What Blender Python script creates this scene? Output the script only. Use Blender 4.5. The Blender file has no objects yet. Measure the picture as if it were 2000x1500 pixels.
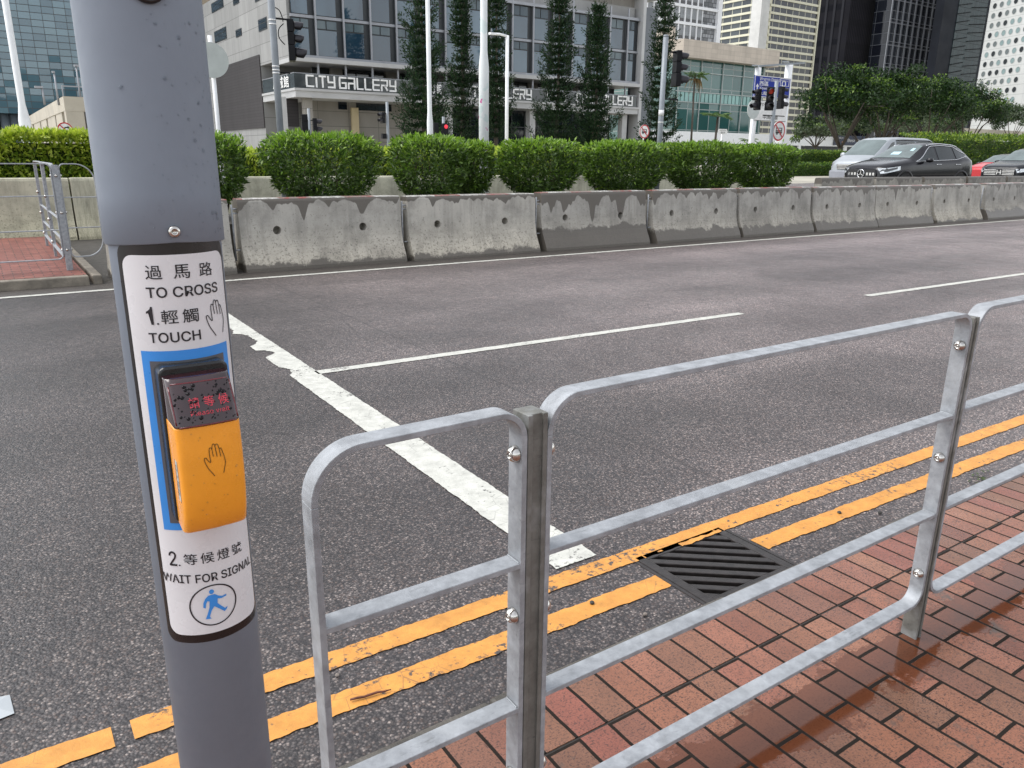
import bpy, bmesh, math, random
import numpy as np
from mathutils import Vector, Matrix
R_ = math.radians
SC = bpy.context.scene
COL = SC.collection
rng = np.random.default_rng(7)
random.seed(7)

# ------------------------------------------------------------------ camera
CAM_H, F_PX, PITCH, YAW, ROLL = 1.6, 1500.0, math.atan(445/1500.0), R_(34.2), R_(0.6)
_F = np.array([math.sin(YAW)*math.cos(PITCH), math.cos(YAW)*math.cos(PITCH), -math.sin(PITCH)])
_Rt = np.array([math.cos(YAW), -math.sin(YAW), 0.0])
_U = np.cross(_Rt, _F)
_Rr = _Rt*math.cos(ROLL) + _U*math.sin(ROLL)
_Ur = np.cross(_Rr, _F)
cam_d = bpy.data.cameras.new('camera')
cam_d.sensor_width = 36.0
cam_d.lens = 36.0*F_PX/2000.0
cam_d.clip_start = 0.05
cam_d.clip_end = 3000.0
cam = bpy.data.objects.new('camera', cam_d)
COL.objects.link(cam)
cam.matrix_world = Matrix(((_Rr[0], _Ur[0], -_F[0], 0.0), (_Rr[1], _Ur[1], -_F[1], 0.0),
                           (_Rr[2], _Ur[2], -_F[2], CAM_H), (0, 0, 0, 1)))
SC.camera = cam

# ------------------------------------------------------------------ overcast sky, soft sun, exposure
SUN_EL, SUN_AZ = R_(58), R_(-60)          # azimuth measured from +Y towards +X
world = bpy.data.worlds.new("World")
SC.world = world
world.use_nodes = True
wn, wl = world.node_tree.nodes, world.node_tree.links
wn.clear()
sky = wn.new('ShaderNodeTexSky')
sky.sky_type = 'NISHITA'
sky.sun_disc = False
sky.sun_elevation = SUN_EL
sky.sun_rotation = SUN_AZ
sky.air_density, sky.dust_density, sky.ozone_density = 1.0, 1.0, 1.0
hs = wn.new('ShaderNodeHueSaturation')
hs.inputs['Saturation'].default_value = 0.20      # cloud layer: nearly colourless daylight
bg = wn.new('ShaderNodeBackground')
bg.inputs['Strength'].default_value = 0.13
wo = wn.new('ShaderNodeOutputWorld')
wl.new(sky.outputs[0], hs.inputs['Color'])
wl.new(hs.outputs[0], bg.inputs['Color'])
wl.new(bg.outputs[0], wo.inputs[0])
sd = bpy.data.lights.new('sun', 'SUN')
sd.energy = 0.9
sd.angle = R_(40)
sd.color = (1.0, 0.97, 0.92)
so = bpy.data.objects.new('sun', sd)
COL.objects.link(so)
_sv = Vector((math.sin(SUN_AZ)*math.cos(SUN_EL), math.cos(SUN_AZ)*math.cos(SUN_EL), math.sin(SUN_EL)))
so.rotation_euler = _sv.to_track_quat('Z', 'Y').to_euler()
so.location = (0, 0, 60)
SC.view_settings.view_transform = 'Standard'
SC.view_settings.look = 'None'
SC.view_settings.exposure = 1.38
SC.view_settings.gamma = 1.0
SC.view_settings.use_curve_mapping = False

# ------------------------------------------------------------------ layout helpers: photo pixel -> point on a real plane
def ray(x, y):
    d = (x-1000)/F_PX*_Rr - (y-750)/F_PX*_Ur + _F
    return d
def gnd(x, y, z=0.0):
    d = ray(x, y)
    t = (z-CAM_H)/d[2]
    return np.array([t*d[0], t*d[1], z])
def onY(x, y, Y):
    d = ray(x, y)
    t = Y/d[1]
    return np.array([t*d[0], Y, CAM_H+t*d[2]])
def onX(x, y, X):
    d = ray(x, y)
    t = X/d[0]
    return np.array([X, t*d[1], CAM_H+t*d[2]])
# ------------------------------------------------------------------ mesh builder
LOC = {}
def wloc(o):
    return LOC.get(o.name, Vector((0, 0, 0))) if o is not None else Vector((0, 0, 0))
def tag(o, label=None, cat=None, group=None, kind=None):
    if label: o['label'] = label
    if cat: o['category'] = cat
    if group: o['group'] = group
    if kind: o['kind'] = kind
    return o
def empty(name, loc, label, cat, group=None):
    o = bpy.data.objects.new(name, None)
    o.empty_display_size = 0.2
    COL.objects.link(o)
    o.location = loc
    LOC[o.name] = Vector(loc)
    return tag(o, label, cat, group)
def link_mesh(name, me, parent=None):
    o = bpy.data.objects.new(name, me)
    COL.objects.link(o)
    if parent is not None:
        o.parent = parent
        LOC[o.name] = wloc(parent)
    return o
class MB:
    def __init__(s):
        s.v, s.f, s.m, s.sm = [], [], [], []
    def add(s, vs, fs, mi=0, smooth=False):
        b = len(s.v)
        s.v.extend([tuple(map(float, p)) for p in vs])
        for f in fs:
            s.f.append(tuple(b+i for i in f)); s.m.append(mi); s.sm.append(smooth)
        return s
    def box(s, x0, x1, y0, y1, z0, z1, mi=0):
        if x0 > x1: x0, x1 = x1, x0
        if y0 > y1: y0, y1 = y1, y0
        if z0 > z1: z0, z1 = z1, z0
        vs = [(x0,y0,z0),(x1,y0,z0),(x1,y1,z0),(x0,y1,z0),(x0,y0,z1),(x1,y0,z1),(x1,y1,z1),(x0,y1,z1)]
        return s.add(vs, [(0,3,2,1),(4,5,6,7),(0,1,5,4),(1,2,6,5),(2,3,7,6),(3,0,4,7)], mi)
    def bar(s, p0, p1, w, h, up=(0,0,1), mi=0):
        p0, p1 = Vector(p0), Vector(p1)
        d = (p1-p0).normalized(); u = Vector(up)
        r = d.cross(u).normalized(); u = r.cross(d).normalized()
        vs = []
        for p in (p0, p1):
            for a, b in ((-1,-1),(1,-1),(1,1),(-1,1)):
                vs.append(p + r*(a*w/2) + u*(b*h/2))
        return s.add(vs, [(0,3,2,1)[::-1],(4,5,6,7)[::-1],(0,4,5,1)[::1],(1,5,6,2),(2,6,7,3),(3,7,4,0)], mi)
    def rings(s, rings, closed=True, caps=True, mi=0, smooth=True):
        n = len(rings[0]); b = len(s.v)
        for r in rings: s.v.extend([tuple(map(float, p)) for p in r])
        for i in range(len(rings)-1):
            for j in range(n if closed else n-1):
                k = (j+1) % n
                s.f.append((b+i*n+j, b+i*n+k, b+(i+1)*n+k, b+(i+1)*n+j)); s.m.append(mi); s.sm.append(smooth)
        if caps and closed:
            s.f.append(tuple(b+j for j in range(n))[::-1]); s.m.append(mi); s.sm.append(False)
            e = b+(len(rings)-1)*n
            s.f.append(tuple(e+j for j in range(n))); s.m.append(mi); s.sm.append(False)
        return s
    def tube(s, pts, rad, n=10, mi=0, caps=True, smooth=True):
        pts = [Vector(p) for p in pts]
        if not hasattr(rad, '__len__'): rad = [rad]*len(pts)
        rs = []; ref = None
        for i, p in enumerate(pts):
            d = (pts[min(i+1, len(pts)-1)]-pts[max(i-1, 0)])
            d = d.normalized() if d.length > 1e-9 else Vector((0,0,1))
            if ref is None:
                ref = d.orthogonal().normalized()
            ref = (ref - d*ref.dot(d))
            ref = ref.normalized() if ref.length > 1e-6 else d.orthogonal().normalized()
            q = d.cross(ref)
            rs.append([p + (ref*math.cos(2*math.pi*j/n) + q*math.sin(2*math.pi*j/n))*rad[i] for j in range(n)])
        return s.rings(rs, True, caps, mi, smooth)
    def cyl(s, p0, p1, r0, r1=None, n=16, mi=0, smooth=True):
        return s.tube([p0, p1], [r0, r0 if r1 is None else r1], n, mi, True, smooth)
    def lathe(s, base, axis, prof, n=24, mi=0, smooth=True):
        """prof: list of (radius, height along axis)"""
        base, a = Vector(base), Vector(axis).normalized()
        e = a.orthogonal().normalized(); g = a.cross(e)
        rs = [[base + a*h + (e*math.cos(2*math.pi*j/n)+g*math.sin(2*math.pi*j/n))*max(r, 1e-5) for j in range(n)] for r, h in prof]
        return s.rings(rs, True, True, mi, smooth)
    def prism(s, poly, axis, a0, a1, mi=0, smooth=False):
        """poly: 2-D points; axis 'x': (y,z), 'y': (x,z), 'z': (x,y), swept a0..a1"""
        def P(p, a):
            return {'x': (a, p[0], p[1]), 'y': (p[0], a, p[1]), 'z': (p[0], p[1], a)}[axis]
        return s.rings([[P(p, a0) for p in poly], [P(p, a1) for p in poly]], True, True, mi, smooth)
    def sheet(s, poly, mi=0):
        return s.add(poly, [tuple(range(len(poly)))], mi)
    def build(s, name, mats, parent=None, bevel=0.0, seg=2, recalc=True):
        me = bpy.data.meshes.new(name)
        off = wloc(parent)
        me.from_pydata([(x-off[0], y-off[1], z-off[2]) for x, y, z in s.v], [], s.f)
        if not isinstance(mats, (list, tuple)): mats = [mats]
        for m in mats: me.materials.append(m)
        me.polygons.foreach_set('material_index', s.m)
        me.polygons.foreach_set('use_smooth', s.sm)
        if recalc:
            bm = bmesh.new(); bm.from_mesh(me)
            bmesh.ops.recalc_face_normals(bm, faces=bm.faces)
            bm.to_mesh(me); bm.free()
        me.update()
        o = link_mesh(name, me, parent)
        if bevel > 0:
            md = o.modifiers.new('bevel', 'BEVEL')
            md.width, md.segments, md.limit_method, md.angle_limit = bevel, seg, 'ANGLE', R_(35)
            md.harden_normals = False
        return o
def copy_tree(o, parent=None, off=None):
    c = o.copy(); COL.objects.link(c)
    if parent is not None: c.parent = parent
    for ch in list(o.children): copy_tree(ch, c)
    return c

# ------------------------------------------------------------------ fast leaf clouds
def unit(a):
    return a/np.maximum(np.linalg.norm(a, axis=-1, keepdims=True), 1e-9)
def leaf_cloud(name, P, A, Nn, L, W, mats, midx, parent=None, fold=0.15):
    """P base points, A leaf axis, Nn leaf normal, L length, W width (arrays); one folded diamond per leaf"""
    n = len(P); A = unit(A); S = unit(np.cross(A, Nn)); N2 = np.cross(S, A)
    L = np.broadcast_to(L, (n,))[:, None]; W = np.broadcast_to(W, (n,))[:, None]
    V = np.empty((n, 4, 3))
    V[:, 0] = P
    V[:, 1] = P + A*L*0.45 + S*W*0.5 + N2*W*fold
    V[:, 2] = P + A*L - N2*L*0.10
    V[:, 3] = P + A*L*0.45 - S*W*0.5 + N2*W*fold
    off = np.array(wloc(parent))
    V = (V - off).reshape(-1, 3)
    me = bpy.data.meshes.new(name)
    me.vertices.add(4*n); me.loops.add(4*n); me.polygons.add(n)
    me.vertices.foreach_set('co', V.astype(np.float32).ravel())
    me.loops.foreach_set('vertex_index', np.arange(4*n, dtype=np.int32))
    me.polygons.foreach_set('loop_start', np.arange(0, 4*n, 4, dtype=np.int32))
    for m in mats: me.materials.append(m)
    me.polygons.foreach_set('material_index', np.broadcast_to(midx, (n,)).astype(np.int32).copy())
    me.update(calc_edges=True); me.validate()
    return link_mesh(name, me, parent)

# ------------------------------------------------------------------ materials
class NT:
    def __init__(s, name):
        s.mat = bpy.data.materials.new(name); s.mat.use_nodes = True
        s.n, s.l = s.mat.node_tree.nodes, s.mat.node_tree.links
        s.b = s.n['Principled BSDF']
    def node(s, t, **kw):
        nd = s.n.new(t)
        for k, v in kw.items(): setattr(nd, k, v)
        return nd
    def set(s, nd, sock, val):
        i = nd.inputs[sock]
        if hasattr(val, 'is_output') or isinstance(val, bpy.types.NodeSocket): s.l.new(val, i)
        else: i.default_value = val
        return nd
    def coord(s, kind='Object', scale=(1,1,1), rot=(0,0,0), loc=(0,0,0)):
        if kind == 'World':
            src = s.node('ShaderNodeNewGeometry').outputs['Position']
        else:
            src = s.node('ShaderNodeTexCoord').outputs[kind]
        mp = s.node('ShaderNodeMapping')
        s.l.new(src, mp.inputs[0])
        mp.inputs['Scale'].default_value = scale; mp.inputs['Rotation'].default_value = rot; mp.inputs['Location'].default_value = loc
        return mp.outputs[0]
    def noise(s, vec, scale=5, detail=4, rough=0.55, out='Fac', dist=0.0):
        t = s.node('ShaderNodeTexNoise'); s.l.new(vec, t.inputs['Vector'])
        t.inputs['Scale'].default_value = scale; t.inputs['Detail'].default_value = detail; t.inputs['Roughness'].default_value = rough
        t.inputs['Distortion'].default_value = dist
        return t.outputs[out]
    def voro(s, vec, scale=5, feature='F1', out='Distance', rnd=1.0):
        t = s.node('ShaderNodeTexVoronoi', feature=feature); s.l.new(vec, t.inputs['Vector'])
        t.inputs['Scale'].default_value = scale
        t.inputs['Randomness'].default_value = rnd
        return t.outputs[out]
    def ramp(s, fac, stops, interp='LINEAR'):
        r = s.node('ShaderNodeValToRGB'); s.l.new(fac, r.inputs[0]); cr = r.color_ramp; cr.interpolation = interp
        while len(cr.elements) < len(stops): cr.elements.new(0.5)
        for e, (p, c) in zip(cr.elements, stops):
            e.position = p; e.color = (c, c, c, 1) if not hasattr(c, '__len__') else tuple(c)+(1,)
        return r.outputs[0]
    def mix(s, fac, a, b, blend='MIX'):
        m = s.node('ShaderNodeMix', data_type='RGBA', blend_type=blend)
        s.set(m, 0, fac)
        for idx, v in ((6, a), (7, b)):
            if isinstance(v, bpy.types.NodeSocket): s.l.new(v, m.inputs[idx])
            else: m.inputs[idx].default_value = tuple(v)+(1,) if len(v) == 3 else v
        return m.outputs[2]
    def math(s, op, a, b=0.0, c=None, clamp=False):
        m = s.node('ShaderNodeMath', operation=op, use_clamp=clamp)
        for i, v in enumerate((a, b) if c is None else (a, b, c)):
            if isinstance(v, bpy.types.NodeSocket): s.l.new(v, m.inputs[i])
            else: m.inputs[i].default_value = v
        return m.outputs[0]
    def sep(s, vec):
        x = s.node('ShaderNodeSeparateXYZ'); s.l.new(vec, x.inputs[0]); return x.outputs
    def comb(s, x, y, z):
        c = s.node('ShaderNodeCombineXYZ')
        for i, v in enumerate((x, y, z)):
            if isinstance(v, bpy.types.NodeSocket): s.l.new(v, c.inputs[i])
            else: c.inputs[i].default_value = v
        return c.outputs[0]
    def bump(s, h, strength=0.3, dist=0.01, normal=None):
        b = s.node('ShaderNodeBump'); s.l.new(h, b.inputs['Height'])
        b.inputs['Strength'].default_value = strength; b.inputs['Distance'].default_value = dist
        if normal is not None: s.l.new(normal, b.inputs['Normal'])
        s.l.new(b.outputs[0], s.b.inputs['Normal'])
        return b.outputs[0]
    def out(s, color=None, rough=None, metal=None, spec=None, coat=None, emit=None, estr=None, alpha=None, trans=None, ior=None):
        for k, v in (('Base Color', color), ('Roughness', rough), ('Metallic', metal), ('Specular IOR Level', spec), ('Coat Weight', coat),
                     ('Emission Color', emit), ('Emission Strength', estr), ('Alpha', alpha), ('Transmission Weight', trans), ('IOR', ior)):
            if v is None: continue
            if isinstance(v, bpy.types.NodeSocket): s.l.new(v, s.b.inputs[k])
            else: s.b.inputs[k].default_value = tuple(v)+(1,) if hasattr(v, '__len__') and len(v) == 3 else v
        return s.mat
def plain(name, col, rough=0.5, metal=0.0, spec=0.5, var=0.12, scale=6.0, bump=0.0, bscale=60.0, coat=None, kind='Object', grime=0.0):
    t = NT(name); c = t.coord(kind)
    n1 = t.noise(c, scale, 5, 0.6)
    lo = tuple(x*(1-var) for x in col); hi = tuple(min(1, x*(1+var)) for x in col)
    colr = t.ramp(n1, [(0.3, lo), (0.7, hi)])
    if grime > 0:
        g = t.ramp(t.noise(c, scale*0.7, 8, 0.7), [(0.48, 0.0), (0.72, grime)])
        colr = t.mix(g, colr, tuple(x*0.35 for x in col))
    rr = t.ramp(t.noise(c, scale*2.3, 4), [(0.3, max(0, rough-0.08)), (0.7, min(1, rough+0.08))])
    if bump > 0: t.bump(t.noise(c, bscale, 5), bump, 0.01)
    return t.out(colr, rr, metal, spec, coat)
def emis(name, col, s):
    t = NT(name)
    return t.out(tuple(x*0.3 for x in col), 0.4, emit=col, estr=s)

# ------------------------------------------------------------------ lettering
_INTER = []
def latin_font():
    # the sans face that ships with Blender itself; the built-in face if it is not there
    if not _INTER:
        try:
            import os
            _INTER.append(bpy.data.fonts.load(os.path.join(bpy.utils.resource_path('LOCAL'), 'datafiles', 'fonts', 'Inter.woff2')))
        except Exception:
            _INTER.append(None)
    return _INTER[0]
def text_bm(body, bold=0.0, spacing=1.0):
    c = bpy.data.curves.new('lettering', 'FONT')
    if body.isascii() and latin_font() is not None: c.font = latin_font()
    c.body = body; c.offset = bold; c.resolution_u = 4
    c.space_character = spacing
    o = bpy.data.objects.new('lettering', c); COL.objects.link(o)
    bpy.context.view_layer.update()
    me = bpy.data.meshes.new_from_object(o.evaluated_get(bpy.context.evaluated_depsgraph_get()))
    bm = bmesh.new(); bm.from_mesh(me)
    bpy.data.objects.remove(o); bpy.data.meshes.remove(me); bpy.data.curves.remove(c)
    bmesh.ops.remove_doubles(bm, verts=bm.verts, dist=1e-5)
    return bm
def text_fit(mb, body, x0, x1, z0, z1, fmap, mi=0, bold=0.0, step=None, spacing=1.0):
    """lettering stretched into the box x0..x1, z0..z1 of a 2-D layout, then placed by fmap(s, z) -> 3-D"""
    bm = text_bm(body, bold, spacing)
    flat_fit(mb, bm, x0, x1, z0, z1, fmap, mi, step)
def flat_fit(mb, bm, x0, x1, z0, z1, fmap, mi=0, step=None, fit=True):
    if not bm.verts: bm.free(); return
    if fit:
        xs = [v.co.x for v in bm.verts]; ys = [v.co.y for v in bm.verts]
        ax, bx, ay, by = min(xs), max(xs), min(ys), max(ys)
        for v in bm.verts:
            v.co.x = x0 + (v.co.x-ax)/(bx-ax)*(x1-x0); v.co.y = z0 + (v.co.y-ay)/(by-ay)*(z1-z0); v.co.z = 0
    if step:
        xs = [v.co.x for v in bm.verts]
        k = math.floor(min(xs)/step)+1
        while k*step < max(xs):
            g = list(bm.verts)+list(bm.edges)+list(bm.faces)
            bmesh.ops.bisect_plane(bm, geom=g, plane_co=(k*step, 0, 0), plane_no=(1, 0, 0), dist=1e-7)
            k += 1
    bm.verts.index_update()
    mb.add([fmap(v.co.x, v.co.y) for v in bm.verts], [[v.index for v in f.verts] for f in bm.faces], mi)
    bm.free()
def poly_bm(polys):
    bm = bmesh.new()
    for p in polys:
        try: bm.faces.new([bm.verts.new((x, y, 0)) for x, y in p])
        except ValueError: pass
    bmesh.ops.triangulate(bm, faces=bm.faces)
    return bm
def stroke_polys(pts, w):
    """ribbon quads along a 2-D polyline"""
    out = []
    n = len(pts)
    L, Rr = [], []
    for i in range(n):
        a = np.array(pts[max(i-1, 0)], float); b = np.array(pts[min(i+1, n-1)], float)
        d = (b-a)/max(np.hypot(*(b-a)), 1e-9); nn = np.array([-d[1], d[0]])*w/2
        L.append(np.array(pts[i])+nn); Rr.append(np.array(pts[i])-nn)
    for i in range(n-1):
        out.append([L[i], L[i+1], Rr[i+1], Rr[i]])
    return out
def rrect(x0, x1, z0, z1, r, n=6):
    p = []
    for cx, cz, a0 in ((x1-r, z1-r, 0), (x0+r, z1-r, 90), (x0+r, z0+r, 180), (x1-r, z0+r, 270)):
        for i in range(n+1):
            a = R_(a0+90*i/n); p.append((cx+r*math.cos(a), cz+r*math.sin(a)))
    return p
def circ(cx, cz, r, n=28, rz=None):
    return [(cx+r*math.cos(2*math.pi*i/n), cz+(rz or r)*math.sin(2*math.pi*i/n)) for i in range(n)]
# ------------------------------------------------------------------ ground, road, pavement
def asphalt(name, tint=(1, 1, 1), gain=1.0):
    t = NT(name); c = t.coord('World')
    cell = t.voro(c, 112, out='Color'); dist = t.voro(c, 112, out='Distance')
    fine = t.voro(c, 260, out='Color')
    g = t.sep(cell)[0]; g2 = t.sep(cell)[1]; g3 = t.sep(fine)[2]
    stone = t.ramp(g, [(0.0, (.030, .028, .029)), (.30, (.062, .057, .058)), (.62, (.112, .102, .100)), (.86, (.185, .167, .158)), (1.0, (.34, .30, .275))])
    warm = t.mix(t.ramp(g2, [(.70, 0.0), (.95, .55)]), stone, (.15, .105, .085))
    small = t.ramp(g3, [(0, .45), (1, 1.45)])
    col = t.mix(.8, warm, small, 'MULTIPLY')
    tar = t.ramp(dist, [(.30, 0.0), (.62, .75)])
    col = t.mix(tar, col, (.018, .017, .019))
    big = t.ramp(t.noise(c, .55, 6, .62), [(.32, .72), (.68, 1.18)])
    col = t.mix(1.0, col, big, 'MULTIPLY')
    # two broad wheel tracks polished darker along each lane
    yy = t.sep(c)[1]
    wv = t.math('SINE', t.math('MULTIPLY', yy, 3.6))
    tr = t.ramp(t.math('ADD', t.math('MULTIPLY', wv, .25), t.noise(c, .9, 4)), [(.35, .84), (.75, 1.10)])
    col = t.mix(1.0, col, tr, 'MULTIPLY')
    # old trench patches
    pt = t.ramp(t.noise(t.coord('World', (.22, .5, .5)), 1.0, 1, .3), [(.40, .80), (.43, 1.0), (.60, 1.0), (.63, 1.16)])
    col = t.mix(1.0, col, pt, 'MULTIPLY')
    sx_ = t.sep(c)[0]
    # sealed joint across the lanes, fine cracks and oil drips
    jn = t.math('ABSOLUTE', t.math('SUBTRACT', t.math('ADD', t.sep(c)[0], t.math('MULTIPLY', t.noise(c, 1.6, 4), .10)), 3.02))
    col = t.mix(t.math('MULTIPLY', t.math('LESS_THAN', jn, .011), .55), col, (.022, .020, .020))
    ck = t.voro(t.coord('World', (.55, 1.0, 1)), .8, 'DISTANCE_TO_EDGE')
    ckm = t.math('MULTIPLY', t.ramp(t.math('ADD', ck, t.math('MULTIPLY', t.math('SUBTRACT', t.noise(c, 9, 4), .5), .03)), [(.0, 1.0), (.006, 0.0)]), t.ramp(t.noise(c, .5, 2), [(.50, 0.0), (.60, .55)]))
    col = t.mix(ckm, col, (.020, .018, .018))
    oil = t.ramp(t.noise(t.coord('World', (.5, 1.3, 1)), 1.7, 6, .7), [(.60, 0.0), (.74, .45)])
    col = t.mix(oil, col, (.035, .032, .033))
    # newer dark surfacing on the left; paler further along, sheen painted into the colour
    along_x = t.math('ADD', sx_, t.math('MULTIPLY', t.math('SUBTRACT', t.noise(c, .35, 3), .5), 5.0))
    pale = t.ramp(t.math('MULTIPLY', along_x, .05), [(.02, (.74, .735, .72)), (.10, (.96, .945, .93)), (.22, (1.62, 1.57, 1.54)), (.5, (1.86, 1.79, 1.78)), (.9, (2.2, 2.11, 2.11))])
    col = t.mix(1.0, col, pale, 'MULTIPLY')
    col = t.mix(1.0, col, tuple(x*gain for x in tint), 'MULTIPLY')
    t.bump(t.math('SUBTRACT', 1.0, dist), .55, .004)
    rr = t.ramp(t.noise(c, 3.0, 4), [(.3, .36), (.7, .54)])
    return t.out(col, rr, 0, .5)
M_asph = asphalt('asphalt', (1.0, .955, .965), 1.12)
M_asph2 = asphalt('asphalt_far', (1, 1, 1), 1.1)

WETY, WETS = 1.035, .0
def brick_paving(name, off):
    t = NT(name); s = t.sep(t.coord('World'))
    u = t.math('ADD', s[1], -1.306+40*.412); v = t.math('ADD', s[0], -.059+400*.106)
    vec0 = t.comb(u, v, 0.0)
    wob = t.node('ShaderNodeTexNoise'); t.l.new(vec0, wob.inputs['Vector']); wob.inputs['Scale'].default_value = 9
    vec = t.node('ShaderNodeMixRGB') if False else t.mix(.006, vec0, wob.outputs['Color'], 'ADD')
    def brick(ms):
        b = t.node('ShaderNodeTexBrick'); t.l.new(vec, b.inputs['Vector'])
        b.offset = off; b.offset_frequency = 2
        b.inputs['Scale'].default_value = 1.0; b.inputs['Brick Width'].default_value = .206; b.inputs['Row Height'].default_value = .106
        b.inputs['Mortar Size'].default_value = ms; b.inputs['Mortar Smooth'].default_value = .12; b.inputs['Bias'].default_value = 0.0
        b.inputs['Color1'].default_value = (0, 0, 0, 1); b.inputs['Color2'].default_value = (1, 1, 1, 1); b.inputs['Mortar'].default_value = (.5, .5, .5, 1)
        return b
    b = brick(.0056)
    per = t.ramp(t.sep(b.outputs['Color'])[0], [(0, (.185, .068, .043)), (.25, (.255, .104, .058)), (.5, (.170, .083, .050)), (.75, (.245, .080, .054)), (1, (.270, .120, .070))])
    w = t.coord('World')
    per = t.mix(1.0, per, t.ramp(t.noise(w, 7, 6, .65), [(.3, .80), (.7, 1.15)]), 'MULTIPLY')
    # short dark wire-cut scratches
    for k, (rot, sc_) in enumerate(((.5, (70, 210, 1)), (-.4, (210, 80, 1)), (1.2, (110, 190, 1)))):
        sc = t.noise(t.coord('World', sc_, (0, 0, rot)), 1.0, 2, .5)
        per = t.mix(t.ramp(sc, [(.60, 0.0), (.67, .8)]), per, (.050, .026, .02))
    grit = t.ramp(t.noise(w, 210, 2), [(.35, .82), (.65, 1.12)])
    per = t.mix(1.0, per, grit, 'MULTIPLY')
    # mud caught at a few corners
    mud = t.ramp(t.noise(w, 3.3, 7, .7), [(.61, 0.0), (.67, .85)])
    per = t.mix(mud, per, (.075, .062, .052))
    mort = t.mix(t.noise(w, 60, 3), (.012, .010, .009), (.030, .024, .020))
    # wet broken strip beside the railing; dark reflections painted into its colour
    yy, xx = s[1], s[0]
    ctr = t.math('ADD', WETY, t.math('MULTIPLY', t.math('SUBTRACT', xx, 1.7), WETS))
    band = t.math('SUBTRACT', 1.0, t.math('MULTIPLY', t.math('ABSOLUTE', t.math('SUBTRACT', yy, ctr)), 6.5))
    band = t.math('MAXIMUM', band, 0.0)
    wet = t.math('ADD', t.math('MULTIPLY', band, .40), t.noise(t.coord('World', (1.4, 2.0, 1)), 5.2, 5, .62))
    wet = t.ramp(wet, [(.655, 0.0), (.70, 1.0)])
    per = t.mix(t.math('MULTIPLY', wet, .82), per, (.105, .032, .013))
    col = t.mix(b.outputs['Fac'], per, mort)
    rr = t.ramp(t.noise(w, 5.0, 4), [(.3, .20), (.7, .40)])
    rr2 = t.mix(b.outputs['Fac'], t.mix(wet, rr, (.07, .07, .07)), (.95, .95, .95))
    spc = t.math('SUBTRACT', .5, t.math('MULTIPLY', b.outputs['Fac'], .42))
    h = t.math('SUBTRACT', t.math('MULTIPLY', t.noise(w, 120, 4), t.math('SUBTRACT', .35, t.math('MULTIPLY', wet, .3))), t.math('MULTIPLY', b.outputs['Fac'], 1.3))
    t.bump(h, .5, .004)
    return t.out(col, rr2, 0, spc)
M_brick_head = brick_paving('clay_paver_header', 0.0)
M_brick_run = brick_paving('clay_paver_running', 0.5)
M_kerb = plain('kerb_concrete', (.085, .077, .066), .6, var=.45, scale=7, bump=.5, bscale=90, kind='World', grime=.7)
M_ground = plain('pale_concrete_ground', (.40, .375, .31), .7, var=.15, scale=.5, kind='World', grime=.25)
M_gutter = plain('gutter_dirt', (.05, .042, .036), .6, var=.4, scale=14, bump=.5, bscale=80, kind='World')
M_soil = plain('median_soil', (.05, .045, .038), .8, var=.35, scale=8, bump=.5, kind='World')

def struct(mb, name, mats, label=None, **k):
    o = mb.build(name, mats, **k); tag(o, label, None, None, 'structure'); return o
struct(MB().box(-1200, 1400, -1200, 1400, -.9, -.6), 'ground', M_ground)
mb = MB()
DX0, DX1, DY0, DY1 = 2.02, 2.555, 1.635, 2.085          # gully opening
xs, ys = [-90, DX0, DX1, 160], [1.56, DY0, DY1, 10.96]
for i in range(3):
    for j in range(3):
        if i == 1 and j == 1: continue
        mb.sheet([(xs[i], ys[j], 0), (xs[i+1], ys[j], 0), (xs[i+1], ys[j+1], 0), (xs[i], ys[j+1], 0)])
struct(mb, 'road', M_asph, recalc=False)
struct(MB().box(-90, 160, -9, 1.306, -.3, .1), 'pavement', M_brick_run)
struct(MB().box(-90, 160, 1.3145, 1.50, -.3, .1), 'pavement_edge_course', M_brick_head)
struct(MB().box(-90, 160, 1.3065, 1.314, -.3, .0975), 'pavement_joint', plain('joint_sand', (.03, .025, .022), .8, var=.4, scale=30, kind='World'))
mb = MB()
x = -20.0
while x < 60:
    L = .995
    y1 = 1.575 + random.uniform(-.003, .003)
    z1 = .1 + random.uniform(-.003, .004)
    mb.box(x, x+L, 1.503, y1, -.3, z1); x += 1.0
struct(mb, 'kerb', M_kerb, bevel=.012)
struct(MB().box(-90, 160, 10.965, 17.35, -.3, .004), 'median', M_soil)
struct(MB().sheet([(-90, 10.43, .0035), (160, 10.43, .0035), (160, 10.962, .0035), (-90, 10.962, .0035)]), 'gutter', M_gutter)
struct(MB().box(-900, 1200, 17.36, 1200, -.5, .45), 'far_ground', M_ground)
struct(MB().sheet([(-120, 17.9, .456), (260, 17.9, .456), (260, 24.5, .456), (-120, 24.5, .456)]), 'far_road', M_asph2)

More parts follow.
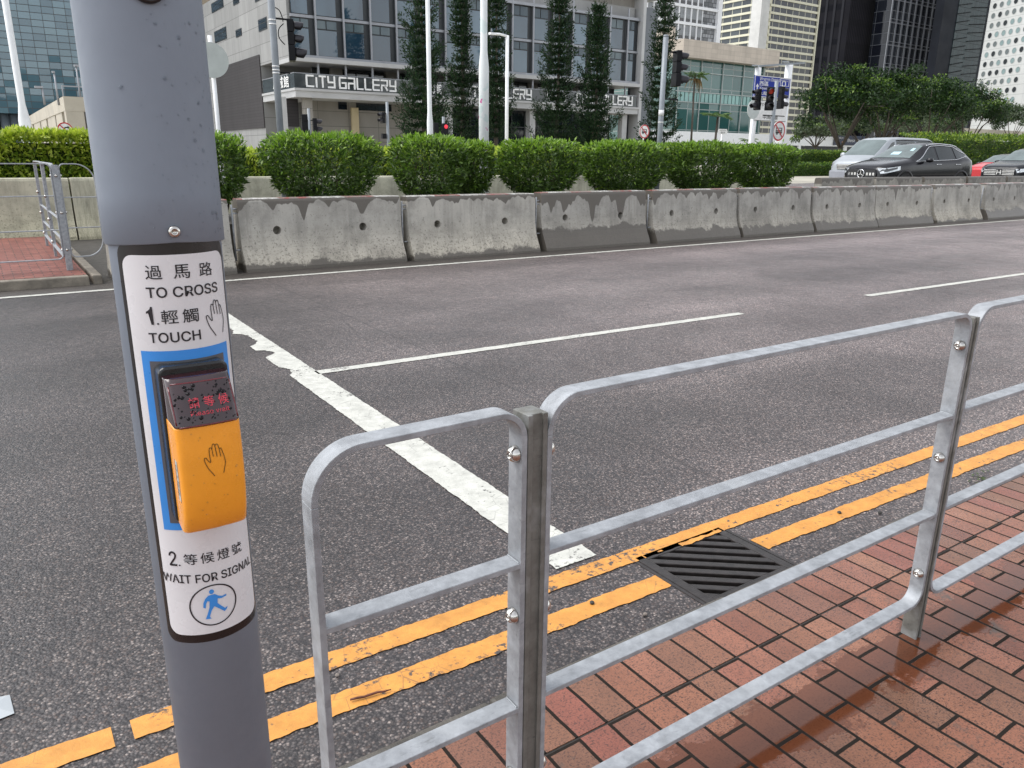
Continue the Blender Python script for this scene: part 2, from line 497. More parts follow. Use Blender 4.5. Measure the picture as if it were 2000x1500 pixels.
# ------------------------------------------------------------------ painted markings with broken edges
def paint(name, col, wear, wcol=(.06, .056, .055)):
    t = NT(name); c = t.coord('World')
    a = t.noise(c, 38, 6, .7); b = t.noise(c, 2.6, 5, .65)
    m = t.ramp(t.math('ADD', t.math('MULTIPLY', a, .55), t.math('MULTIPLY', b, .45)), [(wear, 0.0), (wear+.05, 1.0)])
    base = t.mix(1.0, col, t.ramp(t.noise(c, 11, 6, .7), [(.3, .70), (.7, 1.10)]), 'MULTIPLY')
    spots = t.ramp(t.voro(c, 160), [(.10, .55), (.26, 1.0)])
    base = t.mix(.35, base, spots, 'MULTIPLY')
    cr = t.voro(t.coord('World', (1, 1, 1)), 13, 'DISTANCE_TO_EDGE')
    cm = t.math('MULTIPLY', t.ramp(cr, [(.0, 1.0), (.022, 0.0)]), t.ramp(t.noise(c, 1.7, 3), [(.52, 0.0), (.62, .55)]))
    base = t.mix(cm, base, wcol)
    col2 = t.mix(m, base, wcol)
    t.bump(t.noise(c, 150, 3), .35, .003)
    return t.out(col2, .5, 0, .4)
M_yel = paint('yellow_road_paint', (.64, .29, .062), .555)
M_wht = paint('white_road_paint', (.55, .548, .50), .565)
def n1(x, seed):
    return math.sin(x*17.3+seed*5.1)*.4 + math.sin(x*41.7+seed*2.3)*.35 + math.sin(x*97.1+seed*9.7)*.35 + (rng.random()-.5)*.7
def strip_x(mb, x0, x1, yc, w, amp, seed, z=.004, slope=0.0, xr=0.0):
    """ragged strip running along X"""
    x = x0; L, U = [], []
    while True:
        d = .012 if x < 4 else (.03 if x < 9 else .15)
        y = yc + slope*(x-xr)
        L.append((x, y-w/2+amp*n1(x, seed), z)); U.append((x, y+w/2+amp*n1(x, seed+3.3), z))
        if x >= x1: break
        x = min(x+d, x1)
    n = len(L)
    # rounded, chipped ends
    mb.add(L+U, [(i, i+1, n+i+1, n+i) for i in range(n-1)])
def strip_y(mb, y0, y1, xc, w, amp, seed, z=.004, slope=0.0, bites=()):
    y = y0; L, U = [], []
    while True:
        d = .015 if y < 6 else .03
        x = xc + slope*(y-y0)
        b = 0
        for ya, yb, dep in bites:
            if ya < y < yb: b = max(b, dep*math.sin(math.pi*(y-ya)/(yb-ya))**.4*(.7+.3*rng.random()))
        L.append((x-w/2+amp*n1(y, seed)+b, y, z)); U.append((x+w/2+amp*n1(y, seed+7), y, z))
        if y >= y1: break
        y = min(y+d, y1)
    n = len(L)
    mb.add(L+U, [(i, n+i, n+i+1, i+1) for i in range(n-1)])
mb = MB()
for a, b in ((-3, .085), (.135, 60)): strip_x(mb, a, b, 2.122, .092, .0036, 1, .004, -.0190, .5)
struct(mb, 'outer_yellow_line', M_yel)
mb = MB()
for a, b in ((-3, DX0-.012), (DX1+.012, 60)): strip_x(mb, a, b, 1.911, .092, .0046, 2, .004, -.0215, .5)
struct(mb, 'inner_yellow_line', M_yel)
mb = MB()
strip_y(mb, 2.178, 10.2, 1.812, .212, .004, 4, .004, .009, bites=((5.55, 5.78, .06), (6.18, 6.42, .12), (6.62, 7.15, .13), (7.2, 7.6, .05)))
struct(mb, 'stop_line', M_wht)
mb = MB()
for a, b in ((1.93, 6.62), (8.84, 13.5), (15.7, 20.4), (22.6, 27.3), (29.5, 34), (36, 41)): strip_x(mb, a, b, 5.50, .10, .0035, 5, .004, -.030, 1.94)
struct(mb, 'lane_line', M_wht)
mb = MB(); strip_x(mb, -6, 120, 10.36, .105, .006, 6, .005)
struct(mb, 'edge_line', M_wht)

# ------------------------------------------------------------------ cast-iron gully grating
def iron():
    t = NT('cast_iron'); c = t.coord('World')
    col = t.ramp(t.noise(c, 30, 5), [(.3, (.022, .019, .018)), (.7, (.045, .038, .036))])
    t.bump(t.noise(c, 140, 3), .3, .003)
    return t.out(col, .34, .35, .5)
M_iron = iron()
M_pit = plain('pit_dark', (.010, .009, .008), .9)
gr = empty('gully_grating', ((DX0+DX1)/2, (DY0+DY1)/2, 0), 'dark cast iron drain grating with slanted slots set in the yellow lines', 'drain grating')
mb = MB()
gx0, gx1, gy0, gy1 = DX0+.012, DX1-.012, DY0+.012, DY1-.012
ft = .042
zt = .004
mb.box(gx0, gx0+ft, gy0, gy1, -.03, zt); mb.box(gx1-ft, gx1, gy0, gy1, -.03, zt)
mb.box(gx0+ft, gx1-ft, gy0, gy0+ft, -.03, zt); mb.box(gx0+ft, gx1-ft, gy1-ft, gy1, -.03, zt)
# slanted bars, clipped to the frame
ax0, ax1, ay0, ay1 = gx0+ft-.001, gx1-ft+.001, gy0+ft-.001, gy1-ft+.001
dirv = np.array([.775, -.632]); dirv /= np.hypot(*dirv); nv = np.array([-dirv[1], dirv[0]])
def clip(poly, n, d, keep):
    out = []
    for i in range(len(poly)):
        a, b = np.array(poly[i]), np.array(poly[(i+1) % len(poly)])
        sa, sb = (a@n-d)*keep, (b@n-d)*keep
        if sa >= 0: out.append(tuple(a))
        if sa*sb < 0: out.append(tuple(a+(b-a)*sa/(sa-sb)))
    return out
rect = [(ax0, ay0), (ax1, ay0), (ax1, ay1), (ax0, ay1)]
dmin, dmax = min(np.array(p)@nv for p in rect), max(np.array(p)@nv for p in rect)
d = dmin
while d < dmax:
    pl = clip(clip(rect, nv, d, 1), nv, d+.034, -1)
    if len(pl) >= 3:
        mb.prism(pl, 'z', -.026, zt-.001)
    d += .0605
mb.build('grate', M_iron, gr, bevel=.003)
mb = MB()
for a in (0, 1): 
    mb.box(DX0-.008 if a == 0 else DX1-.008, DX0+.008 if a == 0 else DX1+.008, DY0-.004, DY1+.004, -.05, .0025)
mb.box(DX0+.008, DX1-.008, DY1-.008, DY1+.008, -.05, .0025)
mb.build('surround', M_iron, gr)
mb = MB()
mb.box(DX0-.01, DX0, DY0, DY1, -.45, -.005); mb.box(DX1, DX1+.01, DY0, DY1, -.45, -.005)
mb.box(DX0, DX1, DY1, DY1+.01, -.45, -.005); mb.box(DX0, DX1, DY0-.01, DY0, -.45, -.005); mb.box(DX0-.01, DX1+.01, DY0-.01, DY1+.01, -.5, -.45)
mb.build('pit', M_pit, gr)
mb = MB()
strip_x(mb, gx0+.24, gx1-.02, gy1-.030, .022, .006, 9, zt+.003)
strip_x(mb, gx0+.115, gx0+.14, gy1-.020, .012, .003, 9, zt+.003)
mb.build('paint_smear', M_yel, gr)

# ------------------------------------------------------------------ litter on the road
M_rust = plain('rusty_twig', (.11, .034, .020), .6, var=.4, scale=40)
M_stone = plain('stone', (.20, .17, .15), .8, var=.35, scale=40)
M_stone2 = plain('dark_stone', (.035, .033, .03), .7, var=.35, scale=40)
a, b = gnd(684, 1367, .012), gnd(764, 1346, .012)
mb = MB()
pts = [a+(b-a)*k/6+np.array([0, .0012*math.sin(k*2.1), .001*math.cos(k*1.7)]) for k in range(7)]
mb.tube(pts, [.0032, .004, .0036, .004, .0034, .003, .0015], 7)
o = tag(mb.build('twig', M_rust), 'rusty red twig lying across the inner yellow line by the railing', 'twig')
def pebble(px, py, r, m, label):
    p = gnd(px, py, 0); rg = np.random.default_rng(int(px))
    bm = bmesh.new(); bmesh.ops.create_icosphere(bm, subdivisions=2, radius=r)
    for v in bm.verts: v.co = Vector((v.co.x*(1+.25*(rg.random()-.5)), v.co.y*(1+.25*(rg.random()-.5)), v.co.z*.75*(1+.3*(rg.random()-.5))))
    me = bpy.data.meshes.new('pebble'); bm.to_mesh(me); bm.free(); me.materials.append(m)
    o = link_mesh('pebble', me); o.location = (p[0], p[1], r*.6+.003)
    tag(o, label, 'pebble', 'loose stones by the kerb')
pebble(1156, 1181, .0095, M_stone2, 'dark grey stone on the inner yellow line left of the grating')
pebble(1260, 1203, .0085, M_stone, 'pale brown stone on the asphalt just in front of the grating')
pebble(659, 1322, .0075, M_stone, 'small pale stone between the yellow lines behind the end panel')
pebble(1639, 1004, .0095, M_stone2, 'dark stone on the inner yellow line right of the grating')
pebble(1718, 1004, .0095, M_stone2, 'dark stone on the asphalt beside the kerb near the second post')
M_paper = plain('pale_sheet', (.40, .43, .45), .35, var=.06)
p0, p1, p2, p3 = gnd(-60, 1372, .004), gnd(19, 1357, .006), gnd(28, 1393, .004), gnd(-40, 1420, .004)
pk = (p0+p1+p2+p3)/4 + np.array([-.004, 0, .016])
mb = MB().add([p0, p1, p2, p3, pk], [(0, 1, 4), (1, 2, 4), (2, 3, 4), (3, 0, 4), (0, 3, 2, 1)])
tag(mb.build('paper_scrap', M_paper), 'folded pale grey scrap of card lying on the road', 'scrap')
M_leafd = plain('fallen_leaf', (.05, .075, .02), .5, var=.3, scale=30)
rg = np.random.default_rng(3)
g0 = gnd(1915, 933, .006)
n = 16
P = g0 + np.c_[rg.normal(0, .035, n), rg.normal(0, .02, n), rg.random(n)*.008]
o = leaf_cloud('fallen_leaves', P, np.c_[rg.normal(size=(n, 2)), rg.normal(0, .15, n)], np.c_[rg.normal(0, .2, (n, 2)), np.ones(n)], .035, .012, [M_leafd], 0)
tag(o, 'small heap of torn green leaves in the gutter past the second post', 'leaves')
# ------------------------------------------------------------------ foreground: push-button pole
PC = np.array([0.163, 0.918]); PR = .0571
M_pole = None
def pole_paint():
    t = NT('grey_pole_paint'); c = t.coord('World')
    col = t.ramp(t.noise(c, 9, 5, .6), [(.3, (.176, .204, .246)), (.7, (.198, .230, .276))])
    st = t.ramp(t.noise(t.coord('World', (60, 60, 3)), 1.0, 4, .6), [(.68, 0.0), (.82, .16)])
    col = t.mix(st, col, (.26, .275, .30))
    dk = t.ramp(t.noise(c, 16, 7, .7), [(.66, 0.0), (.78, .35)])
    col = t.mix(dk, col, (.05, .052, .06))
    t.bump(t.noise(t.coord('World', (90, 90, 60)), 1.0, 3), .12, .002)
    return t.out(col, t.ramp(t.noise(c, 30, 4), [(.3, .48), (.7, .62)]), 0, .28)
M_pole = pole_paint()
M_black = plain('black_film', (.011, .009, .009), .3, var=.2)
M_signw = plain('sign_white', (.655, .65, .665), .30, var=.035, scale=14, kind='World', grime=.06)
M_blue = plain('sign_blue', (.040, .245, .66), .32, var=.05, scale=20)
M_sgrey = plain('sign_grey', (.085, .088, .10), .35, var=.08)
M_ink = plain('sign_ink', (.013, .012, .016), .4, var=.1)
M_blackp = plain('black_plastic', (.012, .013, .014), .28, var=.25, scale=30)
M_yelp = plain('yellow_plastic', (.84, .33, .024), .30, var=.05, scale=20, bump=.05, bscale=70, coat=.25)
M_steel = plain('stainless_steel', (.55, .53, .50), .18, 1.0, var=.15, scale=30)
def lens_mat():
    t = NT('dark_red_lens'); c = t.coord('World')
    return t.out(t.ramp(t.noise(c, 40, 3), [(.3, (.016, .004, .006)), (.7, (.028, .007, .010))]), .10, 0, .75, coat=.4)
M_lens = lens_mat()
M_lensedge = plain('red_lens_edge', (.11, .006, .012), .15, var=.2, coat=.4)
M_redtxt = emis('red_display', (.60, .045, .075), .20)
def drop_mat():
    t = NT('water_drop'); return t.out((.9, .93, .95), .03, 0, .5, trans=1.0, ior=1.33)
M_drop = drop_mat()
pole = empty('signal_pole', (PC[0], PC[1], .1), 'grey signal pole with crossing instructions and yellow push button', 'signal pole')
def cylmap(r, shift=-.002):
    def f(s, z):
        a = (s+shift)/.0575
        return (PC[0]+r*math.sin(a), PC[1]-r*math.cos(a), z)
    return f
MB().cyl((PC[0], PC[1], .085), (PC[0], PC[1], 3.4), PR, n=72).build('pole', M_pole, pole)
# cable-entry sleeve: a shell round the front with rounded lower corners
mb = MB(); n = 72; A0 = R_(112)
ro, ri = .0607, .0578
def sleeve_bottom(a):
    e = (A0-abs(a))*.0607
    rc = .030
    return 1.511 + (rc-math.sqrt(max(rc*rc-(rc-e)**2, 0)) if e < rc else 0) - .003*abs(a)
outer, inner = [], []
angs = [(-A0+2*A0*i/n) for i in range(n+1)]
rows = []
for k in range(5):
    row = []
    for a in angs:
        zb = sleeve_bottom(a); z = [zb, zb+.0012, zb+.05, 1.8, 3.1][k]
        rr = ro-.0012 if k == 0 else ro
        row.append((PC[0]+rr*math.sin(a-.02), PC[1]-rr*math.cos(a-.02), z))
    rows.append(row)
mb.rings(rows, closed=False, caps=False)
ib = [(PC[0]+ri*math.sin(a-.02), PC[1]-ri*math.cos(a-.02), sleeve_bottom(a)) for a in angs]
it = [(PC[0]+ri*math.sin(a-.02), PC[1]-ri*math.cos(a-.02), 3.1) for a in angs]
mb.rings([ib, rows[0]], closed=False, caps=False, smooth=False)
mb.rings([rows[-1], it], closed=False, caps=False, smooth=False)
for idx in (0, n):
    mb.add([rows[0][idx], rows[-1][idx], it[idx], ib[idx]], [(0, 1, 2, 3)])
slv = mb.build('sleeve', M_pole, pole)
def on_sleeve(a, z, r): return (PC[0]+r*math.sin(a), PC[1]-r*math.cos(a), z)
mb = MB(); aB = R_(-1.7)
mb.lathe(on_sleeve(aB, 1.5222, ro), (math.sin(aB), -math.cos(aB), 0), [(.0062, 0), (.0062, .0012), (.0052, .0030), (.0036, .0038), (.0026, .0038), (.0024, .0016), (.0004, .0016)], 24)
mb.build('bolt', M_steel, slv)
mb = MB()
zg = 1.7525; aG = R_(-1.4)
mb.lathe(on_sleeve(aG, zg, ro-.004), (math.sin(aG), -math.cos(aG), 0), [(.0175, 0), (.0175, .007), (.0160, .0085), (.0135, .0085), (.0130, .006), (.0005, .006)], 36)
gro = mb.build('grommet', M_blackp, slv)
MB().lathe(on_sleeve(aG, zg, ro+.0021), (math.sin(aG), -math.cos(aG), 0), [(.0128, 0), (.0118, .0025), (.0075, .0045), (.0004, .005)], 30).build('grommet_plug', M_pole, gro)
# rain beads on the sleeve
rg = np.random.default_rng(11)
def drops(mb, pts, sizes, nrm):
    for p, s, nn in zip(pts, sizes, nrm):
        p = Vector(p); nn = Vector(nn).normalized(); e = nn.orthogonal().normalized(); g = nn.cross(e)
        rs = []
        st = 1.0 + (0.9*rg.random() if rg.random() < .35 else .15*rg.random())
        for rr, h in ((1.0, 0), (.88, .30), (.55, .48), (.02, .55)):
            rs.append([p + (e*math.cos(q*math.pi/4)*rr + g*math.sin(q*math.pi/4)*rr)*s*(st if False else 1.0) + nn*h*s + Vector((0, 0, s*rr*(st-1)*math.sin(q*math.pi/4+.3)*(0.6))) for q in range(8)])
        mb.rings(rs, True, True)
mb = MB(); pts, sz, nr = [], [], []
for i in range(130):
    a = R_(rg.normal(28, 22)); z = 1.512 + .24*rg.random()**1.15
    if abs(a) > 1.3: continue
    pts.append(on_sleeve(a, z, ro-.0002)); nr.append((math.sin(a), -math.cos(a), 0)); sz.append(.0006+.0007*rg.random()+(.0017*rg.random() if rg.random() < .22 else 0))
drops(mb, pts, sz, nr)
o = mb.build('water_drops', M_drop, slv); tag(o, kind='stuff')
# instruction sign wrapped round the pole
sg_o = MB(); flat_fit(sg_o, poly_bm([rrect(-.0640, .0650, 1.0365, 1.5105, .014)]), 0, 0, 0, 0, cylmap(PR+.0006), 0, .002, False)
sign = sg_o.build('instruction_sign', M_black, pole)
mb = MB(); flat_fit(mb, poly_bm([rrect(-.0575, .0600, 1.0475, 1.4985, .013)]), 0, 0, 0, 0, cylmap(PR+.0010), 0, .002, False)
mb.build('white_field', M_signw, sign)
mb = MB(); flat_fit(mb, poly_bm([[(-.0475, 1.1864), (.0515, 1.1864), (.0515, 1.3970), (-.0475, 1.3970)]]), 0, 0, 0, 0, cylmap(PR+.0014), 0, .002, False)
mb.build('blue_frame', M_blue, sign)
mb = MB(); flat_fit(mb, poly_bm([[(-.0385, 1.1955), (.0425, 1.1955), (.0425, 1.3860), (-.0385, 1.3860)]]), 0, 0, 0, 0, cylmap(PR+.0018), 0, .002, False)
mb.build('grey_panel', M_sgrey, sign)
cm = cylmap(PR+.0016); st = .0016
mb = MB()
for ch, xc in (('過', -.0235), ('馬', .0035), ('路', .0300)):
    text_fit(mb, ch, xc-.0082, xc+.0082, 1.4735, 1.4882, cm, 0, .006, st)
text_fit(mb, 'TO CROSS', -.0330, .0440, 1.4542, 1.4655, cm, 0, .012, st)
flat_fit(mb, poly_bm([[(.64, 0), (1, 0), (1, 1), (.74, 1), (.58, .87), (.30, .78), (0, .73), (0, .61), (.32, .655), (.64, .76)]]), -.0358, -.0290, 1.4258, 1.4450, cm, 0, st)
text_fit(mb, '.', -.0258, -.0238, 1.4258, 1.4278, cm, 0, .0, st)
for ch, xc in (('輕', -.0130), ('觸', .0078)):
    text_fit(mb, ch, xc-.0082, xc+.0082, 1.4262, 1.4412, cm, 0, .006, st)
text_fit(mb, 'TOUCH', -.0360, .0160, 1.4060, 1.4172, cm, 0, .012, st)
text_fit(mb, '2', -.0460, -.0368, 1.1405, 1.1592, cm, 0, .006, st)
text_fit(mb, '.', -.0350, -.0330, 1.1405, 1.1425, cm, 0, .0, st)
for i, ch in enumerate('等候燈號'):
    xc = -.0215 + i*.0182
    text_fit(mb, ch, xc-.0074, xc+.0074, 1.1405, 1.1545, lambda s, z: cm(s, z-.05*s), 0, .004, st)
text_fit(mb, 'WAIT FOR SIGNAL', -.0575, .0570, 1.1160, 1.1272, lambda s, z: cm(s, z-.055*s), 0, .012, st)
mb.build('lettering', M_ink, sign)
HAND = [[(708,300),(690,272),(668,238),(655,205),(648,172),(655,164),(664,168),(675,190),(692,208),(688,170),(687,125),(690,106),(698,101),(706,108),(709,130),(712,165)],
        [(708,112),(710,92),(719,78),(728,84),(731,110),(737,170)], [(731,96),(736,86),(746,84),(752,96),(758,135),(762,174)],
        [(756,122),(762,115),(770,120),(777,145),(788,190),(791,220),(780,255),(770,290)]]
def hand_polys(x0, x1, z0, z1, w):
    ps = []
    for pl in HAND:
        # smooth the traced outline
        q = [np.array([x0+(x-648)/144*(x1-x0), z1-(y-78)/222*(z1-z0)]) for x, y in pl]
        for _ in range(2):
            r = [q[0]]
            for i in range(len(q)-1): r += [q[i]*.75+q[i+1]*.25, q[i]*.25+q[i+1]*.75]
            q = r+[q[-1]]
        ps += stroke_polys(q, w)
    return ps
mb = MB(); flat_fit(mb, poly_bm(hand_polys(.0240, .0500, 1.4065, 1.4465, .0010)), 0, 0, 0, 0, cm, 0, .003, False)
mb.build('hand_symbol', M_ink, sign)
mb = MB()
ci = circ(-.0020, 1.0845, .0255, 48); co = circ(-.0020, 1.0845, .0272, 48)
flat_fit(mb, poly_bm([[ci[i], co[i], co[(i+1) % 48], ci[(i+1) % 48]] for i in range(48)]), 0, 0, 0, 0, cm, 0, .003, False)
mb.build('circle_outline', M_ink, sign)
MAN = [(692,1042),(728,1042),(748,1060),(770,1070),(795,1066),(795,1077),(765,1083),(742,1078),(738,1108),(755,1130),(780,1160),(796,1152),(790,1168),(775,1180),(745,1150),(718,1125),(700,1150),(686,1190),(694,1205),(661,1203),(675,1170),(690,1125),(694,1085),(682,1080),(672,1100),(668,1128),(655,1120),(658,1090),(672,1060)]
mp = lambda x, y: (-.0022+(x-716)*.000190, 1.0860-(y-1108)*.000192)
mb = MB(); flat_fit(mb, poly_bm([[mp(x, y) for x, y in MAN], [mp(711+14.5*math.cos(i*.524), 1021+16*math.sin(i*.524)) for i in range(12)]]), 0, 0, 0, 0, cm, 0, .003, False)
mb.build('walking_figure', M_blue, sign)

# push button: black back box, yellow body, dark red display window
bx = PC[0]; by = PC[1]
def bpt(s, o, z): return (bx+s, by-o, z)        # s sideways, o outwards from the pole axis
def slab(profile, hw, rx, n=5, bulge=0.0):
    """solid from a side profile [(outward, z)...], half-width hw with rounded vertical front edges"""
    m = MB(); rs = []
    cols = [-hw, -hw*.975, -hw*.91, -hw*.8, -hw*.5, 0, hw*.5, hw*.8, hw*.91, hw*.975, hw]
    for s in cols:
        k = abs(s)/hw
        back = rx if k > .99 else (rx*.50 if k > .95 else (rx*.16 if k > .88 else 0))
        rs.append([bpt(s, max(o-back-bulge*k*k, .05) if fr else o, z) for o, z, fr in profile])
    m.rings(rs, True, True, smooth=False)
    return m
unit_ = MB()
unit_.prism([(bx+x, z) for x, z in rrect(-.0355, .0355, 1.2035, 1.3835, .008)], 'y', by-.0715, by-.045)
push = unit_.build('push_button', M_blackp, pole, bevel=.0025)
body = slab([(.060, 1.2080, 0), (.0960, 1.2030, 1), (.1035, 1.2045, 1), (.1090, 1.2110, 1), (.1150, 1.228, 1), (.1190, 1.25, 1), (.1202, 1.275, 1), (.1193, 1.305, 1), (.1175, 1.328, 1), (.060, 1.328, 0)], .0330, .006, bulge=.003)
yb = body.build('yellow_cover', M_yelp, push, bevel=.004, seg=3)
for p in yb.data.polygons: p.use_smooth = True
yb.data.set_sharp_from_angle(angle=R_(38))
lens = slab([(.060, 1.3284, 0), (.1175, 1.3284, 1), (.1188, 1.3300, 1), (.1120, 1.343, 1), (.1020, 1.357, 1), (.0925, 1.369, 1), (.0870, 1.374, 1), (.060, 1.3765, 0)], .0328, .006, bulge=.003)
lo = lens.build('display_window', [M_lens, M_lensedge], push, bevel=.004, seg=3)
for p in lo.data.polygons:
    p.use_smooth = True
lo.data.set_sharp_from_angle(angle=R_(38))
# thin red-edged rim round the window
def front_o(z):      # outward distance of the button front at height z
    zz = [1.2045, 1.211, 1.228, 1.25, 1.275, 1.305, 1.328, 1.330, 1.343, 1.357, 1.369]
    oo = [.1035, .1090, .1150, .1190, .1202, .1193, .1175, .1188, .1120, .1020, .0925]
    return float(np.interp(z, zz, oo))
def bmap(e):
    return lambda s, z: bpt(s, front_o(z)-.003*(s/.0330)**2+e, z)
mb = MB()
mb.tube([bpt(s, front_o(1.3304)-.003*(s/.0330)**2-.0006, 1.3294) for s in np.linspace(-.0285, .0285, 9)], .0011, 6)
for s in (-.0305, .0305):
    mb.tube([bpt(s, front_o(z)-.0042, z) for z in np.linspace(1.3315, 1.367, 8)], .0010, 6)
mb.tube([bpt(s, front_o(1.369)-.003*(s/.0330)**2-.0008, 1.3690) for s in np.linspace(-.0285, .0285, 9)], .0011, 6)
mb.build('window_rim', M_lensedge, push)
mb = MB()
for i, ch in enumerate('請等候'):
    xc = -.0100+i*.0148
    text_fit(mb, ch, xc-.0052, xc+.0052, 1.3465, 1.3560, bmap(.0006), 0, .004, .004)
text_fit(mb, 'Please wait', -.0155, .0235, 1.3395, 1.3440, bmap(.0006), 0, 0, .004)
mb.build('display_lettering', M_redtxt, push)
M_brn = plain('brown_ink', (.11, .055, .008), .4)
mb = MB(); flat_fit(mb, poly_bm(hand_polys(-.0090, .0125, 1.2720, 1.3080, .0008)), 0, 0, 0, 0, bmap(.0004), 0, .004, False)
mb.build('button_hand_symbol', M_brn, push)
mb = MB()
sl = -.0328
mb.box(bx+sl-.0003, bx+sl+.001, by-.1040, by-.0935, 1.2430, 1.2890)
M_lab = plain('grey_label', (.50, .49, .46), .5, var=.1)
lb = mb.build('side_label', M_lab, push)
mb = MB()
text_fit(mb, '行人按鈕', 0, .036, 0, .006, lambda s, z: (bx+sl-.0006, by-.0955-z, 1.2850-s), 0)
mb.box(bx+sl-.0005, bx+sl-.0003, by-.1046, by-.1040, 1.2425, 1.2895); mb.box(bx+sl-.0005, bx+sl-.0003, by-.0936, by-.0930, 1.2425, 1.2895)
mb.build('label_lettering', M_ink, push)
mb = MB(); pts, sz, nr = [], [], []
for i in range(95):
    s = rg.uniform(-.029, .029); z = rg.uniform(1.3325, 1.368)
    pts.append(bpt(s, front_o(z)-.003*(s/.0330)**2+.0001, z)); nr.append((0, -.80, .60)); sz.append(.0006+.0007*rg.random()+(.0016*rg.random() if rg.random() < .32 else 0))
drops(mb, pts, sz, nr)
M_ldrop = plain('dark_water_drop', (.006, .004, .006), .12, 0, .22)  # dark look of clear drops over the lens, painted as their colour
o = mb.build('water_drops', M_ldrop, push); tag(o, kind='stuff')
mb = MB(); pts, sz, nr = [], [], []
for i in range(22):
    s = rg.uniform(-.027, .027); z = rg.uniform(1.215, 1.325)
    pts.append(bpt(s, front_o(z)-.003*(s/.0330)**2, z)); nr.append((0, -1, 0)); sz.append(.0005+.0006*rg.random())
drops(mb, pts, sz, nr)
o = mb.build('water_beads', M_drop, push); tag(o, kind='stuff')
# ------------------------------------------------------------------ pedestrian railing
def galv(name, base=(.315, .33, .35), dirt=.5):
    t = NT(name); c = t.coord('World')
    n = t.noise(c, 26, 6, .65)
    col = t.ramp(n, [(.28, tuple(x*.72 for x in base)), (.52, base), (.75, tuple(x*1.28 for x in base))])
    sp = t.voro(c, 70, out='Color')
    col = t.mix(.18, col, t.ramp(t.sep(sp)[0], [(0, .7), (1, 1.3)]), 'MULTIPLY')
    scr = t.ramp(t.noise(t.coord('World', (14, 60, 60)), 1.0, 5, .7), [(.60, 0.0), (.74, dirt)])
    col = t.mix(scr, col, (.085, .086, .082))
    pt = t.ramp(t.noise(c, 5.5, 4, .6), [(.55, 0.0), (.63, .35)])
    col = t.mix(pt, col, (.43, .445, .46))
    t.bump(t.noise(c, 90, 5), .18, .003)
    return t.out(col, t.ramp(n, [(.3, .46), (.7, .64)]), .22, .4)
M_galv = galv('galvanised_steel')
M_post = galv('weathered_post_steel', (.165, .163, .148), .8)
def rect_ring(pts, y0, y1, th, mb, mi=0):
    """flat bar bent along an X-Z path (list of (x,z)), depth y0..y1, thickness th, path = outer edge"""
    n = len(pts); rs = []
    for i in range(n):
        a = np.array(pts[max(i-1, 0)]); b = np.array(pts[min(i+1, n-1)])
        d = (b-a)/np.hypot(*(b-a)); nn = np.array([d[1], -d[0]])      # right-hand side of travel = inside
        p = np.array(pts[i]); q = p+nn*th
        rs.append([(p[0], y0, p[1]), (p[0], y1, p[1]), (q[0], y1, q[1]), (q[0], y0, q[1])])
    mb.rings(rs, True, True, mi, smooth=False)
def arc(cx, cz, r, a0, a1, n=14):
    return [(cx+r*math.cos(R_(a0+(a1-a0)*i/n)), cz+r*math.sin(R_(a0+(a1-a0)*i/n))) for i in range(n+1)]
def panel_path(x0, x1, z0, z1, rl, rr):
    """closed loop travelling clockwise seen from the front: inside stays on the right"""
    p = []
    p += arc(x0+rl, z1-rl, rl, 180, 90); p += arc(x1-rr, z1-rr, rr, 90, 0)
    p += arc(x1-rr, z0+rr, rr, 0, -90); p += arc(x0+rl, z0+rl, rl, -90, -180)
    p.append(p[0]); return p
FY0, FY1, BT = 1.050, 1.094, .0115
rail = empty('pedestrian_railing', (.79, 1.07, .1), 'galvanised steel pedestrian railing with bolted panels beside the brick pavement', 'railing')
def panel(x0, x1, z0, z1, rl, rr, rails, parent, y0=FY0, y1=FY1, bt=BT, mat=None):
    mb = MB()
    rect_ring(panel_path(x0, x1, z0, z1, rl, rr), y0, y1, bt, mb)
    for z in rails:
        mb.box(x0+bt*.8, x1-bt*.8, y0+.0015, y1-.0015, z-bt, z)
        for xx, sgn in ((x0+bt, 1), (x1-bt, -1)):       # weld beads
            mb.tube([(xx+sgn*.002, y0+.002, z-bt/2), (xx+sgn*.002, y1-.002, z-bt/2)], .0055, 6)
            mb.box(xx-.001, xx+sgn*.004, y0+.003, y1-.003, z-bt-.002, z+.003)
    return mb.build('railing_panel', mat or M_galv, parent, bevel=.0022)
def XF(px, py, Y=FY0): return float(onY(px, py, Y)[0])
xp1a, xp1b = XF(1031, 900), XF(1068, 900)
xp2a, xp2b = XF(1873, 800), XF(1893, 800)
xp2a = XF(1896, 660); xp2b = xp2a+.032
panel(XF(608, 1000), xp1a-.001, .215, 1.172, .090, .055, (.868, .545), rail)
panel(xp1b+.001, xp2a-.001, .232, 1.186, .075, .055, (.876, .553), rail)
panel(xp2b+.001, xp2b+1.56, .238, 1.194, .075, .055, (.884, .561), rail)
def post(x0, x1, ztop, zb, parent):
    mb = MB()
    y0, y1, w = FY0-.001, FY1+.006, .004
    # open channel section, groove to the front
    prof = [(x0, y0), (x0+.010, y0), (x0+.010, y0+.006), (x1-.010, y0+.006), (x1-.010, y0), (x1, y0), (x1, y1), (x0, y1)]
    mb.prism(prof, 'z', zb, ztop)
    return mb.build('post', M_post, parent, bevel=.0012)
def security_bolt(x, y, z, sgn, parent):
    mb = MB()
    mb.lathe((x, y, z), (sgn, 0, 0), [(.0165, 0), (.0165, .002), (.0150, .0075), (.0118, .0125), (.0082, .0155), (.0066, .0158), (.0060, .0115), (.0034, .0115), (.0032, .0150), (.0003, .0152)], 28)
    o = mb.build('bolt', M_steel, parent); return o
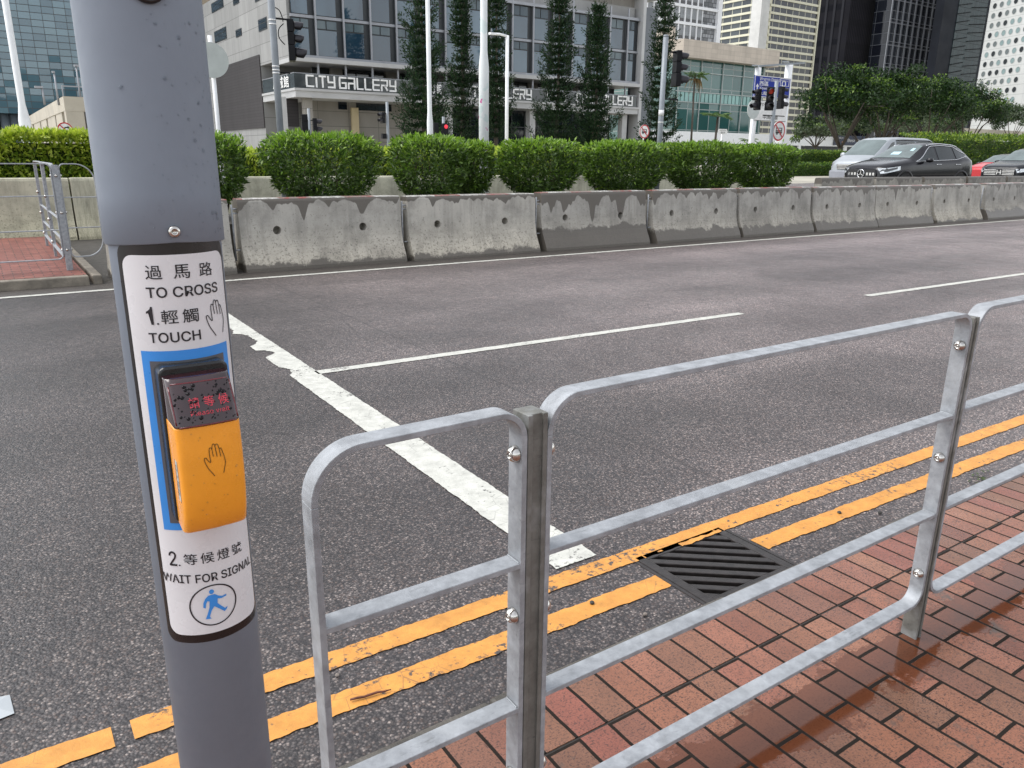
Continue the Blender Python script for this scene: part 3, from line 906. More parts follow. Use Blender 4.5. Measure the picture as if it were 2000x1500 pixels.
p1 = post(xp1a, xp1b, 1.158, .09, rail); p2 = post(xp2a, xp2b, 1.168, .09, rail)
xp3 = xp2b+1.562; p3 = post(xp3, xp3+.032, 1.176, .09, rail)
ym = (FY0+FY1)/2-.002
for zb_ in (1.083, .748, .37):
    security_bolt(xp1a-.001-BT, ym, zb_, -1, p1); security_bolt(xp1b+.001+BT, ym, zb_-.004, 1, p1)
for zb_ in (1.085, .735, .340):
    security_bolt(xp2a-.001-BT, ym, zb_, -1, p2); security_bolt(xp2b+.001+BT, ym, zb_, 1, p2)
# ------------------------------------------------------------------ concrete barriers
def barrier_mat(name, base, stripes, stain=1.0):
    t = NT(name); c = t.coord('Object'); s = t.sep(c)
    oin = t.node('ShaderNodeObjectInfo'); oi = oin.outputs['Random']; wetv = t.sep(oin.outputs['Color'])
    off = t.math('MULTIPLY', oi, 57.0)
    cs = t.node('ShaderNodeVectorMath', operation='ADD'); t.l.new(c, cs.inputs[0]); t.l.new(t.comb(off, 0, off), cs.inputs[1]); cv = cs.outputs[0]
    def sc(v):
        m = t.node('ShaderNodeMapping'); t.l.new(cv, m.inputs[0]); m.inputs['Scale'].default_value = v; return m.outputs[0]
    col = t.ramp(t.noise(cv, 2.2, 7, .65), [(.28, tuple(x*.62 for x in base)), (.5, base), (.72, tuple(min(1, x*1.2) for x in base))])
    # vertical weather streaks
    stv = t.ramp(t.noise(sc((9, 3, .7)), 1.0, 5, .65), [(.48, 0.0), (.68, .45)])
    col = t.mix(stv, col, tuple(x*.48 for x in base))
    blot = t.ramp(t.noise(cv, 1.5, 6, .68), [(.50, 0.0), (.66, .55)])
    col = t.mix(blot, col, tuple(x*.50 for x in base))
    # lichen / splash speckle, denser towards the foot where tyres throw dirt
    fz = t.math('SUBTRACT', 1.0, t.math('MULTIPLY', s[2], 1.5), clamp=True)
    sp = t.math('ADD', t.noise(cv, 30, 4, .75), t.math('MULTIPLY', fz, .10))
    col = t.mix(t.ramp(sp, [(.60, 0.0), (.68, .75)]), col, tuple(x*.30 for x in base))
    pit = t.ramp(t.voro(cv, 34), [(.09, .55), (.16, 1.0)])
    col = t.mix(.6, col, pit, 'MULTIPLY')
    warm = t.math('MULTIPLY', fz, .5); col = t.mix(warm, col, t.mix(1.0, col, (1.20, 1.10, .92), 'MULTIPLY'))
    if stain > 0:
        wetc = (.098, .086, .072)
        # wet run-off edge below the coping
        drip = t.math('ADD', t.math('MULTIPLY', t.noise(sc((6.0, 0, 0)), 1.0, 5, .65), .12), t.math('MULTIPLY', t.math('POWER', t.noise(sc((3.2, 0, 0)), 1.0, 2, .5), 5.0), 2.7))
        edge = t.math('SUBTRACT', 1.025, t.math('MULTIPLY', t.math('MULTIPLY', drip, t.math('ADD', .45, t.math('MULTIPLY', wetv[1], 1.0))), stain))
        col = t.mix(1.0, col, t.ramp(oi, [(0, (.84, .84, .85)), (1, (1.08, 1.07, 1.05))]), 'MULTIPLY')
        w1 = t.math('MULTIPLY', t.math('SUBTRACT', s[2], edge), 70.0, clamp=True)
        # wet splash band at the foot, its height different on each block
        hb = t.math('ADD', -.17, t.math('MULTIPLY', wetv[0], .34))
        foot = t.math('ADD', hb, t.math('MULTIPLY', t.noise(sc((3.0, 3, 3.0)), 1.0, 7, .72), .44))
        w2 = t.math('MULTIPLY', t.math('SUBTRACT', foot, s[2]), 28.0, clamp=True)
        w = t.math('MAXIMUM', w1, w2, clamp=True)
        col = t.mix(t.math('MULTIPLY', w, .93), col, wetc)
        rough = t.mix(w, (.8, .8, .8), (.42, .42, .42))
    else: rough = .75
    if stripes:
        ph = t.math('FRACT', t.math('ADD', t.math('MULTIPLY', s[0], 1.02), t.math('MULTIPLY', oi, .3)))
        red = t.math('GREATER_THAN', ph, .52)
        band = t.mix(red, (.56, .55, .52), (.26, .060, .052))
        worn = t.ramp(t.noise(cv, 9, 6, .7), [(.40, 0.0), (.55, .85)])
        band = t.mix(worn, band, (.20, .185, .165))
        topm = t.math('GREATER_THAN', s[2], .985)
        col = t.mix(topm, col, band)
        rough = t.mix(topm, rough, (.35, .35, .35)) if isinstance(rough, bpy.types.NodeSocket) else rough
    t.bump(t.noise(cv, 45, 6, .7), .5, .008)
    return t.out(col, rough, 0, .45)
M_bar = barrier_mat('weathered_barrier_concrete', (.405, .39, .355), True)
M_bar2 = barrier_mat('far_barrier_concrete', (.29, .275, .245), False)
M_cream = barrier_mat('cream_wall_concrete', (.47, .455, .35), False, 0)
M_hole = plain('hole_dark', (.03, .027, .024), .9)
PROF = [(.330, 0), (.326, .05), (.290, .13), (.240, .22), (.200, .31), (.172, .41), (.155, .52), (.143, .68), (.132, .85), (.124, .955), (.108, .992), (.08, 1.0)]
PROF = PROF + [(-y, z) for y, z in reversed(PROF)]
def barrier_mesh(L, mat, name, holes=True, Hs=1.0):
    mb = MB()
    n = 14
    rs = []
    for i in range(n+1):
        x = -L/2+L*i/n
        sh = .006 if i in (0, n) else 0
        rs.append([(x, -y*(1-sh*3), z*Hs-(sh if z > .3 else 0)) for y, z in PROF])
    mb.rings(rs, True, True, smooth=False)
    o = mb.build(name, [mat, M_hole])
    if holes:
        cut = MB()
        for k in (-.29, .24):
            cut.cyl((k*L, -.7, .565), (k*L, .02, .550), .066, .058, 20, 0, False)
        co = cut.build('cutter', [mat])
        md = o.modifiers.new('b', 'BOOLEAN'); md.object = co; md.operation = 'DIFFERENCE'; md.solver = 'EXACT'
        bpy.context.view_layer.update()
        me = bpy.data.meshes.new_from_object(o.evaluated_get(bpy.context.evaluated_depsgraph_get()))
        o.modifiers.clear(); o.data = me
        bpy.data.objects.remove(co)
    return o
proto = barrier_mesh(2.46, M_bar, 'concrete_barrier')
mb = MB()
for z in (.86, .80): mb.tube([(-1.235, -.075, z), (-1.30, -.075, z)], .011, 8)
mb.tube([(-1.30, -.075, .92), (-1.30, -.075, .15)], .014, 8)
mb.tube([(-1.235, -.12, .30), (-1.30, -.10, .30)], .011, 8)
pj = mb.build('joint_pin', M_galv, proto)
BY = 11.205
starts = [2.93, 5.50, 8.10, 10.72, 13.26, 15.80, 18.30, 20.95, 23.70, 26.45, 29.1, 31.7, 34.3, 36.9, 39.5, 42.1, 44.7, 47.3, 49.9, 52.5]
blab = ['concrete barrier with one long drip stain down its middle, first right of the signal pole',
        'concrete barrier with chipped lifting holes, second right of the signal pole',
        'concrete barrier with a soaked dark foot and heavy drips, third right of the signal pole',
        'concrete barrier below the fourth shrub from the pole', 'concrete barrier below the fifth shrub from the pole',
        'concrete barrier at the end of the shrub row, before the parked-looking cars', 'concrete barrier in front of the grey van',
        'concrete barrier in front of the black hatchback bonnet', 'concrete barrier in front of the black hatchback tail',
        'concrete barrier in front of the red car', 'concrete barrier at the right edge of the photo']
blab[5] = 'concrete barrier just past the last shrub of the row'
for i, sx in enumerate(starts):
    o = proto if i == 0 else copy_tree(proto)
    o.location = (sx+1.24, BY+random.uniform(-.02, .02), random.uniform(-.012, .006)); o.rotation_euler = (0, 0, R_(random.uniform(-1.1, 1.1)))
    o.color = ((.20, .35, 1, 1), (.22, .30, 1, 1), (1.0, 1.0, 1, 1), (.62, .45, 1, 1), (.48, .40, 1, 1), (.52, .45, 1, 1), (.58, .40, 1, 1), (.10, .25, 1, 1), (.66, .35, 1, 1), (.12, .20, 1, 1))[i % 10]
    tag(o, blab[i] if i < len(blab) else 'small far concrete barrier at the right end of the row', 'concrete barrier', 'concrete barriers along the road')
pe = barrier_mesh(1.52, M_bar, 'concrete_barrier', False); pe.color = (.2, .2, 1, 1)
pe.location = (2.04, BY, 0); tag(pe, 'short concrete barrier half hidden behind the signal pole', 'concrete barrier', 'concrete barriers along the road')

# second row beyond the planting, in front of the cars
fp = barrier_mesh(2.46, M_bar2, 'far_concrete_barrier', False); fp.color = (.3, .5, 1, 1)
FBY = 14.3
fx = 20.6
i = 0
while fx < 62:
    o = fp if i == 0 else copy_tree(fp)
    o.location = (fx+1.24, FBY-.045*(fx-20.6), .085); o.rotation_euler = (0, 0, -.045+R_(random.uniform(-.4, .4)))
    lab = ['back row concrete barrier starting beside the last shrub', 'back row concrete barrier below the front of the black hatchback',
           'back row concrete barrier below the doors of the black hatchback', 'back row concrete barrier below the tail of the black hatchback', 'back row concrete barrier below the red car',
           'back row concrete barrier below the black car at the right edge'][i] if i < 6 else 'small distant concrete barrier in the back row at far right'
    tag(o, lab, 'concrete barrier', 'back row of concrete barriers')
    fx += 2.58; i += 1
# cream precast wall behind the shrubs
cw = barrier_mesh(2.96, M_cream, 'cream_barrier_wall', False, 1.13)
labs = {0: 'cream concrete wall segment at the left edge behind the island', 1: 'cream concrete wall segment behind the island railing', 2: 'cream concrete wall segment seen right of the signal pole', 3: 'cream concrete wall segment behind the first full shrub',
        4: 'cream concrete wall segment behind the second shrub', 5: 'cream concrete wall segment behind the third shrub', 6: 'cream concrete wall segment behind the fourth shrub', 7: 'cream concrete wall segment at the end behind the last shrubs'}
xs_ = [-5.0, -1.52-.02, 3.2, 6.2, 9.2, 12.2, 15.2, 18.2]
for i, x0 in enumerate([-1.55, -4.55+.0, 3.0, 6.0, 9.0, 12.0, 15.0, 18.0]):
    o = cw if i == 0 else copy_tree(cw)
    o.location = (x0+1.5, 17.02, 0)
    tag(o, [labs[1], labs[0], labs[2], labs[3], labs[4], labs[5], labs[6], labs[7]][i], 'concrete wall', 'cream wall segments behind the shrubs')
o = copy_tree(cw); o.location = (1.46+.235, 17.02, 0); o.scale = (.16, 1, 1)
tag(o, 'narrow cream concrete end block beside the signal pole', 'concrete wall', 'cream wall segments behind the shrubs')

# ------------------------------------------------------------------ refuge island with clay pavers and its railing
M_isl = plain('island_pavers', (.22, .075, .058), .55, var=.2, scale=5, bump=.3)
def island_brick():
    t = NT('island_clay_pavers'); c = t.coord('World')
    b = t.node('ShaderNodeTexBrick'); t.l.new(c, b.inputs['Vector']); b.offset = .5
    b.inputs['Scale'].default_value = 1; b.inputs['Brick Width'].default_value = .21; b.inputs['Row Height'].default_value = .105
    b.inputs['Mortar Size'].default_value = .006; b.inputs['Color1'].default_value = (.20, .062, .048, 1); b.inputs['Color2'].default_value = (.27, .095, .072, 1); b.inputs['Mortar'].default_value = (.04, .03, .026, 1)
    col = t.mix(1.0, b.outputs['Color'], t.ramp(t.noise(c, 6, 5), [(.3, .7), (.7, 1.15)]), 'MULTIPLY')
    t.bump(t.math('SUBTRACT', 1.0, b.outputs['Fac']), .5, .005)
    return t.out(col, .5, 0, .4)
struct(MB().box(-14, .98, 11.0, 16.4, -.2, .12), 'island_pavement', island_brick())
mb = MB()
x = -14.0
while x < .9:
    mb.box(x, min(x+.99, 1.02), 10.86, 11.0, -.2, .118); x += 1.0
mb.box(1.03, 1.14, 10.90, 16.4, -.2, .116); 
struct(mb, 'island_kerb', plain('island_kerb_concrete', (.20, .175, .14), .7, var=.3, scale=7, bump=.4, kind='World', grime=.8), bevel=.015)
ir = empty('island_railing', (.87, 11.52, .12), 'galvanised railing with rounded end panel on the brick refuge island', 'railing')
ix = .83
def tube_panel(x0, x1, z0, z1, rl, rr, rails, Y, parent):
    mb = MB(); rect_ring(panel_path(x0, x1, z0, z1, rl, rr), Y-.022, Y+.022, .014, mb)
    for z in rails: mb.box(x0+.01, x1-.01, Y-.018, Y+.018, z-.013, z)
    return mb.build('railing_panel', M_galv, parent, bevel=.003)
IY = 11.52
def zat(px, py, Y=IY): return float(onY(px, py, Y)[2])
def xat(px, py, Y=IY): return float(onY(px, py, Y)[0])
ztop = zat(150, 319); zb0 = zat(160, 502)
tube_panel(xat(124, 400), xat(197, 430), zb0, ztop, .07, .22, (zat(160, 384), zat(170, 443)), IY, ir)
tube_panel(xat(110, 400)-1.9, xat(110, 400), zb0-.02, ztop, .07, .07, (zat(20, 383), zat(20, 452)), IY, ir)
def ipost(px0, px1, Y, parent, top):
    mb = MB(); mb.box(xat(px0, 400, Y), xat(px1, 400, Y), Y-.03, Y+.03, .1, top)
    return mb.build('post', M_galv, parent, bevel=.003)
ip = ipost(111, 124, IY, ir, ztop-.02)
for z in (zat(118, 343), zat(128, 415), zat(138, 487)):
    for sg_ in (-1, 1):
        security_bolt(xat(111 if sg_ < 0 else 124, 400)+sg_*.014, IY, z, sg_, ip)
    mb = MB(); mb.lathe((xat(117.5, 400), IY-.03, z), (0, -1, 0), [(.020, 0), (.017, .010), (.009, .020), (.0005, .02)], 16); mb.build('bolt', M_steel, ip)
# panels running back along the island edge
def side_panel(y0, y1, X, z0, z1, rails, parent):
    mb = MB(); path = [(y, z) for y, z in panel_path(y0, y1, z0, z1, .08, .08)]
    rs = []
    tmp = MB(); rect_ring(path, X-.022, X+.022, .016, tmp)
    tmp.v = [(b, a, z) for a, b, z in tmp.v]
    for z in rails: tmp.box(X-.018, X+.018, y0+.012, y1-.012, z-.013, z)
    return tmp.build('railing_panel', M_galv, parent, bevel=.003)
Xs = xat(117.5, 400)
side_panel(IY+.05, IY+1.62, Xs-.03, zb0, ztop, (.42+.1, .78), ir)
side_panel(IY+1.70, IY+3.2, Xs-.03, zb0, ztop, (.42+.1, .78), ir)
for yy in (IY+1.66, IY+3.24):
    mb = MB(); mb.box(Xs-.05, Xs-.015, yy-.03, yy+.03, .1, ztop-.02); p_ = mb.build('post', M_galv, ir, bevel=.003)
    for z in (.34, .66, .98):
        m2 = MB(); m2.lathe((Xs-.05, yy-.05, z), (-.2, -1, 0), [(.022, 0), (.019, .011), (.010, .022), (.0005, .022)], 14); m2.build('bolt', M_steel, p_)

# ------------------------------------------------------------------ shrubs in the median planter
def leafmat(name, c0, c1, rough=.42, trans=.25, spec=.45):
    t = NT(name)
    g = t.node('ShaderNodeNewGeometry')
    r = g.outputs['Random Per Island']
    c = t.ramp(r, [(0, c0), (.5, tuple((a+b)/2 for a, b in zip(c0, c1))), (1, c1)])
    t.out(c, rough, 0, spec)
    tr = t.node('ShaderNodeBsdfTranslucent'); t.l.new(t.mix(1.0, c, (1.3, 1.5, .6), 'MULTIPLY'), tr.inputs[0])
    mx = t.node('ShaderNodeMixShader'); mx.inputs[0].default_value = trans
    t.l.new(t.b.outputs[0], mx.inputs[1]); t.l.new(tr.outputs[0], mx.inputs[2])
    t.l.new(mx.outputs[0], t.n['Material Output'].inputs[0])
    return t.mat
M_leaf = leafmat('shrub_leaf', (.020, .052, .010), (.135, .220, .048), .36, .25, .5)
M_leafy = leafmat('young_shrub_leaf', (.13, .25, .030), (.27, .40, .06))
M_twig = plain('shrub_twig', (.045, .032, .022), .8, var=.3)
def shrub(cx, cy, z0, z1, hx, hy, n, seed, label, group, name='shrub', yshare=.28, lsize=.085, parent_cat='shrub'):
    rg = np.random.default_rng(seed)
    root = empty(name, (cx, cy, z0), label, parent_cat, group)
    d = unit(rg.normal(size=(n, 3)))
    # superellipsoid: boxy clipped hedge form with lumpy outline
    e = .80
    q = np.sign(d)*np.abs(d)**e
    q /= np.max(np.abs(q), axis=1, keepdims=True)**.55
    rad = 1 - .42*rg.random(n)**2.2
    lump = 1 + .05*np.sin(q[:, 0]*7+seed) * np.cos(q[:, 2]*5+seed*2) + .05*np.sin(q[:, 0]*15+q[:, 1]*9+seed)
    zz = q[:, 2]*rad*lump
    taper = np.where(zz < -.1, 1+.34*(zz+.1), 1.0)
    P = np.c_[q[:, 0]*rad*lump*hx*taper, q[:, 1]*rad*lump*hy*taper, zz]
    zc, hz = (z0+z1)/2, (z1-z0)/2
    P = P*[1, 1, hz] + [cx, cy, zc]
    out = unit(np.c_[d[:, 0], d[:, 1], d[:, 2]*.6+.25])
    A = unit(out*.8 + rg.normal(size=(n, 3))*.55 + [0, 0, .25])
    shoots = rg.random(n) < .012
    P[shoots & (zz > .3)] += np.array([0, 0, .10])*rg.random((int((shoots & (zz > .3)).sum()), 1))
    N = unit(rg.normal(size=(n, 3))*.5 + out*.3 + [0, 0, .9])
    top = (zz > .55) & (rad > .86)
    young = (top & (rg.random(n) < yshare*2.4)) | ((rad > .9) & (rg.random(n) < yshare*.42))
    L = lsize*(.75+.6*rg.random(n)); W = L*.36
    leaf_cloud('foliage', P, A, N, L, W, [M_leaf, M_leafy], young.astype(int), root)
    mb = MB()
    for i in range(9):
        x = cx+rg.uniform(-.7, .7)*hx; y = cy+rg.uniform(-.5, .5)*hy
        mb.tube([(cx+(x-cx)*.55, y, z0-.35), (x, y, z0+.12), (x+rg.uniform(-.2, .2), y+rg.uniform(-.1, .1), zc+hz*.3)], [.018, .013, .005], 5)
    mb.build('stem', M_twig, root)
    return root
SY = 12.75
def sx(px, py=320): return float(onY(px, py, SY)[0])
def sz(px, py): return float(onY(px, py, SY)[2])
SH = [(335, 478, 262, 345, 'leafy shrub partly hidden by the signal pole'), (508, 742, 262, 375, 'largest rounded shrub right of the signal pole'),
      (762, 912, 266, 372, 'second rounded shrub, left of the flower-painted lamp post'), (884, 972, 278, 368, 'narrow shrub tucked in front of the flower-painted lamp post'),
      (966, 1136, 274, 368, 'rounded shrub just right of the flower-painted lamp post'), (1130, 1302, 277, 366, 'rounded shrub below the dark column pine'),
      (1292, 1452, 279, 360, 'rounded shrub just right of the tall grey signal post'), (1430, 1552, 284, 356, 'last rounded shrub in the row, below the blue road sign')]
for i, (a, b, t_, bt_, lab) in enumerate(SH):
    X0, X1 = sx(a), sx(b); zt_ = sz((a+b)/2, t_)
    hy = .50
    tb_ = (X0+X1)/2/SY
    hxx = (X1-X0)/2*(.985 if i < 4 else .95) - (.46 if i < 4 else .52)*hy*tb_
    shrub((X0+X1)/2, SY+(.25 if i == 3 else 0), .90, zt_-.02, hxx, hy, int(8200*max(.7, (X1-X0)/1.9)), 20+i, lab, 'clipped shrubs behind the barriers')
# planter strip the shrubs stand in (raised soil between the two barrier rows)
struct(MB().box(2.6, 19.5, 11.62, 13.7, .004, .62), 'planter_soil', M_soil)

# ------------------------------------------------------------------ yellow-green hedge beyond the cream wall
M_hleaf = leafmat('hedge_leaf', (.09, .16, .018), (.30, .39, .05))
M_hleafy = leafmat('young_hedge_leaf', (.34, .43, .05), (.52, .58, .10))
M_dleaf = leafmat('dark_hedge_leaf', (.022, .058, .010), (.07, .14, .022))
def hedge(x0, x1, y0, y1, z0, z1, n, seed, label, mats, ysh=.35, ls=.10, zend=None, name='hedge', top_amp=.10):
    rg = np.random.default_rng(seed)
    face = rg.random(n)
    u, v = rg.random(n), rg.random(n)
    X = x0+(x1-x0)*u
    zt = z1 + top_amp*(np.sin(X*2.1+seed)+.6*np.sin(X*5.3+seed*2)+.5*np.sin(X*11+seed))*.5 + ((zend-z1)*u if zend is not None else 0)
    ontop = face < .42
    Y = np.where(ontop, y0+(y1-y0)*v, y0 + .18*rg.random(n)**2)
    Z = np.where(ontop, zt - .15*rg.random(n)**2, z0+(zt-z0)*v)
    out = np.where(ontop[:, None], np.array([0, -.25, 1.0]), np.array([0, -1.0, .3]))
    A = unit(out + rg.normal(size=(n, 3))*.6 + [0, 0, .3]); N = unit(rg.normal(size=(n, 3))*.5 + [0, -.2, .9])
    young = (rg.random(n) < np.where(Z > zt-.35, ysh*1.5, ysh*.5))
    L = ls*(.7+.7*rg.random(n))
    root = empty(name, ((x0+x1)/2, (y0+y1)/2, z0), label, 'hedge')
    leaf_cloud('foliage', np.c_[X, Y, Z], A, N, L, L*.42, mats, young.astype(int), root)
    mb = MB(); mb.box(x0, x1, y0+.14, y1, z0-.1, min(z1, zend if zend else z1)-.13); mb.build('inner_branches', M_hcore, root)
    return root
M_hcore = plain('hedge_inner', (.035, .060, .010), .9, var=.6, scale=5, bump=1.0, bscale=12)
HY = 18.1
zl = float(onY(100, 268, HY)[2])
hedge(-3.5, 3.5, HY, HY+1.6, .45, zl+.02, 17000, 5, 'bright yellow-green hedge behind the island wall, left of the signal pole', [M_hleaf, M_hleafy], .5, .13)
hedge(3.6, 19.5, HY+.2, HY+1.6, .45, 1.66, 22000, 6, 'long yellow-green hedge showing between the clipped shrubs', [M_hleaf, M_hleafy], .6, .11, zend=1.80)

# ------------------------------------------------------------------ lamp posts, signal posts, road signs
M_gpole = plain('grey_post_paint', (.22, .245, .27), .4, var=.12, scale=3, grime=.2)
M_wpole = plain('white_post_paint', (.74, .755, .77), .4, var=.06, scale=3, grime=.12)
M_band = plain('white_band', (.7, .7, .7), .4)
M_sigb = plain('signal_black', (.007, .0075, .0095), .5, 0, .18, var=.25, scale=8)
M_visor = plain('signal_visor_grey', (.022, .021, .026), .35, 0, .35, var=.2)
M_lensoff = plain('signal_lens_unlit', (.03, .03, .03), .2)
M_lensr = emis('signal_lens_red', (.60, .05, .02), .08)
M_lensr2 = emis('red_man_lens', (.9, .04, .07), .35)
M_red = plain('sign_red', (.42, .018, .022), .4)
M_sw = plain('sign_face_white', (.66, .66, .65), .4)
M_sb = plain('sign_black_mark', (.012, .012, .012), .4)
M_back = plain('sign_back_grey', (.46, .50, .48), .45, var=.08, scale=5)
M_rblue = plain('road_sign_blue', (.006, .026, .27), .5, 0, .2, var=.06)
def post_between(pt, pb, Y):
    a, b = onY(pt[0], pt[1], Y), onY(pb[0], pb[1], Y)
    return a, b
def vpost(px, py, Y, zt, r, mat, parent, zb=0.0, n=14, name='post', r1=None):
    p = onY(px, py, Y)
    return MB().cyl((p[0], Y, zb), (p[0], Y, zt), r, r1, n).build(name, mat, parent)
def signal_head(P, face, s, parent, aspects=3, big=True, lit=None, mats=None, name='signal_head'):
    """P: top centre of the case, face: horizontal heading of the lenses (radians, 0=+X), s: case width in m"""
    f = np.array([math.cos(face), math.sin(face), 0]); r = np.array([-f[1], f[0], 0]); P = np.array(P)
    def T(a, b, c): return P + f*a + r*b + np.array([0, 0, c])
    mb = MB(); D = s*.52; step = s*.98
    z = 0
    for k in range(aspects):
        w = s*(1.22 if (big and k == aspects-1) else 1.0); h = step*(1.22 if (big and k == aspects-1) else 1.0)
        vs = [T(a, b, c) for c in (z, z-h+.004) for a, b in ((-D/2, -w/2), (D/2, -w/2), (D/2, w/2), (-D/2, w/2))]
        mb.add(vs, [(0, 1, 2, 3), (7, 6, 5, 4), (0, 4, 5, 1), (1, 5, 6, 2), (2, 6, 7, 3), (3, 7, 4, 0)])
        z -= h
    case = mb.build(name, M_sigb, parent, bevel=.012)
    z = 0
    for k in range(aspects):
        g = 1.22 if (big and k == aspects-1) else 1.0; h = step*g; rr = s*.40*g
        c = T(D/2, 0, z-h/2)
        rs = []
        for a, q in ((0, 1.0), (.25, 1.0), (.75, 1.0), (1.0, .97)):
            ring = []
            for j in range(15):
                t = R_(-25+230*j/14)
                dz = math.sin(t); dx = math.cos(t)
                ln = s*g*.78*(1-.34*max(0, -dz+.45)) * a
                ring.append(c + f*ln + r*dx*rr*q + np.array([0, 0, dz*rr*q - ln*.10]))
            rs.append(ring)
        m2 = MB(); m2.rings(rs, closed=False, caps=False); v = m2.build('visor', M_visor, case)
        sd_ = v.modifiers.new('solid', 'SOLIDIFY'); sd_.thickness = s*.03
        m3 = MB(); m3.lathe(c, f, [(rr*.97, .0), (rr*.9, .012), (rr*.5, .024), (.0005, .028)], 18)
        m3.build('signal_lens', (M_lensr if lit == k else M_lensoff), case)
        z -= h
    return case
def smooth(pts, k=3):
    q = [np.array(p, float) for p in pts]
    for _ in range(k):
        r = [q[0]]
        for i in range(len(q)-1): r += [q[i]*.75+q[i+1]*.25, q[i]*.25+q[i+1]*.75]
        q = r+[q[-1]]
    return q
# tall signal post left
GY = 15.6
def Z(px, py, Y): return float(onY(px, py, Y)[2])
def X(px, py, Y): return float(onY(px, py, Y)[0])
t1 = empty('traffic_signal', (X(540, 150, GY), GY, 0), 'tall grey traffic signal post with black three-lamp head, left of the gallery letters', 'traffic signal')
vpost(540, 150, GY, 6.5, .066, M_gpole, t1)
tx = X(540, 150, GY)
sh_ = signal_head((X(566, 40, GY), GY, Z(566, 38, GY)), R_(-18), .235, t1)
mb = MB()
for py in (40, 48, 130, 137, 143): mb.cyl((tx, GY, Z(540, py, GY)-.012), (tx, GY, Z(540, py, GY)+.012), .070, None, 14)
mb.build('clamp_band', M_band, t1)
mb = MB()
for py in (36, 141): mb.bar((tx, GY, Z(540, py, GY)), (X(566, py, GY), GY, Z(540, py, GY)), .03, .03)
mb.build('bracket', M_sigb, t1)
hx_ = X(548, 70, GY)
mb = MB()
mb.tube(smooth([(tx+.06, GY-.03, Z(536, 15, GY)), (tx+.14, GY-.03, Z(545, 20, GY)), (tx+.19, GY-.02, Z(548, 35, GY)), (tx+.2, GY, Z(548, 42, GY))]), .009, 6)
mb.tube(smooth([(tx+.2, GY-.02, Z(548, 46, GY)), (tx+.09, GY-.03, Z(541, 56, GY)), (tx+.08, GY-.03, Z(541, 74, GY)), (tx+.2, GY-.02, Z(550, 87, GY))]), .010, 6)
mb.build('cable', M_sigb, t1)
# round sign seen from behind, on its own post beside the near pole
rs_ = empty('round_sign', (X(416, 118, 16.2), 16.2, 0), 'pale round road sign seen from behind beside the near signal pole', 'road sign')
vpost(417, 150, 16.2, Z(417, 70, 16.2), .04, M_wpole, rs_)
MB().cyl((X(411, 118, 16.2), 16.14, Z(411, 118, 16.2)), (X(411, 118, 16.2), 16.115, Z(411, 118, 16.2)), .315, None, 40).build('sign_disc', M_back, rs_)
# big signal right of centre
GY2 = 13.05
t2 = empty('traffic_signal', (X(1293, 190, GY2), GY2, .6), 'tall grey signal post with large black head in front of the pine and teal building', 'traffic signal')
xx2 = X(1294, 180, GY2)
mb = MB(); mb.cyl((xx2, GY2, .5), (xx2, GY2, Z(1300, 72, GY2)), .058, None, 18); mb.cyl((xx2, GY2, Z(1300, 72, GY2)), (xx2, GY2, Z(1300, 68, GY2)), .060, .05, 18)
mb.build('post', M_gpole, t2)
signal_head((X(1324, 100, GY2), GY2, Z(1324, 99, GY2)), R_(-20), .235, t2)
for py in (100, 193): MB().bar((xx2, GY2, Z(1296, py, GY2)), (X(1324, py, GY2), GY2, Z(1296, py, GY2)), .03, .03).build('bracket', M_sigb, t2)
mb = MB(); mb.cyl((xx2, GY2, Z(1291, 227, GY2)), (xx2, GY2, Z(1291, 215, GY2)), .0595, None, 18); mb.cyl((xx2, GY2, Z(1290, 240, GY2)), (xx2, GY2, Z(1290, 238, GY2)), .0595, None, 18)
mb.build('sticker', M_band, t2)
# small signals beyond the hedge, before the gallery
GY3 = 33.0
t3 = empty('traffic_signal', (X(757, 240, GY3), GY3, .45), 'small signal post with black head facing left before the stone wall', 'traffic signal')
vpost(757, 240, GY3, Z(757, 199, GY3), .062, M_gpole, t3, .45)
signal_head((X(747, 208, GY3), GY3, Z(746, 219, GY3)), R_(192), .24, t3, 2, False)
mb = MB(); mb.box(X(752, 262, GY3)-.16, X(752, 262, GY3)+.04, GY3-.08, GY3+.08, Z(752, 271, GY3), Z(752, 261, GY3)); mb.build('push_box', M_sigb, t3)
mb = MB(); mb.bar((X(747, 222, GY3), GY3, Z(747, 222, GY3)), (X(757, 222, GY3), GY3, Z(757, 222, GY3)), .04, .04); mb.build('bracket', M_sigb, t3)
t4 = empty('traffic_signal', (X(604, 240, GY3), GY3, .45), 'small signal post carrying two black heads above the largest shrub', 'traffic signal')
vpost(604, 240, GY3, Z(604, 212, GY3), .058, M_gpole, t4, .45)
signal_head((X(597, 224, GY3), GY3+.1, Z(597, 223, GY3)), R_(75), .30, t4, 3, False)
signal_head((X(614, 232, GY3), GY3, Z(614, 231, GY3)), R_(-12), .30, t4, 2, False)
mb = MB(); mb.bar((X(597, 235, GY3), GY3, Z(604, 235, GY3)), (X(614, 235, GY3), GY3, Z(604, 235, GY3)), .04, .04); mb.build('bracket', M_sigb, t4)
GY4 = 45.0
t5 = empty('pedestrian_signal', (X(866, 245, GY4), GY4, .45), 'small pedestrian signal showing a red man beside the gallery entrance', 'pedestrian signal')
vpost(866, 240, GY4, Z(866, 228, GY4), .09, M_gpole, t5, .45)
c = onY(870, 250, GY4)
mb = MB(); mb.box(c[0]-.24, c[0]+.18, GY4-.12, GY4+.12, c[2]-.5, c[2]+.28); mb.box(c[0]-.75, c[0]-.42, GY4+.1, GY4+.4, c[2]-.35, c[2]+.30)
hd = mb.build('signal_head', M_sigb, t5, bevel=.03)
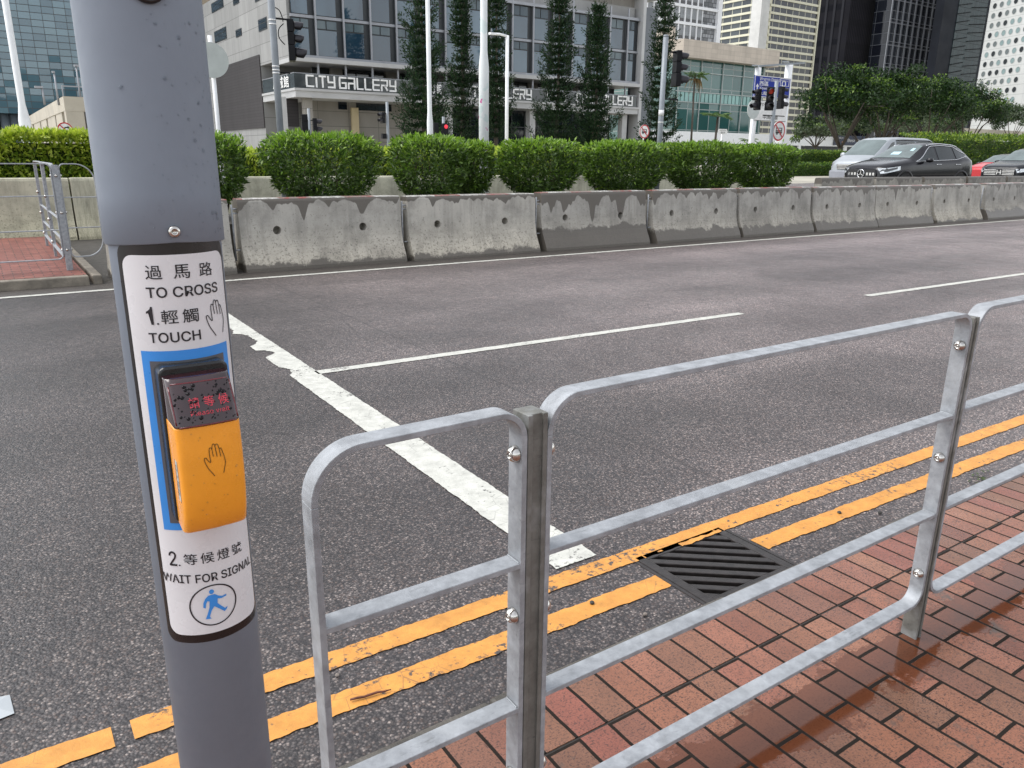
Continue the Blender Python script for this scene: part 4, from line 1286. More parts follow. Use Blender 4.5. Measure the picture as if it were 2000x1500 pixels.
mb = MB(); mb.lathe((c[0]-.02, GY4-.12, c[2]+.08), (0, -1, 0), [(.13, 0), (.12, .02), (.0005, .03)], 16); mb.build('signal_lens', M_lensr2, hd)
# right-hand signal group
GY5 = 18.6
t6 = empty('traffic_signal', (X(1511, 220, GY5), GY5, .4), 'grey signal post with twin black heads and a red lamp, under the blue road sign', 'traffic signal')
vpost(1511, 220, GY5, Z(1516, 158, GY5), .066, M_gpole, t6, .2)
signal_head((X(1500, 172, GY5), GY5-.12, Z(1500, 172, GY5)), R_(-128), .235, t6, 3, True, 0)
signal_head((X(1496, 172, GY5), GY5+.30, Z(1496, 173, GY5)), R_(168), .22, t6, 3, True)
signal_head((X(1532, 170, GY5), GY5+.1, Z(1532, 169, GY5)), R_(-18), .235, t6, 3, True)
for py in (171, 226): MB().bar((X(1490, py, GY5), GY5, Z(1511, py, GY5)), (X(1532, py, GY5), GY5, Z(1511, py, GY5)), .03, .03).build('bracket', M_sigb, t6)
# lamp posts
def lamp(px, py, Y, zt, r, label, base=None, arm=None, mat=None, deco=False, rt=None, lean=0):
    x = X(px, py, Y)
    t = empty('lamp_post', (x, Y, .45), label, 'lamp post')
    mb = MB()
    if base:
        zb_, rb = base
        hcone = max(.25, rb*3.0)
        mb.tube([(x, Y, .2), (x, Y, zb_), (x, Y, zb_+hcone), (x, Y, zt)], [rb, rb, r, rt or r*.8], 20, smooth=False)
        for s_ in range(len(mb.sm)): mb.sm[s_] = True
    else:
        mb.cyl((x, Y, .2), (x, Y, zt), r, rt or r*.8, 16)
    o = mb.build('post', mat or M_wpole, t)
    if arm:
        L, thick = arm
        m2 = MB(); m2.tube([(x, Y, zt-.05), (x+L*.6, Y, zt+.02), (x+L, Y, zt)], thick, 8)
        m2.box(x+L, x+L*1.45, Y-.12, Y+.12, zt-.06, zt+.06); m2.build('lamp_arm', M_wpole, t)
    return t
def decal_post():
    t = NT('flower_painted_post'); c = t.coord('World'); s = t.sep(c)
    base = t.ramp(t.noise(c, 3, 4), [(.3, (.66, .70, .71)), (.7, (.74, .76, .76))])
    m1 = t.ramp(t.noise(c, 3.6, 2, .4), [(.58, 0.0), (.60, .55)])
    col = t.mix(m1, base, (.50, .63, .62))
    v = t.voro(c, 2.6, out='Distance'); n = t.noise(c, 16, 3)
    fl = t.math('LESS_THAN', t.math('ADD', v, t.math('MULTIPLY', n, .35)), .40)
    pick = t.math('GREATER_THAN', t.noise(c, 1.1, 1), .44)
    col = t.mix(t.math('MULTIPLY', fl, pick), col, (.60, .09, .32))
    return t.out(col, .4, 0, .4)
LY = 16.3
lamp(945, 200, LY, 12, .083, 'thick white lamp post with faded pink flower decals at the centre', (Z(945, 129, LY)-.02, .118), None, decal_post(), True, .072)
lamp(838, 150, 24.0, 13, .075, 'slim white lamp post in front of the left pines', (Z(838, 238, 24.0), .10), None, None, False, .06)
lamp(990, 200, 42.0, Z(990, 69, 42), .115, 'white street lamp with a short arm pointing left before the gallery', None, (X(966, 68, 42)-X(990, 69, 42), .07), None, False, .105)
lamp(34, 150, 30.0, 16, .10, 'white tapered lamp post at the far left before the glass offices', (Z(48, 236, 30), .17), None, None, False, .085)
# round prohibition signs
def round_sign(px, py, rpx, Y, label, kind, postmat=None, pz=.45):
    c = onY(px, py, Y); r = rpx*float(np.linalg.norm(c-[0, 0, CAM_H]))/F_PX*.93
    t = empty('no_entry_sign', (c[0], Y, pz), label, 'road sign', 'round red-ringed road signs')
    mb = MB(); mb.cyl((c[0], Y+.04, pz-.2), (c[0], Y+.04, c[2]+r*.6), .038, None, 10); mb.build('post', M_wpole, t)
    mb = MB(); mb.cyl((c[0], Y-.005, c[2]), (c[0], Y-.03, c[2]), r, None, 40, 0, False); mb.build('disc', M_sw, t)
    mb = MB(); ci, co = circ(c[0], c[2], r*.83, 40), circ(c[0], c[2], r*.999, 40)
    for i in range(40): mb.add([(ci[i][0], Y-.033, ci[i][1]), (co[i][0], Y-.033, co[i][1]), (co[(i+1) % 40][0], Y-.033, co[(i+1) % 40][1]), (ci[(i+1) % 40][0], Y-.033, ci[(i+1) % 40][1])], [(0, 1, 2, 3)])
    q = r*.66
    mb.add([(c[0]-q, Y-.0365, c[2]+q*.84), (c[0]-q*.84, Y-.0365, c[2]+q), (c[0]+q, Y-.0365, c[2]-q*.84), (c[0]+q*.84, Y-.0365, c[2]-q)], [(0, 1, 2, 3)])
    mb.build('red_ring', M_red, t, recalc=False)
    mb = MB()
    if kind == 'bus':
        for a, b, e, f in ((-.52, .50, -.02, .34), (-.52, .50, -.22, -.05)):
            mb.add([(c[0]+a*r, Y-.035, c[2]+e*r), (c[0]+b*r, Y-.035, c[2]+e*r), (c[0]+b*r, Y-.035, c[2]+f*r), (c[0]+a*r, Y-.035, c[2]+f*r)], [(0, 1, 2, 3)])
        for a in (-.28, .28): mb.add([(p[0], Y-.035, p[1]) for p in circ(c[0]+a*r, c[2]-.26*r, .13*r, 12)], [tuple(range(12))])
    else:
        pts = [(-.1, -.5), (-.1, .02), (-.02, .22), (.18, .30), (.42, .30)]
        for pl in stroke_polys([(c[0]+a*r, c[2]+b*r) for a, b in pts], .17*r): mb.add([(p[0], Y-.035, p[1]) for p in pl], [(0, 1, 2, 3)])
        mb.add([(c[0]+a*r, Y-.035, c[2]+b*r) for a, b in ((.36, .08), (.66, .30), (.36, .52))], [(0, 1, 2)])
    mb.build('symbol', M_sb, t, recalc=False)
    if kind == 'bus':
        mb = MB()
        for a in (-.42, -.14, .14): mb.add([(c[0]+(a+u)*r, Y-.0357, c[2]+v*r) for u, v in ((0, .08), (.2, .08), (.2, .26), (0, .26))], [(0, 1, 2, 3)])
        mb.build('bus_windows', M_sw, t, recalc=False)
    return t
round_sign(127, 253, 12, 30.0, 'round no-turn sign with red ring above the yellow-green hedge', 'turn')
round_sign(1258, 257, 13, 38.0, 'small round no-bus sign in front of the rightmost pine', 'bus')
round_sign(1520, 256, 18, 19.4, 'large round no-bus sign between the white sign posts', 'bus', None, .2)
# street name plate
c = onY(1411, 257, 40.0)
t7 = empty('street_name_sign', (c[0], 40.0, .45), 'small white street name plate with pointed ends on a slim post', 'street sign')
mb = MB(); mb.cyl((c[0], 40.03, .3), (c[0], 40.03, c[2]), .05, None, 8); mb.build('post', M_wpole, t7)
w, h = .42, .18
mb = MB(); mb.prism([(c[0]-w, c[2]-h), (c[0]-w-.1, c[2]), (c[0]-w, c[2]+h), (c[0]+w, c[2]+h), (c[0]+w+.1, c[2]), (c[0]+w, c[2]-h)], 'y', 39.96, 39.98); mb.build('name_plate', M_sw, t7)
mb = MB(); text_fit(mb, 'Lung Wo Road', c[0]-.36, c[0]+.36, c[2]+.03, c[2]+.12, lambda a, b: (a, 39.955, b)); mb.build('english_lettering', M_sb, t7); mb = MB(); text_fit(mb, '龍和道', c[0]-.22, c[0]+.22, c[2]-.13, c[2]-.01, lambda a, b: (a, 39.955, b)); mb.build('chinese_lettering', M_sb, t7)
# direction sign gantry: blue board over white board, two white posts with lamp arms
DY = 27.0
ds = empty('direction_sign', (X(1510, 250, DY), DY, .45), 'blue and white direction sign boards on two white posts', 'direction sign')
for p_, rr_ in ((1478, .15), (1537, .19)):
    MB().cyl((X(p_, 200, DY), DY+.1, .3), (X(p_, 200, DY), DY+.1, Z(p_, 131 if p_ < 1500 else 124, DY)), rr_, None, 16).build('post', M_wpole, ds)
mb = MB()
for p_, py in ((1478, 131), (1537, 124)):
    mb.bar((X(p_-18, py, DY), DY-.4, Z(p_, py, DY)), (X(p_+16, py, DY), DY+.5, Z(p_, py-1, DY)+.12), .22, .06)
mb.bar((X(1462, 132, DY), DY-.6, Z(1470, 132, DY)), (X(1552, 124, DY), DY-.6, Z(1545, 124, DY)), .08, .08)
mb.build('lamp_bar', M_gpole, ds)
def bp(u, v):     # board coordinates from photo corners, on the board plane
    return None
xa, xb = X(1470, 170, DY), X(1540, 170, DY)
za1, za0 = Z(1470, 152, DY), Z(1470, 193, DY); zb1_, zb0_ = Z(1540, 148, DY), Z(1540, 190, DY)
zt_, zb_ = (za1+zb1_)/2, (za0+zb0_)/2
mb = MB(); mb.box(xa, xb, DY-.10, DY-.05, zb_, zt_); blue = mb.build('blue_board', M_rblue, ds)
mb = MB()
for a, b, e, f in ((xa, xb, zt_-.035, zt_), (xa, xb, zb_, zb_+.035), (xa, xa+.035, zb_+.035, zt_-.035), (xb-.035, xb, zb_+.035, zt_-.035)): mb.box(a, b, DY-.106, DY-.1005, e, f)
bl = lambda a, b: (a, DY-.104, b)
W_, H_ = xb-xa, zt_-zb_
text_fit(mb, 'Western District', xa+.13*W_, xa+.69*W_, zb_+.77*H_, zb_+.93*H_, bl, 0, .012)
text_fit(mb, '西區', xa+.13*W_, xa+.38*W_, zb_+.53*H_, zb_+.74*H_, bl, 0, .016)
text_fit(mb, 'Kowloon', xa+.15*W_, xa+.50*W_, zb_+.36*H_, zb_+.49*H_, bl, 0, .01)
text_fit(mb, '九龍', xa+.15*W_, xa+.36*W_, zb_+.10*H_, zb_+.28*H_, bl, 0, .01)
for cx_ in (xa+.08*W_, xa+.80*W_):
    mb.box(cx_-.035, cx_+.035, DY-.106, DY-.1005, zb_+.28*H_, zb_+.50*H_); mb.add([bl(cx_-.12, zb_+.47*H_), bl(cx_+.12, zb_+.47*H_), bl(cx_, zb_+.62*H_)], [(0, 1, 2)])
for a, b, e, f in ((.70, .96, .935, .96), (.70, .96, .60, .62), (.70, .715, .62, .935), (.945, .96, .62, .935)): mb.box(xa+a*W_, xa+b*W_, DY-.106, DY-.1005, zb_+e*H_, zb_+f*H_)
text_fit(mb, 'Harbour', xa+.73*W_, xa+.93*W_, zb_+.82*H_, zb_+.90*H_, bl)
ci, co = circ(xa+.81*W_, zb_+.71*H_, .10, 20), circ(xa+.81*W_, zb_+.71*H_, .17, 20)
for i in range(20): mb.add([bl(*ci[i]), bl(*co[i]), bl(*co[(i+1) % 20]), bl(*ci[(i+1) % 20])], [(0, 1, 2, 3)])
mb.build('blue_board_lettering', M_sw, blue)
zc1, zc0 = Z(1505, 197, DY), Z(1505, 237, DY)
mb = MB(); mb.box(X(1468, 215, DY), X(1533, 215, DY), DY-.10, DY-.05, zc0, zc1); wb_ = mb.build('white_board', M_sw, ds)
mb = MB()
xa2, xb2 = X(1468, 215, DY), X(1533, 215, DY); W2, H2 = xb2-xa2, zc1-zc0
for a, b, e, f in ((xa2, xb2, zc1-.025, zc1), (xa2, xb2, zc0, zc0+.025)): mb.box(a, b, DY-.106, DY-.1005, e, f)
text_fit(mb, 'Airport', xa2+.10*W2, xa2+.45*W2, zc0+.70*H2, zc0+.90*H2, bl); text_fit(mb, 'Station', xa2+.62*W2, xa2+.92*W2, zc0+.70*H2, zc0+.90*H2, bl)
text_fit(mb, '中環碼頭', xa2+.30*W2, xa2+.75*W2, zc0+.08*H2, zc0+.30*H2, bl, 0, .01)
mb.build('white_board_lettering', M_sb, wb_)
# round sign back left of the white board
c = onY(1470, 214, 24.0)
t8 = empty('round_sign', (c[0], 24.0, .45), 'large pale round sign seen from behind, left of the twin signal heads', 'road sign')
mb = MB(); mb.cyl((c[0]+.1, 24.03, .3), (c[0]+.1, 24.03, c[2]+.4), .05, None, 10); mb.build('post', M_wpole, t8)
mb = MB(); mb.cyl((c[0], 23.97, c[2]), (c[0], 23.94, c[2]), .40, None, 36); mb.build('sign_disc', M_back, t8)
# ------------------------------------------------------------------ buildings
def curtain(name, dx, dz, lw, line, ga, gb, lh=None, off=(0, 0), axis=0, rough=.06, spec=.5, sub=None, subc=None, kind='Object', bump=True):
    """curtain wall: glass panes with real mullion grid spacing in metres along the facade"""
    t = NT(name); s = t.sep(t.coord(kind))
    u = t.math('DIVIDE', t.math('ADD', s[axis], off[0]), dx); v = t.math('DIVIDE', t.math('ADD', s[2], off[1]), dz)
    fu, fv = t.math('FRACT', u), t.math('FRACT', v)
    lu = t.math('LESS_THAN', t.math('ABSOLUTE', t.math('SUBTRACT', fu, .5)), .5-lw/dx/2)
    lv = t.math('LESS_THAN', t.math('ABSOLUTE', t.math('SUBTRACT', fv, .5)), .5-(lh or lw)/dz/2)
    pane = t.math('MULTIPLY', lu, lv)
    idn = t.node('ShaderNodeTexWhiteNoise', noise_dimensions='3D'); t.l.new(t.comb(t.math('FLOOR', u), t.math('FLOOR', v), 3.0), idn.inputs['Vector'])
    g = t.mix(t.ramp(idn.outputs['Value'], [(.1, 0.0), (.9, 1.0)]), ga, gb)
    col = t.mix(pane, line, g)
    if sub:
        sm = t.math('LESS_THAN', fv, sub); col = t.mix(t.math('MULTIPLY', sm, pane), col, subc)
    rr = t.mix(pane, (.5, .5, .5), (rough, rough, rough))
    if bump:
        nd = t.node('ShaderNodeTexWhiteNoise', noise_dimensions='3D'); t.l.new(t.comb(t.math('FLOOR', u), t.math('FLOOR', v), 8.0), nd.inputs['Vector'])
        # each pane sits very slightly out of plane, so reflections break at the joints
        geo = t.node('ShaderNodeNewGeometry')
        sc_ = t.node('ShaderNodeVectorMath', operation='SCALE'); 
        sb_ = t.node('ShaderNodeVectorMath', operation='SUBTRACT'); t.l.new(nd.outputs['Color'], sb_.inputs[0]); sb_.inputs[1].default_value = (.5, .5, .5)
        t.l.new(sb_.outputs[0], sc_.inputs[0]); sc_.inputs['Scale'].default_value = .035
        ad = t.node('ShaderNodeVectorMath', operation='ADD'); t.l.new(geo.outputs['Normal'], ad.inputs[0]); t.l.new(sc_.outputs[0], ad.inputs[1])
        nm = t.node('ShaderNodeVectorMath', operation='NORMALIZE'); t.l.new(ad.outputs[0], nm.inputs[0]); t.l.new(nm.outputs[0], t.b.inputs['Normal'])
    return t.out(col, rr, 0, spec)
def stone_panels(name, col, w, h, line=.45, axis=0, var=.1, mort=.03):
    t = NT(name); s = t.sep(t.coord('World'))
    vec = t.comb(s[axis], s[2], 0.0)
    b = t.node('ShaderNodeTexBrick'); t.l.new(vec, b.inputs['Vector']); b.offset = 0.0
    b.inputs['Scale'].default_value = 1; b.inputs['Brick Width'].default_value = w; b.inputs['Row Height'].default_value = h; b.inputs['Mortar Size'].default_value = mort
    b.inputs['Color1'].default_value = tuple(x*(1-var) for x in col)+(1,); b.inputs['Color2'].default_value = tuple(x*(1+var) for x in col)+(1,); b.inputs['Mortar'].default_value = tuple(x*line for x in col)+(1,)
    c = t.mix(1.0, b.outputs['Color'], t.ramp(t.noise(t.coord('World', (.5, .5, .12)), 1.0, 6, .65), [(.3, .82), (.7, 1.08)]), 'MULTIPLY')
    return t.out(c, .7, 0, .35)
M_gstone = stone_panels('gallery_stone', (.300, .300, .296), 3.4, 1.75, .55, 1)
M_gstonef = stone_panels('gallery_front_stone', (.29, .272, .245), 3.3, 1.45, .5, 0)
M_dclad = stone_panels('dark_cladding', (.048, .044, .046), 60, .30, .6, 1, .06, .02)
M_gwhite = plain('gallery_white_metal', (.45, .45, .45), .45, var=.08, scale=.6, kind='World', grime=.12)
M_fin = plain('grey_fin_metal', (.29, .30, .325), .4, .3, var=.08, scale=.6, kind='World')
M_frame = plain('dark_window_frame', (.018, .022, .026), .4)
def glass(name, ca, cb, rough=.03, spec=.5, scale=.35):
    t = NT(name); c = t.coord('World', (1, 1, .35))
    col = t.ramp(t.noise(c, scale, 3, .5), [(.38, ca), (.62, cb)])
    return t.out(col, rough, 0, spec)
M_gglass = glass('gallery_glass', (.016, .040, .066), (.075, .135, .185), .03, .85, .16)
M_vent = glass('gallery_vent_glass', (.045, .070, .090), (.10, .135, .150), .10, .4)
M_dglass = glass('dark_shop_glass', (.006, .009, .014), (.020, .030, .044), .04, .6)
M_clear = plain('balustrade_glass', (.050, .058, .062), .05, var=.2, scale=.5, kind='World')
M_letter = plain('white_sign_letters', (.85, .85, .84), .4, var=.03)
M_roofd = plain('dark_roof_metal', (.070, .068, .075), .55, var=.15, scale=.8, kind='World')

YF = 75.7
fx = lambda px, py: float(onY(px, py, YF)[0])
fz = lambda px, py: float(onY(px, py, YF)[2])
Xc = fx(571, 130)
Xe = fx(1252, 120)
z_canT, z_canB = fz(573, 172), fz(571, 189.5)
z_sb, z_st, z_g0 = fz(1230, 170), fz(1230, 163.5), fz(1230, 159)
z_v0b, z_v0t, z_g1, z_v1b, z_f = fz(1230, 118), fz(1230, 103), fz(1230, 98), fz(1230, 58), fz(1230, 39)
z_fT = fz(1230, 33.5)
gal = empty('gallery_building', ((Xc+Xe)/2, 90, .45), 'glass and stone gallery building with CITY GALLERY letters along its canopy', 'gallery building')
BK = 112.0
Yb = float(onX(514, 182, Xc)[1])          # where the open corner balcony ends on the side wall
mb = MB()
mb.box(Xc, Xe-.9, YF+.6, BK, z_st, z_fT+1.2)                            # upper block
side = mb.build('upper_block', M_gstone, gal)
mb = MB(); mb.box(Xc+.02, Xe-1.0, Yb+.1, BK-.1, .45, z_st-.002); mb.build('lower_block', M_gstone, gal)
# dark clad area on the side wall
a1, a2 = onX(425, 120, Xc), onX(511, 115, Xc)
mb = MB(); mb.box(Xc-.10, Xc+.01, Yb+.15, float(onX(424, 200, Xc)[1]), float(onX(511, 250, Xc)[2]), float(onX(470, 119, Xc)[2])); mb.build('dark_side_cladding', M_dclad, gal)
# side windows
for (p0, p1, q0, q1) in ((412, 436, 1, 21), (455, 467, -4, 9), (418, 442, 57, 81), (460, 472, 57, 72), (504, 521, 36, 60), (497, 513, -20, 2)):
    ya, yb2 = float(onX(p0, q0, Xc)[1]), float(onX(p1, q0, Xc)[1]); zt2 = float(onX((p0+p1)/2, q0, Xc)[2]); zb2 = float(onX((p0+p1)/2, q1, Xc)[2])
    mb = MB(); mb.box(Xc-.04, Xc+.02, yb2, ya, zb2, zt2); w = mb.build('window', M_frame, gal)
    mb = MB(); mb.box(Xc-.055, Xc-.0405, yb2+.15, ya-.15, zb2+.12, zb2+(zt2-zb2)*.56); mb.box(Xc-.055, Xc-.0405, yb2+.15, ya-.15, zb2+(zt2-zb2)*.64, zt2-.12); mb.build('pane', M_dglass, w)
# glazed bays between vertical fins
fins = [567, 622, 679, 732, 783.5, 832, 879, 924, 966, 1007.5, 1046, 1085, 1121, 1156, 1189, 1221, 1250]
fX = [fx(p, 140+ (p-600)*.06) for p in fins]
# even out the spacing measured from the photo
f0, f1 = fX[1], fX[-2]; stepf = (f1-f0)/(len(fX)-3)
fX = [Xc+.25] + [f0+stepf*i for i in range(len(fX)-2)] + [Xe-.5]
for k in range(len(fX)-1):
    x0, x1 = fX[k]+.02, fX[k+1]-.02
    if x1-x0 < .6: continue
    for (zb2, zv, zt2) in ((z_g0, z_v0b, z_v0t), (z_g1, z_v1b, z_f)):
        mb = MB(); mb.box(x0, x1, YF+.32, YF+.55, zb2, zt2); w = mb.build('window', M_frame, gal)
        mb = MB(); mb.box(x0+.06, x1-.62, YF+.27, YF+.315, zb2+.06, zv-.06); mb.build('pane', M_gglass, w)
        mb = MB(); xm = x0+.06+(x1-.62-x0-.06)*.5
        mb.box(x0+.06, xm-.06, YF+.27, YF+.315, zv+.06, zt2-.10); mb.box(xm+.06, x1-.62, YF+.27, YF+.315, zv+.06, zt2-.10); mb.build('vent_panes', M_vent, w)
for xx in fX[1:-1]:
    mb = MB(); mb.box(xx-.085, xx+.085, YF-.06, YF+.10, z_sb-1.0, z_fT+.9); mb.build('fin', M_fin, gal)
mb = MB()
mb.box(Xc+.2, Xe-.45, YF-.05, YF+.58, z_f+.02, z_fT); mb.box(Xc+.2, Xe-.45, YF+.20, YF+.58, z_v0t+.02, z_g1-.02)
mb.box(Xc+.0, Xe-.45, YF-.25, YF+.58, z_st+.02, z_g0-.02)
mb.build('floor_band', M_fin, gal)
mb = MB(); mb.box(Xc-.02, Xe-.45, YF-.62, YF+4, z_sb, z_st); mb.build('soffit_band', M_gwhite, gal)
mb = MB(); mb.box(Xe-.45, Xe, YF-.5, YF+1.2, .45, z_fT+2.6); mb.build('end_column', M_gwhite, gal)
mb = MB(); mb.box(Xe+.02, fx(1284, 150), YF+.6, YF+2.2, .45, z_fT+1.5); mb.build('stair_tower', plain('grey_tower_cladding', (.14, .155, .175), .5, var=.1, scale=.3, kind='World'), gal)
mb = MB(); mb.box(Xe-8.5, Xe+.3, YF+1.2, YF+6.5, z_fT+.2, z_fT+2.3); mb.build('lift_room', M_gstonef, gal)
mb = MB(); mb.box(Xe-10.5, fx(1290, 150), YF-.3, YF+3, z_fT+2.6, z_fT+3.5); mb.build('lift_room_roof', M_gwhite, gal)
mb = MB(); mb.prism([(YF+2.5, z_fT+1.2), (YF+9, z_fT+1.2), (YF+9, z_fT+6.0), (YF+4.5, z_fT+6.0)], 'x', Xc+4, Xe-12.5); mb.build('roof', M_roofd, gal)
# second floor behind the balcony
mb = MB(); mb.box(Xc+3.2, Xe-1, YF+3.6, YF+3.9, z_canT, z_sb); wr = mb.build('balcony_wall', M_frame, gal)
xx = Xc+5.0; k = 0
M_col2 = M_gstonef
while xx < Xe-3:
    mb = MB(); mb.box(xx, xx+1.25, YF+3.2, YF+3.595, z_canT, z_sb-.004); mb.build('pier', M_col2, gal)
    mb = MB(); mb.box(xx+1.35, xx+5.9, YF+3.5, YF+3.59, z_canT+.2, z_sb-.25); g_ = mb.build('window', M_dglass, gal)
    mb = MB(); 
    for q in (2.8, 4.4): mb.box(xx+q, xx+q+.10, YF+3.44, YF+3.495, z_canT+.2, z_sb-.25)
    mb.build('frame', M_frame, g_)
    xx += 6.1
# canopy with return along the side
mb = MB(); mb.prism([(Xc-.05, YF-.55), (Xe-.6, YF-.55), (Xe-.6, YF+3.5), (Xc+3.0, YF+3.5), (Xc+3.0, Yb), (Xc-.05, Yb)], 'z', z_canB, z_canT-.22)
mb.prism([(Xc-.15, YF-.68), (Xe-.5, YF-.68), (Xe-.5, YF+3.5), (Xc+3.0, YF+3.5), (Xc+3.0, Yb), (Xc-.15, Yb)], 'z', z_canT-.218, z_canT)
mb.build('canopy', M_gwhite, gal)
# glass balustrade and rail
zb3 = fz(573, 143)
mb = MB(); mb.box(Xc, Xe-.7, YF-.30, YF-.26, z_canT, zb3); mb.box(Xc, Xc+.04, YF-.26, Yb, z_canT, zb3); bal = mb.build('balustrade', M_clear, gal)
mb = MB(); mb.box(Xc-.03, Xe-.7, YF-.33, YF-.23, zb3, zb3+.07); mb.box(Xc-.03, Xc+.07, YF-.23, Yb, zb3, zb3+.07); mb.build('handrail', M_fin, bal)
GL = {'C': [[(1, 1), (0, 1), (0, 0), (1, 0)]], 'I': [[(.5, 0), (.5, .8)]], 'T': [[(0, 1), (1, 1)], [(.5, 1), (.5, 0)]], 'Y': [[(0, 1), (0, .48), (1, .48)], [(1, 1), (1, 0), (.05, 0)]],
      'G': [[(1, 1), (0, 1), (0, 0), (1, 0), (1, .5), (.45, .5)]], 'A': [[(0, 0), (0, .5), (1, .5)], [(.05, 1), (1, 1), (1, 0)]], 'L': [[(0, 1), (0, 0), (1, 0)]],
      'E': [[(1, 1), (0, 1), (0, 0), (1, 0)], [(0, .5), (1, .5)]], 'R': [[(0, 0), (0, .5), (1, .5), (1, 1), (.0, 1)], [(.55, .5), (1, 0)]]}
def sign_text(px0, px1, py0, py1, body, widths):
    x0, x1 = fx(px0, py0), fx(px1, py1); z0 = z_canT+.22; z1 = z0+(zb3-z_canT)*.72
    tot = sum(widths); u = (x1-x0)/tot; x = x0
    mb = MB(); w = .155
    for ch, wd in zip(body, widths):
        if ch != ' ':
            cw_ = (wd-.40)*u
            for pl in GL[ch]:
                P = [(x+a*cw_, z0+b*(z1-z0)) for a, b in pl]
                for i in range(len(P)-1):
                    (ax, az), (bx_, bz) = P[i], P[i+1]
                    if abs(az-bz) < 1e-6: mb.box(min(ax, bx_)-w/2, max(ax, bx_)+w/2, YF-.44, YF-.33, az-w/2, az+w/2)
                    elif abs(ax-bx_) < 1e-6: mb.box(ax-w/2, ax+w/2, YF-.441, YF-.329, min(az, bz)-w/2+.003, max(az, bz)+w/2-.003)
                    else: mb.bar((ax, YF-.385, az), (bx_, YF-.385, bz), w, .11, (0, 1, 0))
        x += wd*u
    return mb
WD = [1.3, .55, 1.2, 1.3, .35, 1.3, 1.3, 1.2, 1.2, 1.3, 1.3, 1.3]
for (a, b, c_, d_) in ((596, 774, 160, 165), (900, 1037, 185, 190), (1122, 1233, 200, 205)):
    sign_text(a, b, c_, d_, 'CITY GALLERY', WD).build('sign_lettering', M_letter, bal)
def cjk_sign(px0, px1, py):
    x0, x1 = fx(px0, py), fx(px1, py); z0 = z_canT+.15; z1 = z0+(zb3-z_canT)*.82
    mb = MB(); n = 3
    for i, ch in enumerate('展城館'):
        a = x0+(x1-x0)*i/n; text_fit(mb, ch, a+.06, a+(x1-x0)/n-.08, z0, z1, lambda s, z: (s, YF-.40, z), 0, .012)
    return mb
cjk_sign(824, 860, 180).build('sign_characters', M_letter, bal)
cjk_sign(1062, 1103, 193).build('sign_characters', M_letter, bal)
mb = MB(); y0_, y1_ = float(onX(571, 160, Xc)[1])+.6, float(onX(535, 165, Xc)[1]); n = 3
for i, ch in enumerate('展城館'):
    a = y1_+(y0_-y1_)*i/n
    text_fit(mb, ch, 0, 1, z_canT+.15, z_canT+.15+(zb3-z_canT)*.82, lambda s, z, a=a: (Xc-.10, a+(y0_-y1_)/n*(s*.9), z), 0, .012)
mb.build('sign_characters', M_letter, bal)
# ground floor
mb = MB(); mb.box(Xc+3.0, fx(882, 240), YF+3.4, YF+3.8, .45, z_canB-.004); mb.build('ground_wall', M_gstonef, gal)
mb = MB(); mb.box(fx(882, 240)+.01, Xe-1, YF+4.2, YF+4.5, .45, z_canB-.004); gg = mb.build('ground_glazing', M_dglass, gal)
mb = MB(); x = fx(882, 240)+1
while x < Xe-1.2:
    mb.box(x, x+.12, YF+4.1, YF+4.195, .45, z_canB-.01); x += 1.9
for z in (z_canB*.72, z_canB*.35): mb.box(fx(882, 240)+.05, Xe-1.1, YF+4.12, YF+4.19, z, z+.12)
mb.build('frame', M_frame, gg)
for p in (556, 606, 880, 1042, 1185, 1222):
    x = fx(p, 240); mb = MB(); mb.box(x-.38, x+.38, YF+.2, YF+1.0, .45, z_canB-.002); mb.build('column', M_gwhite if p != 606 else M_gstonef, gal)
mb = MB(); mb.box(fx(566, 240), fx(600, 240), YF+2.2, YF+2.5, fz(580, 246), z_canB-.005); mb.build('louvre_panel', M_dclad, gal)
for (a, b, c_, d_) in ((686, 703, 196, 211), (722, 792, 200, 214)):
    mb = MB(); mb.box(fx(a, 205), fx(b, 205), YF+3.32, YF+3.395, fz((a+b)/2, d_), fz((a+b)/2, c_)); mb.build('window', M_dglass, gal)
mb = MB(); mb.box(fx(712, 240)-.1, fx(724, 240), YF+2.9, YF+3.2, .5, fz(718, 208)); mb.build('hanging_banner', plain('cream_banner', (.52, .43, .27), .6, var=.08, scale=.5, kind='World'), gal)
mb = MB(); mb.box(fx(1188, 240), fx(1204, 240), YF+2.9, YF+3.2, .5, fz(1195, 226)); mb.build('hanging_banner', plain('tan_banner', (.40, .31, .19), .6, var=.08, scale=.5, kind='World'), gal)

# ---- glass offices at the far left
YG = 130.0
gx = lambda px, py: float(onY(px, py, YG)[0]); gz = lambda px, py: float(onY(px, py, YG)[2])
gxa, gxb = gx(-120, 100), gx(330, 100)
gb_ = empty('glass_office', ((gxa+gxb)/2, YG+15, .45), 'blue reflective glass office block at the far left on dark columns', 'office building')
pz = (gz(100, 103)-gz(100, 129.0))
M_goff = curtain('office_glass', 1.42, pz/2*1.02, .07, (.012, .020, .026), (.050, .105, .140), (.10, .175, .215), .09, (.3, .2), 0, .025, .9)
zgb = gz(40, 222)
mb = MB(); mb.box(gxa, gxb, YG, YG+30, zgb, 95); mb.build('glass_facade', M_goff, gb_)
mb = MB(); mb.box(gxa+1, gxb-1, YG+3, YG+29, .45, zgb-.01); mb.build('recessed_base', M_frame, gb_)
for p in (-12, 12, 31, 50, 90, 130, 170, 240): MB().cyl((gx(p, 240), YG+1.5, .45), (gx(p, 240), YG+1.5, zgb-.02), .62, None, 18).build('column', plain('office_column', (.10, .12, .14), .35) if p == -12 else bpy.data.materials['office_column'], gb_)
